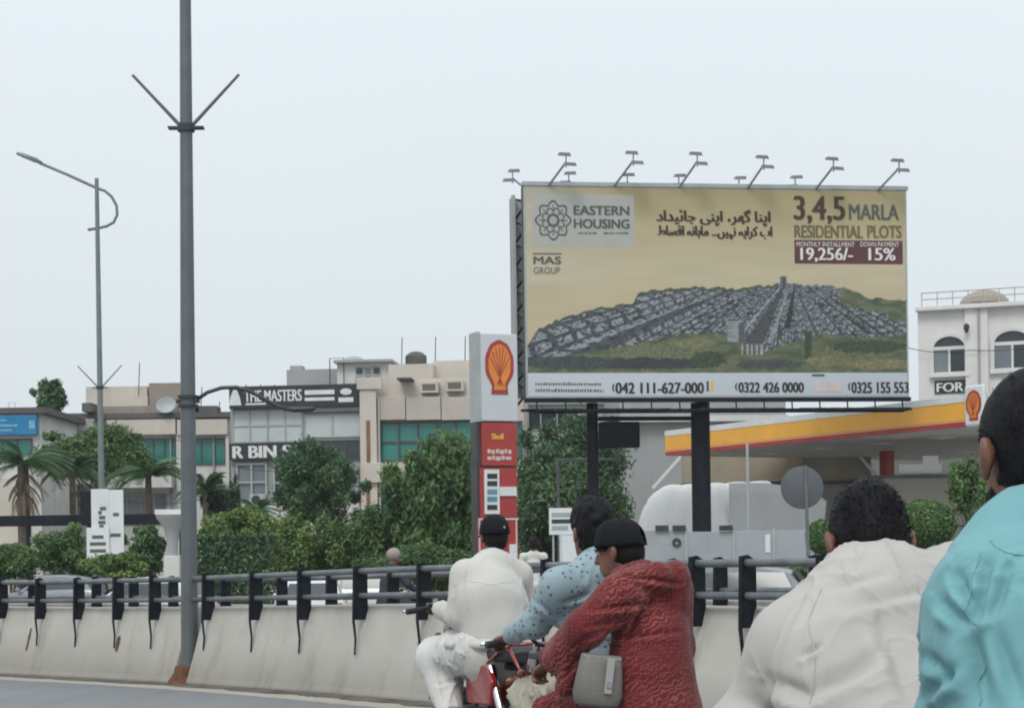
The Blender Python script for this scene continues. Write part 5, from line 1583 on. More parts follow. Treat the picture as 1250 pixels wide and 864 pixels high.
# ------------------------------------------------------------------ cars beyond the barrier
M_CARWHITE = mat("car_white", (.62, .64, .65), .3, .04, 1.0, coat=.5)
M_CARGREY = mat("car_grey", (.22, .25, .27), .3, .05, 1.0, coat=.5)
G_CAR = glass_mat("car_glass", (.05, .065, .07), .05)
def car(loc, rz, label, paint, L=3.9, W=1.62, H=1.48):
    r = empty("parked_car", loc, rz); tag(r, label, "car", "cars beyond the barrier")
    hl = L / 2
    prof = [(-hl, .42, .72), (-hl + .08, .32, .95), (-hl + .3, .28, 1.0), (-hl + 1.0, .25, 1.02), (0, .25, 1.0), (hl - 1.15, .25, .96), (hl - .4, .28, .84), (hl - .08, .34, .68), (hl, .42, .58)]
    def sec(x, z0, z1, w_):
        return [Vector((x, -w_ * .9, z0)), Vector((x, -w_, z0 + .12)), Vector((x, -w_, z1 - .15)), Vector((x, -w_ * .9, z1)), Vector((x, 0, z1 + .03)), Vector((x, w_ * .9, z1)), Vector((x, w_, z1 - .15)), Vector((x, w_, z0 + .12)), Vector((x, w_ * .9, z0))]
    hw = W / 2
    ws = [hw * .82, hw * .93, hw * .98, hw, hw, hw, hw * .97, hw * .9, hw * .75]
    MB().loft([sec(x, a, b, w_) for (x, a, b), w_ in zip(prof, ws)]).build("body", paint, r, sm=45)
    gh = [(-hl + .22, 1.0, .80), (-hl + .55, 1.36, .70), (-hl + 1.2, H, .66), (.15, H, .66), (hl - 1.75, H - .12, .68), (hl - 1.12, .97, .80)]
    rings = []
    for x, z, k in gh:
        rings.append([Vector((x, -hw * k - (.08 if z > 1.2 else .06), .96)), Vector((x, -hw * k, z - .04)), Vector((x, -hw * k * .8, z)), Vector((x, 0, z + .015)), Vector((x, hw * k * .8, z)), Vector((x, hw * k, z - .04)), Vector((x, hw * k + (.08 if z > 1.2 else .06), .96))])
    cab = MB().loft(rings).build("cabin", paint, r, sm=45)
    for s in (-1, 1):
        for a, b, c, d in ((-hl + .62, -.12, -hl + .45, -.12), (-.02, hl - 1.72, -.02, hl - 1.42)):
            MB().add([(c, s * (hw * .86 + .012), 1.0), (d, s * (hw * .86 + .012), 1.0), (b, s * (hw * .69 + .02), H - .15), (a, s * (hw * .69 + .02), H - .15)], [(0, 1, 2, 3)]).build("side_window", G_CAR, r)
        MB().box(hl - 1.35, hl - 1.2, s * (hw + .07) - .07, s * (hw + .07) + .05, .98, 1.1).build("mirror", paint, r, bevel=.03)
        MB().box(hl - .28, hl - .04, s * hw * .68 - .16, s * hw * .68 + .12, .62, .76).build("headlight", M_LAMPGLASS, r, bevel=.03)
        MB().box(-hl - .005, -hl + .1, s * hw * .72 - .1, s * hw * .72 + .1, .72, .92).build("tail_light", M_REDLENS, r, bevel=.03)
        for x in (-hl + .68, hl - .72):
            m = Matrix.Translation((x, s * (hw - .09), .29)) @ Matrix.Rotation(PI / 2, 4, 'X')
            w_ = MB().lathe([(.02, -.09), (.19, -.085), (.19, .085), (.02, .09)], 20, m).build("wheel", M_ENGINE, r, sm=40)
            MB().lathe([(.19, -.09), (.28, -.085), (.29, -.05), (.29, .05), (.28, .085), (.19, .09)], 24, m, closed=True).build("tyre", M_TYRE, w_, sm=40)
    MB().add([(hl - 1.70, -hw * .6, H - .14), (hl - 1.70, hw * .6, H - .14), (hl - 1.10, hw * .74, 1.0), (hl - 1.10, -hw * .74, 1.0)], [(0, 1, 2, 3)]).build("windscreen", G_CAR, r).location = (.02, 0, .025)
    MB().add([(-hl + .52, -hw * .6, 1.33), (-hl + .52, hw * .6, 1.33), (-hl + .24, hw * .72, 1.03), (-hl + .24, -hw * .72, 1.03)], [(3, 2, 1, 0)]).build("rear_window", G_CAR, r).location = (-.03, 0, .015)
    MB().box(hl - .02, hl + .03, -hw * .7, hw * .7, .38, .52).build("bumper", M_BIKEBLK, r, bevel=.02)
    return r
def place_car(px, Y, rz, label, paint): 
    return car((P(px, 700, Y).x, Y, ground_z(Y)), math.radians(rz), label, paint)
place_car(172, 46, 160, "white car behind the railing, left of the tall lamp pole", M_CARWHITE)
place_car(382, 41, 95, "white car behind the railing below the rounded dark tree", M_CARWHITE)
place_car(60, 58, 170, "grey car behind the railing at the far left", M_CARGREY)
place_car(875, 34, 165, "grey car with pale windscreen behind the railing under the thick billboard column", M_CARGREY)
place_car(420, 52, 175, "second white car, farther back, half hidden by the first under the hedge row", M_CARWHITE)

# ================================================================== PEOPLE (implicit surfaces -> one continuous mesh each)
class SDF:
    def __init__(s, lo, hi, h):
        s.h = h; s.lo = np.array(lo, dtype=np.float32)
        n = np.ceil((np.array(hi) - np.array(lo)) / h).astype(int) + 1
        s.n = n
        s.ax = [s.lo[i] + np.arange(n[i], dtype=np.float32) * h for i in range(3)]
        s.d = np.full(tuple(n), 1.0, dtype=np.float32)
    def _sl(s, lo, hi):
        o = []
        for i in range(3):
            a = int(max(0, math.floor((lo[i] - s.lo[i]) / s.h))); b = int(min(s.n[i], math.ceil((hi[i] - s.lo[i]) / s.h) + 1))
            if b <= a: return None
            o.append(slice(a, b))
        return tuple(o)
    def _grid(s, sl):
        return np.stack(np.meshgrid(s.ax[0][sl[0]], s.ax[1][sl[1]], s.ax[2][sl[2]], indexing='ij'), -1)
    def _mix(s, sl, dd, k):
        cur = s.d[sl]
        hh = np.maximum(k - np.abs(cur - dd), 0) / k
        s.d[sl] = np.minimum(cur, dd) - hh * hh * k * .25
    def cone(s, a, b, r1, r2, k=.03, flat=None, fac=1.0):
        """tapered capsule; flat = axis along which it is squeezed by fac"""
        a = np.array(a, dtype=np.float32); b = np.array(b, dtype=np.float32)
        m = max(r1, r2) + k + 2 * s.h
        sl = s._sl(np.minimum(a, b) - m, np.maximum(a, b) + m)
        if sl is None: return s
        p = s._grid(sl); v = b - a; L2 = float(v @ v) + 1e-9
        t = np.clip(((p - a) @ v) / L2, 0, 1)
        q = p - (a + t[..., None] * v)
        if flat is not None:
            f = np.array(flat, dtype=np.float32); f /= np.linalg.norm(f)
            c = q @ f
            q = q + (c * (1 / fac - 1))[..., None] * f
        dd = np.sqrt((q * q).sum(-1)) - (r1 + (r2 - r1) * t)
        s._mix(sl, dd.astype(np.float32), k); return s
    def ell(s, c, r, R=None, k=.02, sub=False):
        """ellipsoid with radii r in the frame R (columns = axes)"""
        c = np.array(c, dtype=np.float32); r = np.array(r, dtype=np.float32)
        m = r.max() + k + 2 * s.h
        sl = s._sl(c - m, c + m)
        if sl is None: return s
        q = s._grid(sl) - c
        if R is not None: q = q @ np.array(R, dtype=np.float32)
        k0 = np.sqrt(((q / r) ** 2).sum(-1)); k1 = np.sqrt(((q / (r * r)) ** 2).sum(-1)) + 1e-6
        dd = (k0 * (k0 - 1) / k1).astype(np.float32)
        if sub: s.d[sl] = np.maximum(s.d[sl], -dd)
        else: s._mix(sl, dd, k)
        return s
    def cut(s, p, n):
        """remove everything on the side the normal n points to"""
        n = np.array(n, dtype=np.float32); n /= np.linalg.norm(n); p = np.array(p, dtype=np.float32)
        g = (s.ax[0][:, None, None] - p[0]) * n[0] + (s.ax[1][None, :, None] - p[1]) * n[1] + (s.ax[2][None, None, :] - p[2]) * n[2]
        s.d = np.maximum(s.d, g.astype(np.float32)); return s
    def cut_near(s, p, n, rad):
        """the same, only within rad of p (sleeve and collar ends)"""
        p = np.array(p, dtype=np.float32); n = np.array(n, dtype=np.float32); n /= np.linalg.norm(n)
        sl = s._sl(p - rad, p + rad)
        if sl is None: return s
        q = s._grid(sl) - p
        g = q @ n
        inside = (q * q).sum(-1) < rad * rad
        s.d[sl] = np.where(inside, np.maximum(s.d[sl], g), s.d[sl]); return s
    def mesh(s):
        d, h = s.d, s.h
        d[0] = d[-1] = 1; d[:, 0] = d[:, -1] = 1; d[:, :, 0] = d[:, :, -1] = 1
        sg = d < 0
        cnt = np.zeros(tuple(np.array(d.shape) - 1), dtype=np.int8)
        nx, ny, nz_ = d.shape
        for i in (0, 1):
            for j in (0, 1):
                for k in (0, 1): cnt += sg[i:nx - 1 + i, j:ny - 1 + j, k:nz_ - 1 + k]
        act = (cnt > 0) & (cnt < 8)
        ci = np.argwhere(act)
        idx = np.full(act.shape, -1, dtype=np.int64); idx[act] = np.arange(len(ci))
        acc = np.zeros((len(ci), 3)); num = np.zeros(len(ci))
        for a in [(i, j, k) for i in (0, 1) for j in (0, 1) for k in (0, 1)]:
            for ax in range(3):
                if a[ax]: continue
                b = list(a); b[ax] = 1
                da = d[ci[:, 0] + a[0], ci[:, 1] + a[1], ci[:, 2] + a[2]]; db = d[ci[:, 0] + b[0], ci[:, 1] + b[1], ci[:, 2] + b[2]]
                m = (da < 0) != (db < 0)
                t = np.where(m, da / np.where(da == db, 1, da - db), 0)
                pos = np.array(a, dtype=np.float64)[None] + t[:, None] * (np.array(b) - np.array(a))[None]
                acc[m] += pos[m]; num[m] += 1
        V = (ci + acc / num[:, None]) * h + s.lo
        quads = []
        for ax in range(3):
            u, v = (ax + 1) % 3, (ax + 2) % 3
            sa = [slice(None)] * 3; sb = [slice(None)] * 3
            sa[ax] = slice(0, -1); sb[ax] = slice(1, None)
            e = np.argwhere(sg[tuple(sa)] != sg[tuple(sb)])
            e = e[(e[:, u] > 0) & (e[:, v] > 0)]
            flip = sg[e[:, 0], e[:, 1], e[:, 2]]
            def cell(du, dv):
                q = e.copy(); q[:, u] -= du; q[:, v] -= dv
                return idx[q[:, 0], q[:, 1], q[:, 2]]
            Q = np.stack([cell(1, 1), cell(0, 1), cell(0, 0), cell(1, 0)], 1)
            Q[~flip] = Q[~flip][:, ::-1]
            quads.append(Q)
        Q = np.concatenate(quads); Q = Q[(Q >= 0).all(1)]
        return V, Q

def normals(V, Q):
    n = np.cross(V[Q[:, 2]] - V[Q[:, 0]], V[Q[:, 3]] - V[Q[:, 1]])
    N = np.zeros_like(V)
    for k in range(4): np.add.at(N, Q[:, k], n)
    return N / (np.linalg.norm(N, axis=1, keepdims=True) + 1e-9)

def relax(V, Q, it=2, lam=.5):
    for _ in range(it):
        S = np.zeros_like(V); c = np.zeros(len(V))
        for k in range(4):
            np.add.at(S, Q[:, k], V[Q[:, (k + 1) % 4]] + V[Q[:, (k - 1) % 4]]); np.add.at(c, Q[:, k], 2)
        V = V * (1 - lam) + lam * S / np.maximum(c, 1)[:, None]
    return V

def wrinkle(V, N, amp, scale, axis_scale=(1, 1, 1), seed=0.0):
    """soft undulation plus thin sharp crease ridges, as in worn cotton"""
    p = V * scale * np.array(axis_scale) + seed
    wv = vnoise(p * .45 + 7)
    q = p + (wv[:, None] - .5) * 2.2
    n1 = vnoise(q); r = 1 - np.abs(2 * n1 - 1)
    n2 = vnoise(q * 1.9 + 11); r2 = 1 - np.abs(2 * n2 - 1)
    msk = np.clip(vnoise(p * .35 + 3) * 2.4 - .6, 0, 1)
    return V + N * (amp * (.35 * (vnoise(p * .5 + 19) - .5) + msk * (1.0 * r ** 8 + .55 * r2 ** 9)))[:, None]

def creases(V, N, origin, lst):
    """folds placed by photo position: (x0,y0,x1,y1,Y,half width m, depth m); only on surfaces that face the camera"""
    Wd = V + np.array(origin)
    face = (N[:, 1] < .15)
    for x0, y0, x1, y1, Y, wd, dp in lst:
        a = P(x0, y0, Y); b = P(x1, y1, Y)
        a2 = np.array((a.x, a.z)) / Y; b2 = np.array((b.x, b.z - CAM_H)) / Y; a2 = np.array((a.x, a.z - CAM_H)) / Y
        q = np.stack([Wd[:, 0], Wd[:, 2] - CAM_H], 1) / Wd[:, 1:2]
        v = b2 - a2; t = np.clip(((q - a2) @ v) / (v @ v), 0, 1)
        off = q - (a2 + t[:, None] * v); ds = np.sqrt((off ** 2).sum(1)) * Y
        sd = (off[:, 0] * v[1] - off[:, 1] * v[0]) * Y / np.sqrt(v @ v)
        tap = np.sin(PI * np.clip(.12 + .76 * t, 0, 1))
        dp = dp * 1.5; wd = wd * .85
        g = np.exp(-(ds / wd) ** 2) * dp - .55 * dp * np.exp(-((ds - 1.7 * wd) / (wd * 1.1)) ** 2) * (sd > 0)
        V = V - N * (g * tap * face)[:, None]
    return V

def frame_from(fwd, up=(0, 0, 1)):
    f = np.array(fwd, dtype=float); f /= np.linalg.norm(f)
    u = np.array(up, dtype=float); l = np.cross(u, f); l /= np.linalg.norm(l); u = np.cross(f, l)
    return np.stack([f, l, u], 1)       # columns: forward, left, up

def skin_mat(name, col):
    m = mat(name, col, .5, .12, 14, bump=.08, bscale=140)
    b = m.node_tree.nodes["Principled BSDF"]; b.inputs["Subsurface Weight"].default_value = .08; b.inputs["Subsurface Radius"].default_value = (.02, .008, .004)
    return m
SKIN1 = skin_mat("skin_brown", (.165, .075, .048)); SKIN2 = skin_mat("skin_warm", (.19, .083, .056)); SKIN3 = skin_mat("skin_tan", (.20, .09, .062))

def fabric(name, col, var=.06, kind=None, col2=None, rough=.85, weave=.12, wscale=420):
    m, n, l, b = new_mat(name)
    geo = n.new("ShaderNodeNewGeometry"); tcn = n.new("ShaderNodeTexCoord")
    nz_ = n.new("ShaderNodeTexNoise"); nz_.inputs["Scale"].default_value = 5; nz_.inputs["Detail"].default_value = 5
    l.new(tcn.outputs["Object"], nz_.inputs["Vector"])
    mx = n.new("ShaderNodeMix"); mx.data_type = 'RGBA'; l.new(nz_.outputs[0], mx.inputs[0])
    mx.inputs[6].default_value = tuple(c * (1 - var * 2) for c in col) + (1,); mx.inputs[7].default_value = tuple(min(1, c * (1 + var * 2)) for c in col) + (1,)
    last = mx.outputs[2]
    if kind == 'dots':
        vo = n.new("ShaderNodeTexVoronoi"); vo.inputs["Scale"].default_value = 34; vo.inputs["Randomness"].default_value = .7
        l.new(tcn.outputs["Object"], vo.inputs["Vector"])
        lt = n.new("ShaderNodeMath"); lt.operation = 'LESS_THAN'; lt.inputs[1].default_value = .25; l.new(vo.outputs["Distance"], lt.inputs[0])
        m2 = n.new("ShaderNodeMix"); m2.data_type = 'RGBA'; l.new(lt.outputs[0], m2.inputs[0]); l.new(last, m2.inputs[6]); m2.inputs[7].default_value = col2 + (1,)
        last = m2.outputs[2]
    if kind == 'zigzag':
        mp = n.new("ShaderNodeMapping"); mp.inputs["Rotation"].default_value = (.3, .55, .2); l.new(tcn.outputs["Object"], mp.inputs[0])
        wv = n.new("ShaderNodeTexWave"); wv.inputs["Scale"].default_value = 15; wv.inputs["Distortion"].default_value = 7.5; wv.inputs["Detail"].default_value = 1.2
        wv.inputs["Detail Scale"].default_value = 2.2; wv.bands_direction = 'Z'; l.new(mp.outputs[0], wv.inputs["Vector"])
        n4 = n.new("ShaderNodeTexNoise"); n4.inputs["Scale"].default_value = 4.5; l.new(tcn.outputs["Object"], n4.inputs["Vector"])
        r1 = n.new("ShaderNodeMapRange"); r1.inputs[1].default_value = .55; r1.inputs[2].default_value = .85; l.new(wv.outputs[0], r1.inputs[0])
        r2 = n.new("ShaderNodeMapRange"); r2.inputs[1].default_value = .40; r2.inputs[2].default_value = .62; r2.inputs[4].default_value = .62; l.new(n4.outputs[0], r2.inputs[0])
        mu = n.new("ShaderNodeMath"); mu.operation = 'MULTIPLY'; l.new(r1.outputs[0], mu.inputs[0]); l.new(r2.outputs[0], mu.inputs[1])
        m2 = n.new("ShaderNodeMix"); m2.data_type = 'RGBA'; l.new(mu.outputs[0], m2.inputs[0]); l.new(last, m2.inputs[6]); m2.inputs[7].default_value = col2 + (1,)
        last = m2.outputs[2]
        vo = n.new("ShaderNodeTexVoronoi"); vo.inputs["Scale"].default_value = 62; vo.inputs["Randomness"].default_value = .15; l.new(tcn.outputs["Object"], vo.inputs["Vector"])
        lt = n.new("ShaderNodeMath"); lt.operation = 'LESS_THAN'; lt.inputs[1].default_value = .26; l.new(vo.outputs["Distance"], lt.inputs[0])
        r3 = n.new("ShaderNodeMapRange"); r3.inputs[1].default_value = .46; r3.inputs[2].default_value = .60; r3.inputs[3].default_value = .55; r3.inputs[4].default_value = 0; l.new(n4.outputs[0], r3.inputs[0])
        mu2 = n.new("ShaderNodeMath"); mu2.operation = 'MULTIPLY'; l.new(lt.outputs[0], mu2.inputs[0]); l.new(r3.outputs[0], mu2.inputs[1])
        m3 = n.new("ShaderNodeMix"); m3.data_type = 'RGBA'; l.new(mu2.outputs[0], m3.inputs[0]); l.new(last, m3.inputs[6]); m3.inputs[7].default_value = (.27, .085, .065, 1)
        last = m3.outputs[2]
    l.new(last, b.inputs["Base Color"])
    b.inputs["Roughness"].default_value = rough; b.inputs["Specular IOR Level"].default_value = .2
    b.inputs["Sheen Weight"].default_value = .12 if max(col) > .1 else 0.0
    n3 = n.new("ShaderNodeTexNoise"); n3.inputs["Scale"].default_value = wscale; n3.inputs["Detail"].default_value = 2; l.new(tcn.outputs["Object"], n3.inputs["Vector"])
    n5 = n.new("ShaderNodeTexNoise"); n5.noise_type = 'RIDGED_MULTIFRACTAL'; n5.inputs["Scale"].default_value = 7; n5.inputs["Detail"].default_value = 3; n5.inputs["Distortion"].default_value = 1.4; l.new(tcn.outputs["Object"], n5.inputs["Vector"])
    ad = n.new("ShaderNodeMath"); ad.operation = 'MULTIPLY_ADD'; ad.inputs[1].default_value = .15; l.new(n3.outputs[0], ad.inputs[0]); l.new(n5.outputs[0], ad.inputs[2])
    bp_ = n.new("ShaderNodeBump"); bp_.inputs["Strength"].default_value = weave * 2.2; bp_.inputs["Distance"].default_value = .010; l.new(ad.outputs[0], bp_.inputs["Height"]); l.new(bp_.outputs[0], b.inputs["Normal"])
    return m
C_WHITE = fabric("cotton_cream", (.52, .51, .475)); C_WHITE2 = fabric("cotton_white", (.60, .595, .565)); C_GREYW = fabric("cotton_offwhite", (.44, .42, .395))
C_BLUE = fabric("cotton_dotted_blue", (.27, .36, .40), .14, 'dots', (.085, .12, .145)); C_TEAL = fabric("cotton_teal", (.165, .36, .385), .05)
C_RED = fabric("cotton_red_pattern", (.125, .017, .019), .14, 'zigzag', (.30, .11, .095), weave=.035); C_KHAKI = fabric("cotton_khaki", (.43, .40, .33)); C_DARK = fabric("cotton_dark", (.04, .05, .06))
C_CAP = fabric("cap_black", (.009, .010, .013), .1, weave=.03); C_LEATHER = mat("bag_grey_leather", (.15, .138, .125), .55, .12, 8, bump=.15, bscale=90)
def hair_mat(name, c):
    m, n, l, b = new_mat(name)
    b.inputs["Base Color"].default_value = c + (1,); b.inputs["Roughness"].default_value = .6; b.inputs["Specular IOR Level"].default_value = .15
    tcn = n.new("ShaderNodeTexCoord"); mp = n.new("ShaderNodeMapping"); mp.inputs["Scale"].default_value = (220, 220, 45); l.new(tcn.outputs["Object"], mp.inputs[0])
    q = n.new("ShaderNodeTexNoise"); q.inputs["Scale"].default_value = 1; q.inputs["Detail"].default_value = 4; l.new(mp.outputs[0], q.inputs["Vector"])
    bp_ = n.new("ShaderNodeBump"); bp_.inputs["Strength"].default_value = .5; bp_.inputs["Distance"].default_value = .003; l.new(q.outputs[0], bp_.inputs["Height"]); l.new(bp_.outputs[0], b.inputs["Normal"])
    return m
HAIR = hair_mat("hair_black", (.010, .010, .012))
M_EYE = mat("eye_white", (.6, .58, .55), .2, .02); M_IRIS = mat("iris", (.02, .012, .008), .15, .02); M_SHOE = mat("sandal_leather", (.07, .04, .025), .6, .2, 9)

def v3(p): return np.array((p[0], p[1], p[2]), dtype=float)

def make_person(J, label, skin, shirt, trousers, voxel=.008, hair=None, head_up=(0, 0, 1), loose=.014, skirt=0.0, baggy=.035, grip=None, sleeve=1.0,
                wrk=(.006, 16, (1, 1, .6)), folds=(), hair_style='short', beard=False, hs=1.0, collar=False, tufts=0, cloth_voxel=None, extra=None, name="person", shoulder_r=.07, tw=.160, topr=.112, fold_w=1.0, leg_folds=(), leg_axis=(1, 1, .6)):
    """J: world joints - head, neck, chest, pelvis, shL/shR, elL/elR, wrL/wrR, hipL/hipR, knL/knR, anL/anR, face (forward of head), fwd (forward of chest)"""
    base = Vector((J['pelvis'][0], J['pelvis'][1], 0)); org = v3(base)
    Jl = {k: v3(p) - (org if k not in ('face', 'fwd') else 0) for k, p in J.items()}
    fwd = Jl['fwd'] / np.linalg.norm(Jl['fwd'])
    pts = np.array([Jl[k] for k in Jl if k not in ('face', 'fwd')])
    lo, hi = pts.min(0) - .25, pts.max(0) + .25
    R = frame_from(Jl['face'], head_up)
    H = Jl['head']
    def hp(f, l, u): return H + (R @ np.array((f, l, u))) * hs
    # ------------------------------------------------ body
    s = SDF(lo, hi, voxel)
    def head_on(s, g=0.0):
        s.ell(H + R @ np.array((-.008, 0, .02)) * hs, np.array((.098, .076, .105)) * hs + g, R, .02)
        s.ell(hp(.03, 0, -.055), np.array((.066, .056, .068)) * hs + g, R, .03)
    head_on(s)
    s.ell(hp(.055, 0, -.09), np.array((.035, .032, .03)) * hs, R, .025)                       # chin
    s.cone(hp(.088, 0, .012), hp(.112, 0, -.030), .010 * hs, .014 * hs, .014)                # nose
    s.ell(hp(.106, 0, -.034), np.array((.012, .017, .010)) * hs, R, .008)
    s.ell(hp(.082, 0, .030), np.array((.018, .048, .010)) * hs, R, .016)                     # brow
    for k in (-1, 1): s.ell(hp(.100, k * .031, .008), np.array((.020, .017, .012)) * hs, R, .01, sub=True)
    s.ell(hp(.092, 0, -.062), np.array((.012, .024, .007)) * hs, R, .006); s.ell(hp(.090, 0, -.074), np.array((.012, .020, .007)) * hs, R, .006)
    for k in (-1, 1):                                                                      # ears
        s.ell(hp(-.006, k * .087, -.006), np.array((.018, .011, .031)) * hs, R, .008)
        s.ell(hp(-.013, k * .094, .003), np.array((.010, .007, .023)) * hs, R, .006)
        s.ell(hp(.004, k * .096, .002), np.array((.008, .006, .013)) * hs, R, .004, sub=True)
        s.ell(hp(.002, k * .085, -.036), np.array((.010, .007, .012)) * hs, R, .006)
    nb = hp(-.022, 0, -.07)
    s.cone(nb, Jl['neck'], .052 * hs, .060, .03)
    s.cone(Jl['neck'] - np.array((0, 0, .04)), Jl['chest'], .075, .125, .05, fwd, .62)
    s.cone(Jl['chest'], Jl['pelvis'], .122, .130, .06, fwd, .66)
    for S in 'LR':
        s.cone(Jl['neck'], Jl['sh' + S], .050, .040, .04)
        s.cone(Jl['sh' + S], Jl['el' + S], .044, .038, .03); s.cone(Jl['el' + S], Jl['wr' + S], .042, .027, .02)
        s.cone(Jl['hip' + S], Jl['kn' + S], .085, .058, .05); s.cone(Jl['kn' + S], Jl['an' + S], .056, .036, .03)
        ft = fwd * .16 + np.array((0, 0, -.045))
        s.cone(Jl['an' + S] + np.array((0, 0, -.03)), Jl['an' + S] + ft, .036, .032, .03)
        # hand: palm, four fingers curling over the grip, thumb from the side of the palm
        W = Jl['wr' + S]; ar = W - Jl['el' + S]; ar /= np.linalg.norm(ar)
        up = np.array((0, 0, 1.0)); side = np.cross(up, ar); side /= np.linalg.norm(side); nrm = np.cross(ar, side)
        kk = 1 if S == 'L' else -1
        pc = W + ar * .055
        s.cone(W + ar * .01, W + ar * .085, .028, .034, .015, nrm, .55)
        for i in range(4):
            o = (i - 1.5) * .0185; ln = (.9, 1.05, 1.0, .82)[i]
            k0 = W + ar * .088 + side * o; k1 = k0 + ar * .036 * ln - nrm * .010; k2 = k1 + ar * .010 - nrm * .030 * ln; k3 = k2 - ar * .022 - nrm * .010
            s.cone(k0, k1, .0098, .0090, .006); s.cone(k1, k2, .0090, .0085, .004); s.cone(k2, k3, .0085, .0075, .004)
        t0 = W + ar * .035 - side * kk * .028; t1 = t0 + ar * .030 - side * kk * .020 - nrm * .012; t2 = t1 + ar * .026 + side * kk * .004 - nrm * .016
        s.cone(t0, t1, .013, .011, .012); s.cone(t1, t2, .011, .009, .005)
    V, Q = s.mesh(); V = relax(V, Q, 1, .35)
    body = put(name, np_mesh(name, V, Q), skin, None, True)
    body.location = base; tag(body, label, "person", "people on motorcycles")
    for k in (-1, 1):
        e = MB().ball(tuple(hp(.083, k * .031, .008)), .0125 * hs, 12).build("eye", M_EYE, body, sm=True)
        MB().ball(tuple(hp(.0935, k * .031, .008)), .005 * hs, 8).build("iris", M_IRIS, e, sm=True)
    # ------------------------------------------------ trousers
    cv = cloth_voxel or voxel
    s = SDF(lo, hi, cv)
    s.cone(Jl['pelvis'] + np.array((0, 0, .06)), Jl['pelvis'], .150, .160, .05, fwd, .78)
    for S in 'LR':
        s.cone(Jl['hip' + S], Jl['kn' + S], .095 + baggy, .068 + baggy, .05); s.cone(Jl['kn' + S], Jl['an' + S] + np.array((0, 0, .03)), .066 + baggy, .048 + baggy * .5, .05)
        ar = Jl['an' + S] - Jl['kn' + S]; s.cut_near(Jl['an' + S] + ar / np.linalg.norm(ar) * -.02, ar, .16)
    V, Q = s.mesh(); V = relax(V, Q, 2); N = normals(V, Q)
    V = wrinkle(V, N, wrk[0] * 1.8 * fold_w, wrk[1] * .8, leg_axis, 3.1); V = wrinkle(V, N, wrk[0] * .5 * fold_w, wrk[1] * 1.7, leg_axis, 8.1)
    if leg_folds: V = creases(V, N, org, leg_folds)
    put("trousers", np_mesh("trousers", V, Q), trousers, body, True)
    # ------------------------------------------------ shirt
    s = SDF(lo, hi, cv)
    g = loose
    s.cone(Jl['neck'] - np.array((0, 0, .035)), Jl['chest'], topr + g, tw + g, .08, fwd, .68)
    s.cone(Jl['chest'], Jl['pelvis'] + np.array((0, 0, .05)), tw - .004 + g, tw - .005 + g, .06, fwd, .72)
    if skirt: s.cone(Jl['pelvis'] + np.array((0, 0, .06)), Jl['pelvis'] - np.array((0, 0, .05)), .160 + g, .165 + skirt, .06, fwd, .85)
    s.cone(nb + (Jl['neck'] - nb) * .62, Jl['neck'], .054 + (.010 if collar else .002), .070 + g * .5, .03)
    for S in 'LR':
        s.cone(Jl['neck'] - np.array((0, 0, .012)), Jl['sh' + S], .056 + g * .6, shoulder_r, .09)
        e = Jl['el' + S]; w_ = Jl['el' + S] + (Jl['wr' + S] - Jl['el' + S]) * (sleeve if sleeve <= 1 else 1)
        s.cone(Jl['sh' + S], e, .066 + g * .8, .050 + g, .07); s.cone(e, w_, .052 + g, .036 + g * .9, .03)
        ar = w_ - e; ar /= np.linalg.norm(ar); s.cut_near(w_ + ar * .0, ar, .12)
    nd = nb - Jl['neck']; nd /= np.linalg.norm(nd)
    s.cut_near(Jl['neck'] + (nb - Jl['neck']) * .60, nd, .085)
    if extra: extra(s, org)
    V, Q = s.mesh(); V = relax(V, Q, 2); N = normals(V, Q)
    V = wrinkle(V, N, wrk[0] * 1.2, wrk[1], wrk[2])
    if folds: V = creases(V, N, org, folds)
    put("shirt", np_mesh("shirt", V, Q), shirt, body, True)
    global SHIRT
    SHIRT = (V, normals(V, Q), org, body, shirt)
    # ------------------------------------------------ collar band round the neck
    if collar:
        ax = Vector(nb - Jl['neck']).normalized(); xx2 = Vector(fwd) - ax * Vector(fwd).dot(ax); xx2.normalize(); yy2 = ax.cross(xx2)
        c0 = Vector(Jl['neck'] + (nb - Jl['neck']) * .40)
        rings = []
        for rr, hh in ((.070, -.012), (.0675, .020), (.0645, .026), (.0615, .022), (.063, -.012)):
            rings.append([c0 + ax * (hh + .006 * math.cos(t_)) + (xx2 * math.cos(t_) * (rr + .004) + yy2 * math.sin(t_) * rr) * (hs if hs < 1 else 1) for t_ in [2 * PI * q_ / 32 for q_ in range(32)]])
        MB().loft(rings, cap=False).build("collar", shirt, body, sm=True)
    # ------------------------------------------------ hair
    if hair is not None:
        hv = min(voxel, .006)
        s = SDF(H - .2, H + .2, hv)
        gx = .012 if hair_style == 'short' else .022
        s.ell(H + R @ np.array((-.012, 0, .024)) * hs, np.array((.098 + gx, .074 + gx * .8, .104 + gx)) * hs, R, .02)
        s.ell(hp(-.055, 0, -.035), np.array((.052, .062, .060)) * hs + gx * .3, R, .03)
        if hair_style == 'tall': s.ell(hp(.0, 0, .105), np.array((.085, .062, .052)) * hs, R, .04); s.ell(hp(-.055, 0, .06), np.array((.07, .07, .07)) * hs, R, .04)
        s.cut(hp(.052, 0, .045), R @ np.array((.95, 0, -.40)))                                # hair line at the brow
        s.cut(hp(-.03, 0, -.085), R @ np.array((.22, 0, -1)))                                 # nape
        for k in (-1, 1): s.ell(hp(.014, k * .092, -.022), np.array((.044, .030, .054)) * hs, R, .01, sub=True)
        V, Q = s.mesh(); V = relax(V, Q, 1, .4); N = normals(V, Q)
        n1 = vnoise(V * np.array((60, 60, 34))); n2 = vnoise(V * np.array((150, 150, 70)) + 4)
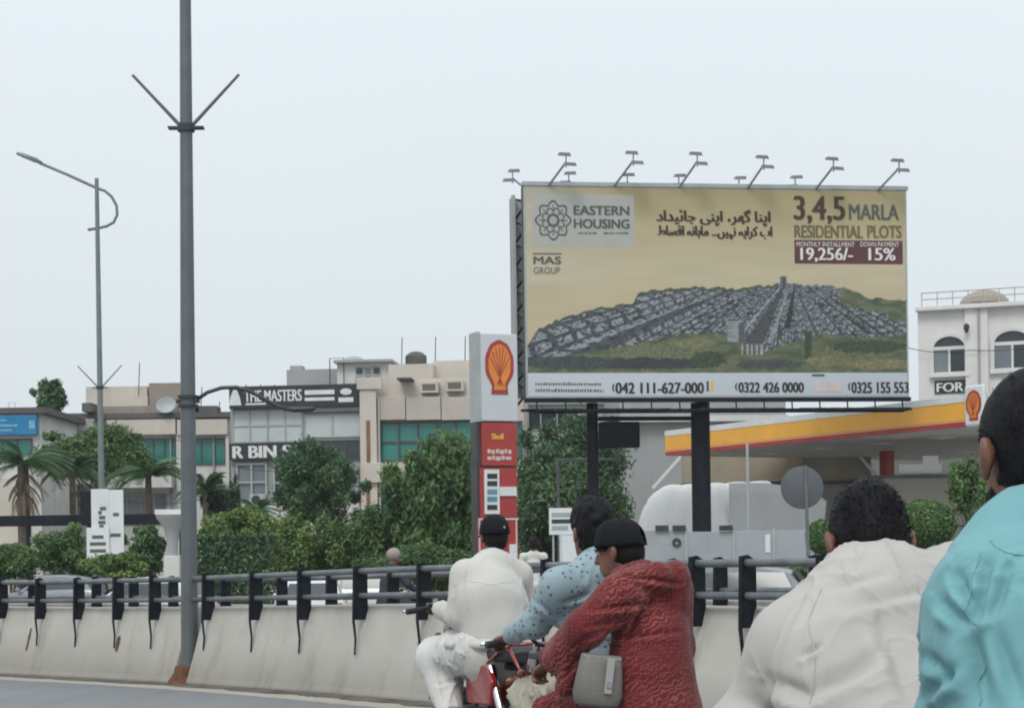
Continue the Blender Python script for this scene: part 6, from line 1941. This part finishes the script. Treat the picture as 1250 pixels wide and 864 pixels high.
        V = V + N * ((n1 - .5) * (.003 if hair_style == 'short' else .016) + (n2 - .5) * .0015)[:, None]
        if tufts:
            N = normals(V, Q); k = rng.integers(0, len(V), tufts)
            T = (R @ np.array((-.35, 0, -.4)))[None] + N[k] * .16 + rng.normal(size=(tufts, 3)) * .20
            T /= np.linalg.norm(T, axis=1, keepdims=True)
            ln = (.008 + .012 * rng.random(tufts))[:, None]
            sd = np.cross(T, N[k]); sd /= np.linalg.norm(sd, axis=1, keepdims=True) + 1e-9
            b0 = V[k] - N[k] * .003
            TV = np.stack([b0 - sd * .0008, b0 + sd * .0008, b0 + T * ln + sd * .0002, b0 + T * ln - sd * .0002], 1).reshape(-1, 3)
            TQ = np.arange(len(TV)).reshape(-1, 4) + len(V)
            V = np.concatenate([V, TV]); Q = np.concatenate([Q, TQ])
        put("hair", np_mesh("hair", V, Q), hair, body, True)
    if beard:
        s = SDF(H - .2, H + .2, .005)
        s.ell(hp(.030, 0, -.062), np.array((.071, .0615, .072)) * hs, R, .03); s.ell(hp(.060, 0, -.098), np.array((.038, .036, .034)) * hs, R, .03)
        s.cut(hp(.0, 0, -.040), R @ np.array((.35, 0, 1))); s.cut(hp(-.004, 0, 0), R @ np.array((-1, 0, -.1)))
        s.ell(hp(.118, 0, -.052), np.array((.045, .034, .022)) * hs, R, .01, sub=True)
        V, Q = s.mesh(); N = normals(V, Q); V = V + N * ((vnoise(V * 150) - .5) * .006)[:, None]
        put("beard", np_mesh("beard", V, Q), hair, body, True)
    for S in 'LR':
        ft = fwd * .17 + np.array((0, 0, -.05)); a = Jl['an' + S] + np.array((0, 0, -.05))
        s = SDF(a - .3, a + .3, .009); s.cone(a - fwd * .04, Jl['an' + S] + ft, .044, .040, .03); s.cut(a + np.array((0, 0, .012)), (0, 0, 1))
        V, Q = s.mesh(); put("shoe", np_mesh("shoe", V, Q), M_SHOE, body, True)
    body["_h"] = 0; del body["_h"]
    return body, org, R, H, hp

def seam(pts, r=.0011):
    """stitched seam: a fine raised cord lying on the last shirt made, its course given by photo points"""
    V, N, org, body, mt = SHIRT
    Wd = V + org; q = np.stack([Wd[:, 0] / Wd[:, 1], (Wd[:, 2] - CAM_H) / Wd[:, 1]], 1)
    out_ = []
    for (x0, y0), (x1, y1) in zip(pts[:-1], pts[1:]):
        for k in range(10):
            t = k / 10; a = P(x0 + (x1 - x0) * t, y0 + (y1 - y0) * t, 1.0)
            d2 = (q[:, 0] - a.x) ** 2 + (q[:, 1] - (a.z - CAM_H)) ** 2
            near = np.argsort(d2)[:40]; near = near[N[near, 1] < .2]
            if len(near) == 0: continue
            i = near[np.argmin(Wd[near, 1])]
            if d2[i] < 3e-5: out_.append(Vector(V[i] + N[i] * .0008))
    if len(out_) > 4:
        sm_ = [(out_[max(i - 1, 0)] + out_[i] * 2 + out_[min(i + 1, len(out_) - 1)]) / 4 for i in range(len(out_))]
        MB().tube(sm_, r, 5).build("seam", mt, body, sm=True)

def add_cap(body, R, H, hs, label_parts, front_opening=False, tilt=0.0, brim_len=.075):
    """baseball cap: panelled dome, brim, button, back strap with its half-moon opening"""
    Rm = Matrix(((R[0][0], R[0][1], R[0][2]), (R[1][0], R[1][1], R[1][2]), (R[2][0], R[2][1], R[2][2]))).to_4x4()
    M = Matrix.Translation(Vector(H)) @ Rm @ Matrix.Rotation(tilt, 4, 'Y')
    nA_, nB_ = 48, 14
    vs, fs = [], []
    for j in range(nB_ + 1):
        e = PI / 2 * j / nB_
        for i in range(nA_):
            a = 2 * PI * i / nA_
            k = 1 + .006 * abs(math.sin(3 * a)) - .004
            x = (.112 * math.cos(a) - .012); y = .090 * math.sin(a)
            z = .018 + .118 * math.sin(e) ** .92; c = max(.001, math.cos(e)) ** .78
            vs.append(M @ Vector((x * c * k * hs, y * c * k * hs, z * hs)))
    for j in range(nB_):
        for i in range(nA_):
            a = 2 * PI * (i + .5) / nA_
            back = abs(((a - PI + PI) % (2 * PI)) - PI) if False else abs(a - PI)
            if front_opening and back < .40 and j < 5 and (back / .40) ** 2 + (j / 5) ** 2 < 1: continue
            i2 = (i + 1) % nA_
            fs.append((j * nA_ + i, j * nA_ + i2, (j + 1) * nA_ + i2, (j + 1) * nA_ + i))
    cap = MB().add(vs, fs).build("cap", C_CAP, body, sm=True)
    so = cap.modifiers.new("t", 'SOLIDIFY'); so.thickness = .005; so.offset = 1
    for q_ in range(6):
        i_ = q_ * nA_ // 6
        MB().tube([Vector(vs[j * nA_ + i_]) * 1.0 + (Vector(vs[j * nA_ + i_]) - Vector(H)).normalized() * .005 for j in range(nB_)], .0022, 5).build("seam", C_CAP, cap, sm=True)
    MB().ball(M @ Vector((-.012 * hs, 0, .139 * hs)), .008 * hs, 10).build("button", C_CAP, cap, sm=True)
    vs, n_ = [], 16
    for i in range(n_ + 1):
        a = math.radians(-68 + 136 * i / n_)
        for rr in (0, .5, 1):
            x = .105 * math.cos(a) - .012 + rr * brim_len * math.cos(a * .8); y = .088 * math.sin(a) * (1 + .02 * rr)
            vs.append(M @ Vector((x * hs, y * hs, (.022 - .018 * rr - .25 * (y * y) / .09 * .1) * hs)))
    br = MB().add(vs, [(3 * i + j, 3 * i + j + 1, 3 * i + 4 + j, 3 * i + 3 + j) for i in range(n_) for j in range(2)]).build("brim", C_CAP, cap, sm=True)
    so = br.modifiers.new("t", 'SOLIDIFY'); so.thickness = .005
    if front_opening:
        vs = []
        for i in range(9):
            a = PI + (-.45 + .9 * i / 8)
            for z in (.016, .032): vs.append(M @ Vector(((.117 * math.cos(a) - .012) * hs, .094 * math.sin(a) * hs, z * hs)))
        st = MB().add(vs, [(2 * i, 2 * i + 1, 2 * i + 3, 2 * i + 2) for i in range(8)]).build("strap", C_CAP, cap, sm=True)
        so = st.modifiers.new("t", 'SOLIDIFY'); so.thickness = .004
    return cap, M

def fdir(deg, pitch=0.0):
    """horizontal heading `deg` left of straight ahead, tilted down by pitch degrees"""
    a, p_ = math.radians(deg), math.radians(pitch)
    return np.array((-math.sin(a) * math.cos(p_), math.cos(a) * math.cos(p_), -math.sin(p_)))
def lower_body(b, px_, seat_x, pel_z=.80, spread=.24, peg=(.02, .25, .36), knee=(.30, None, .70)):
    """pelvis, legs on the bike's pegs"""
    d = {'pelvis': bike_point(b, seat_x, 0, pel_z)}
    for S, k in (('L', 1), ('R', -1)):
        d['hip' + S] = bike_point(b, seat_x + .02, k * .10, pel_z - .02); d['kn' + S] = bike_point(b, knee[0], k * spread, knee[2]); d['an' + S] = bike_point(b, peg[0], k * (peg[1] - .02), peg[2])
    return d

# ---- man in white kurta with a black cap (ahead)
J = lower_body(bike1, 0, -.16, .80, .22, knee=(.27, None, .70))
J.update(head=P(603, 655, 10.86), neck=P(602, 692, 10.74), chest=P(601, 735, 10.62), shL=P(568, 701, 10.62), shR=P(632, 702, 10.84), elL=P(558, 752, 10.60), elR=P(644, 754, 10.94),
         wrL=bike_point(bike1, .25, .21, 1.0), wrR=bike_point(bike1, .26, -.33, 1.005), face=fdir(20, 5), fwd=fdir(HEAD1))
p1, o1, R1, H1, hp1 = make_person(J, "man in white kurta and black cap riding ahead, seen from behind", SKIN1, C_WHITE, C_WHITE2, .0085, HAIR, skirt=.06, baggy=.055, leg_axis=(1.3, 1.3, .3), collar=True, hs=.92, tw=.200, topr=.12, loose=.016,
         wrk=(.006, 13, (1, 1, .45)), fold_w=1.3, leg_folds=[(532, 805, 545, 864, 10.7, .014, .009), (566, 800, 585, 850, 10.7, .014, .009), (535, 835, 575, 825, 10.7, .014, .008)], folds=[(556, 716, 552, 760, 10.6, .012, .006), (640, 712, 645, 770, 10.9, .014, .008), (570, 780, 640, 786, 10.6, .012, .006)])
seam([(568, 690), (565, 715), (570, 750)], .003); seam([(634, 692), (640, 715), (640, 745)], .003); seam([(570, 706), (600, 711), (634, 707)], .0018)
cap1, CM = add_cap(p1, R1, H1, .95, None, tilt=-.10)
q = [CM @ Vector(v) * 1.0 for v in ((-.121 * .95, -.028, .050), (-.120 * .95, -.012, .048), (-.119 * .95, -.014, .060), (-.120 * .95, -.030, .064))]
MB().add(q, [(0, 1, 2, 3)]).build("cap_logo", M_WHITE, cap1)
# kurta tail spread over the seat
def kurta_tail(par, org, b, pts, mt, thick=.02):
    s = SDF(np.array([v3(p) for p in pts]).min(0) - org - .2, np.array([v3(p) for p in pts]).max(0) - org + .2, .009)
    for a, c in zip(pts[:-1], pts[1:]): s.cone(v3(a) - org, v3(c) - org, .075, .07, .08, (0, 0, 1), .5)
    V, Q = s.mesh(); V = relax(V, Q, 2); N = normals(V, Q); V = wrinkle(V, N, .012, 12, (1.3, 1.3, .3), 1.7)
    put("kurta_tail", np_mesh("kurta_tail", V, Q), mt, par, True)
kurta_tail(p1, o1, bike1, [bike_point(bike1, -.28, .12, .80), bike_point(bike1, -.06, .19, .80), bike_point(bike1, .10, .22, .77)], C_WHITE)

# ---- man in dotted blue shirt (driver of the pair)
J = lower_body(bike2, 0, -.12, .84, .17, knee=(.28, None, .72))
J.update(head=P(722, 650, 7.98), neck=P(732, 695, 7.86), chest=P(722, 745, 7.85), shL=P(683, 716, 7.74), shR=P(782, 712, 8.02), elL=P(652, 762, 7.86), elR=P(790, 770, 8.25),
         wrL=bike_point(bike2, .22, .31, 1.01), wrR=bike_point(bike2, .25, -.31, 1.01), face=fdir(30, 4), fwd=fdir(HEAD2 + 6, 10))
J['wrL'] = bike_point(bike2, .235, .31, 1.03)
p2, o2, R2, H2, hp2 = make_person(J, "man in pale blue dotted shirt steering a motorcycle with the red clad passenger behind", SKIN2, C_BLUE, C_KHAKI, .0075, HAIR, skirt=.02, baggy=.008, fold_w=1.6, tw=.145, loose=.008,
         collar=True, wrk=(.010, 15, (1, 1, .7)), hair_style='tall', sleeve=.97, folds=[(690, 735, 720, 725, 7.8, .012, .010), (700, 750, 735, 732, 7.8, .012, .010), (655, 735, 690, 760, 7.8, .012, .008), (630, 775, 655, 790, 7.9, .010, .008)], tufts=2500)

# ---- passenger in red with a black cap
J = lower_body(bike2, 0, -.52, .81, .26, peg=(-.28, .25, .40), knee=(-.14, None, .66))
J.update(head=P(755, 672, 7.50), neck=P(777, 712, 7.44), chest=P(794, 770, 7.42), shL=P(757, 728, 7.30), shR=P(818, 720, 7.52), elL=P(712, 768, 7.26), elR=P(826, 790, 7.60),
         wrL=P(672, 806, 7.50), wrR=P(770, 830, 7.75), face=fdir(66, 10), fwd=fdir(HEAD2))
J['pelvis'] = P(793, 846, 7.38)
def shawl(s, org):
    c = lambda x, y, Y: v3(P(x, y, Y)) - org
    s.cone(c(764, 712, 7.32), c(800, 704, 7.34), .040, .052, .04); s.cone(c(800, 704, 7.34), c(826, 706, 7.42), .052, .046, .04)
    s.cone(c(824, 700, 7.42), c(822, 730, 7.42), .05, .06, .05); pass
    s.cone(c(756, 728, 7.28), c(714, 768, 7.24), .062, .064, .03); s.cone(c(714, 768, 7.24), c(680, 806, 7.38), .064, .060, .03); s.cone(c(700, 790, 7.30), c(690, 838, 7.34), .045, .038, .04)
    s.ell(c(742, 815, 7.22), (.040, .11, .085), None, .01, sub=True)
    s.cone(c(796, 790, 7.38), c(800, 880, 7.36), .150, .18, .06, fdir(HEAD2), .8)
p3, o3, R3, H3, hp3 = make_person(J, "passenger in dark red patterned dress and black cap, holding a grey bag", SKIN3, C_RED, C_RED, .0075, HAIR, loose=.022, skirt=.05, baggy=.02, hs=.93, tw=.134, topr=.095,
         wrk=(.008, 11, (1, 1, .5)), sleeve=1.0, extra=shawl, folds=[(760, 702, 830, 712, 7.3, .012, .012), (720, 745, 800, 735, 7.25, .014, .010), (715, 765, 790, 752, 7.25, .012, .009), (800, 720, 780, 790, 7.25, .014, .009),
                                                      (700, 790, 740, 765, 7.25, .012, .009), (745, 780, 830, 770, 7.25, .014, .010), (690, 830, 712, 790, 7.3, .012, .008), (786, 742, 764, 780, 7.25, .016, .020)])
cap3, CM3 = add_cap(p3, R3, H3, .96, None, front_opening=True, tilt=-.12, brim_len=.012)

# grey handbag hanging at the passenger's side
def handbag():
    c = P(727, 826, 7.20); r = empty("handbag", (c.x, c.y, c.z - .12), math.radians(8)); r.rotation_euler[1] = math.radians(7); tag(r, "grey leather handbag with a pale strap held against the red dress", "bag")
    rings = []
    for z, w_, d_ in ((0, .070, .035), (.012, .090, .05), (.05, .100, .056), (.11, .095, .05), (.17, .088, .036), (.20, .084, .024), (.212, .082, .012)):
        rings.append([Vector((w_ * abs(math.cos(t)) ** .6 * (1 if math.cos(t) > 0 else -1), d_ * abs(math.sin(t)) ** .7 * (1 if math.sin(t) > 0 else -1), z)) for t in [2 * PI * k / 20 for k in range(20)]])
    MB().loft(rings).build("body", C_LEATHER, r, sm=50, bevel=.006)
    MB().box(-.078, .078, -.022, -.012, .196, .206).build("zip", M_CHROME, r)
    st = MB().box(-.0 + .015, .045, -.066, -.05, .06, .20).build("strap", mat("strap_pale", (.36, .35, .33), .5, .1), r, bevel=.003)
    MB().box(.02, .04, -.071, -.066, .085, .11).build("buckle", M_CHROME, st)
handbag()

# ---- man in white, nearest pair, leaning forward
J = lower_body(bike3, 0, -.20, .78, .26)
J.update(head=P(1061, 662, 3.66), neck=P(1062, 728, 3.54), chest=P(1068, 830, 3.38), shL=P(976, 797, 3.52), shR=P(1165, 722, 3.70), elL=P(902, 900, 3.58), elR=P(1200, 860, 4.0),
         wrL=bike_point(bike3, .24, .31, 1.01), wrR=bike_point(bike3, .24, -.31, 1.01), face=fdir(2, 34), fwd=fdir(14, 25))
def broad_back(s, org):
    c = lambda x, y, Y: v3(P(x, y, Y)) - org
    s.cone(c(1075, 745, 3.50), c(1170, 742, 3.58), .085, .085, .10); s.cone(c(1060, 800, 3.44), c(1160, 800, 3.50), .10, .10, .10)
    s.cone(c(1050, 745, 3.50), c(985, 795, 3.50), .080, .080, .08)
p4, o4, R4, H4, hp4 = make_person(J, "dark haired man in off white shirt leaning forward at the lower right", SKIN1, C_GREYW, C_DARK, .0065, HAIR, hs=.93, head_up=(-.02, .3, 1), loose=.018, baggy=.03, shoulder_r=.082, topr=.088, tw=.165,
         collar=True, wrk=(.006, 9, (1, 1, .6)), tufts=6000, cloth_voxel=.005, extra=broad_back, folds=[(980, 800, 1000, 786, 3.45, .008, .008), (985, 846, 1062, 806, 3.4, .022, .016), (1000, 720, 1080, 700, 3.5, .012, .006), (940, 830, 985, 850, 3.5, .02, .010), (1030, 740, 1150, 715, 3.5, .014, .006), (1075, 760, 1110, 850, 3.4, .02, .008)])

seam([(1000, 715), (985, 760), (992, 810), (985, 862)]); seam([(1120, 700), (1132, 750), (1128, 800)])
# ---- man in teal shirt at the right edge
J = lower_body(bike3, 0, -.58, .80, .27, peg=(-.28, .25, .40), knee=(-.16, None, .68))
J.update(head=P(1260, 552, 2.96), neck=P(1268, 672, 2.86), chest=P(1282, 800, 2.76), shL=P(1209, 738, 2.80), shR=P(1362, 735, 3.0), elL=P(1168, 905, 2.90), elR=P(1400, 900, 3.1),
         wrL=P(1118, 1000, 3.1), wrR=P(1300, 960, 3.2), face=fdir(14, 4), fwd=fdir(HEAD3))
p5, o5, R5, H5, hp5 = make_person(J, "bearded man in teal shirt cut off by the right edge", SKIN2, C_TEAL, C_DARK, .006, HAIR, loose=.018, baggy=.02, beard=True, tufts=6000, cloth_voxel=.005, shoulder_r=.062,
         collar=True, wrk=(.006, 12, (1, 1, .6)), folds=[(1168, 700, 1192, 748, 2.78, .012, .012), (1206, 690, 1192, 752, 2.78, .011, .012), (1232, 694, 1210, 752, 2.76, .011, .010), (1150, 735, 1180, 760, 2.78, .012, .012), (1185, 765, 1200, 850, 2.75, .02, .016),
                                         (1130, 800, 1165, 830, 2.8, .012, .010), (1125, 850, 1170, 815, 2.8, .012, .009), (1215, 770, 1245, 850, 2.75, .016, .010)])

seam([(1195, 668), (1180, 710), (1186, 760), (1196, 815), (1192, 862)]); seam([(1205, 655), (1225, 668), (1249, 672)])
# ---- far rider with pale helmet, and a small figure near the totem
bk = bike4
J = lower_body(bk, 0, -.12, .82, .25)
q = bike_point(bk, 0.0, 0, 1.55)
for k, (x, y, z) in dict(head=(.05, 0, 1.58), neck=(0, 0, 1.38), chest=(-.06, 0, 1.14), shL=(0, .18, 1.34), shR=(0, -.18, 1.34), elL=(.12, .3, 1.12), elR=(.12, -.3, 1.12), wrL=(.26, .3, 1.02), wrR=(.26, -.3, 1.02)).items(): J[k] = bike_point(bk, x, y, z)
J['face'] = v3(bike_point(bk, 1, 0, 0) - bike_point(bk, 0, 0, 0)); J['fwd'] = J['face']
p6, o6, R6, H6, hp6 = make_person(J, "far rider with a pale helmet beyond the railing", SKIN2, C_DARK, C_DARK, .012, None)
hm = MB().ball(tuple(hp6(-.01, 0, .03)), (.12, .11, .115), 18).build("helmet", M_BROWNWALL, p6, sm=True)
MB().ball(tuple(hp6(.05, 0, .0)), (.095, .1, .05), 14).build("visor", G_DARK, hm, sm=True)
Y = 43; a = P(651, 655, Y); gz = ground_z(Y); hh = a.z - gz
J = {}
k = hh / 1.72
for n_, (x, y, z) in dict(pelvis=(0, 0, .92), head=(0, 0, 1.60), neck=(0, 0, 1.42), chest=(0, 0, 1.20), shL=(-.18, 0, 1.38), shR=(.18, 0, 1.38), elL=(-.24, .02, 1.12), elR=(.24, .02, 1.12), wrL=(-.22, .1, .88), wrR=(.22, .1, .88),
                          hipL=(-.1, 0, .9), hipR=(.1, 0, .9), knL=(-.1, .02, .5), knR=(.1, .02, .5), anL=(-.1, 0, .09), anR=(.1, 0, .09)).items(): J[n_] = Vector((a.x + x * k, Y + y * k, gz + z * k))
J['face'] = np.array((0, 1., 0)); J['fwd'] = np.array((0, 1., 0))
p7, o7, R7, H7, hp7 = make_person(J, "small standing figure in white clothes right of the totem sign's foot", SKIN1, C_WHITE2, C_WHITE2, .013, HAIR, skirt=.05, hs=k)
p7["group"] = "people standing"

# ================================================================== ROOFTOP AND FACADE CLUTTER (parts of the buildings)
def bld(label_part):
    for o in list(COL.objects):
        if o.parent is None and label_part in str(o.get("label", "")): return o
def unit_box(par, x, d, z, w_=.8, h=.6, t=.35):
    """outdoor air conditioner: case with a round fan grille"""
    c = MB().box(x, x + w_, d, d + t, z, z + h).build("air_conditioner", M_FRAME, par, bevel=.02)
    MB().lathe([(.02, 0), (h * .4, 0), (h * .4, .012), (.02, .012)], 18, Matrix.Translation((x + w_ * .4, d - .001, z + h / 2)) @ Matrix.Rotation(PI / 2, 4, 'X')).build("fan_grille", M_DARKMETAL, c)
def water_tank(par, x, d, z, r=.5, h=1.0, mt=None):
    MB().lathe([(r * .96, 0), (r, .05), (r, h * .35), (r * .97, h * .38), (r, h * .41), (r, h * .78), (r * .6, h * .95), (r * .25, h)], 20, Matrix.Translation((x, d, z))).build("water_tank", mt or M_DARKROOF, par, sm=40)
def cable(par, pts, r=.018):
    P_ = []
    for a, b in zip(pts[:-1], pts[1:]):
        a, b = Vector(a), Vector(b)
        for k in range(9):
            t = k / 9; q = a.lerp(b, t); q.z -= .35 * (b - a).length / 6 * 4 * t * (1 - t); P_.append(q)
    P_.append(Vector(pts[-1]))
    MB().tube(P_, r, 5).build("cable", M_DARKMETAL, par, sm=True)
b_ = bld("long pale two storey"); zr = 8.3 - GZ - .35
for (x, d, w_, h) in ((-3.2, -.4, .9, .65), (-1.0, .3, .8, .6), (1.4, -.3, .85, .6), (2.6, -.2, .8, .55), (3.6, .2, .9, .6)): unit_box(b_, x, d, zr, w_, h)
water_tank(b_, .6, 1.6, zr, .55, 1.15); water_tank(b_, 3.9, 2.2, zr, .5, 1.0, M_BLUE); water_tank(b_, -2.2, 3.0, zr, .6, 1.3, M_GREYWALL)
for x in (-2.6, 2.1, 4.3): MB().tube([(x, -.12, .4), (x, -.12, zr - .3)], .05, 8).build("drain_pipe", M_GREYWALL, b_, sm=40)
MB().tube([(-4, 1.5, zr), (-4, 1.5, zr + 1.0), (-1.2, 1.5, zr + 1.0), (-1.2, 1.5, zr)], .03, 6).build("roof_rail", M_DARKMETAL, b_)
for k, (x, z) in enumerate(((-1.4, 4.3), (1.9, 4.1), (3.8, 4.2))): unit_box(b_, x, -.42, z, .75, .5)
cable(b_, [(-4.5, -.7, zr - .4), (-1, -.75, zr - .7), (2.2, -.7, zr - .5), (4.8, -.7, zr - .6)])
cable(b_, [(-4.5, -.9, 5.2), (0, -.95, 4.9), (4.8, -.9, 5.2)])
b_ = bld("glass fronted commercial")
for (x, z) in ((-2.2, 4.5), (-.6, 4.5), (1.6, 4.3)): unit_box(b_, x, -.5, z, .8, .55)
water_tank(b_, -1.8, 3.5, 8.6, .55, 1.2); water_tank(b_, 1.2, 4.2, 8.6, .5, 1.0, M_GREYWALL)
cable(b_, [(-3.1, -.65, 6.5), (0, -.7, 6.2), (3.1, -.65, 6.6)])
for x in (-2.95, 3.0): MB().tube([(x, -.12, .4), (x, -.12, 6.2)], .045, 8).build("drain_pipe", M_FRAME, b_, sm=40)
b_ = bld("beige clad building")
zb_ = 9.6
for (x, d) in ((-1.9, .6), (.2, .5), (3.2, .6)): unit_box(b_, x, d, zb_ + .2, .85, .6)
water_tank(b_, -3.6, 3.4, zb_ + 1.4, .6, 1.0, M_GREYWALL); water_tank(b_, -.6, 4.5, zb_ + 1.6, .55, 1.1)
MB().tube([(-4.6, 2.2, zb_ + .8), (-4.6, 2.2, zb_ + 2.2), (-3.9, 2.2, zb_ + 2.2), (-3.9, 2.2, zb_ + .8)], .03, 6).build("roof_rail", M_DARKMETAL, b_)
for x in (-1.2, .5, 2.0): MB().tube([(x, 3.5, zb_ + 1.5), (x + .05, 3.5, zb_ + 3.3)], .025, 5).build("antenna", M_DARKMETAL, b_)
for x in (-1.75, 3.9): MB().tube([(x, -.42, .4), (x, -.42, zb_)], .05, 8).build("drain_pipe", M_BEIGE, b_, sm=40)
b_ = bld("white plastered building")
for (x, z) in ((-.6, 7.2), (2.6, 7.0), (-2.2, 6.0)): unit_box(b_, x, -.5, z, .85, .6)
cable(b_, [(-3.0, -.3, 11.2), (0, -.35, 10.9), (4, -.3, 11.3)])
# ceiling lights and panel joints of the canopy
b_ = bld("filling station canopy")
for u in (2.5, 5.5, 8.5, 11.5, 14):
    for d in (3.0, 9.5):
        MB().box(u - .3, u + .3, d - .3, d + .3, zb - .03, zb - .002).build("ceiling_light", M_WHITE, b_)
finish_lettering()

# ================================================================== HAZE
lo_, hi_ = (-75, -8, -2.0), (75, 135, 17.5)
hz_ = MB().box(lo_[0], hi_[0], lo_[1], hi_[1], lo_[2], hi_[2]).build("haze", None)
hz_["kind"] = "stuff"; hz_["label"] = "thin pale dusty haze filling the air over the road"; hz_["category"] = "haze"
mh = bpy.data.materials.new("haze"); mh.use_nodes = True
mh.node_tree.nodes.clear()
oh = mh.node_tree.nodes.new("ShaderNodeOutputMaterial"); vh = mh.node_tree.nodes.new("ShaderNodeVolumePrincipled")
vh.inputs["Color"].default_value = (.93, .95, .96, 1); vh.inputs["Density"].default_value = 0.0003
mh.node_tree.links.new(vh.outputs[0], oh.inputs["Volume"])
hz_.data.materials.append(mh)
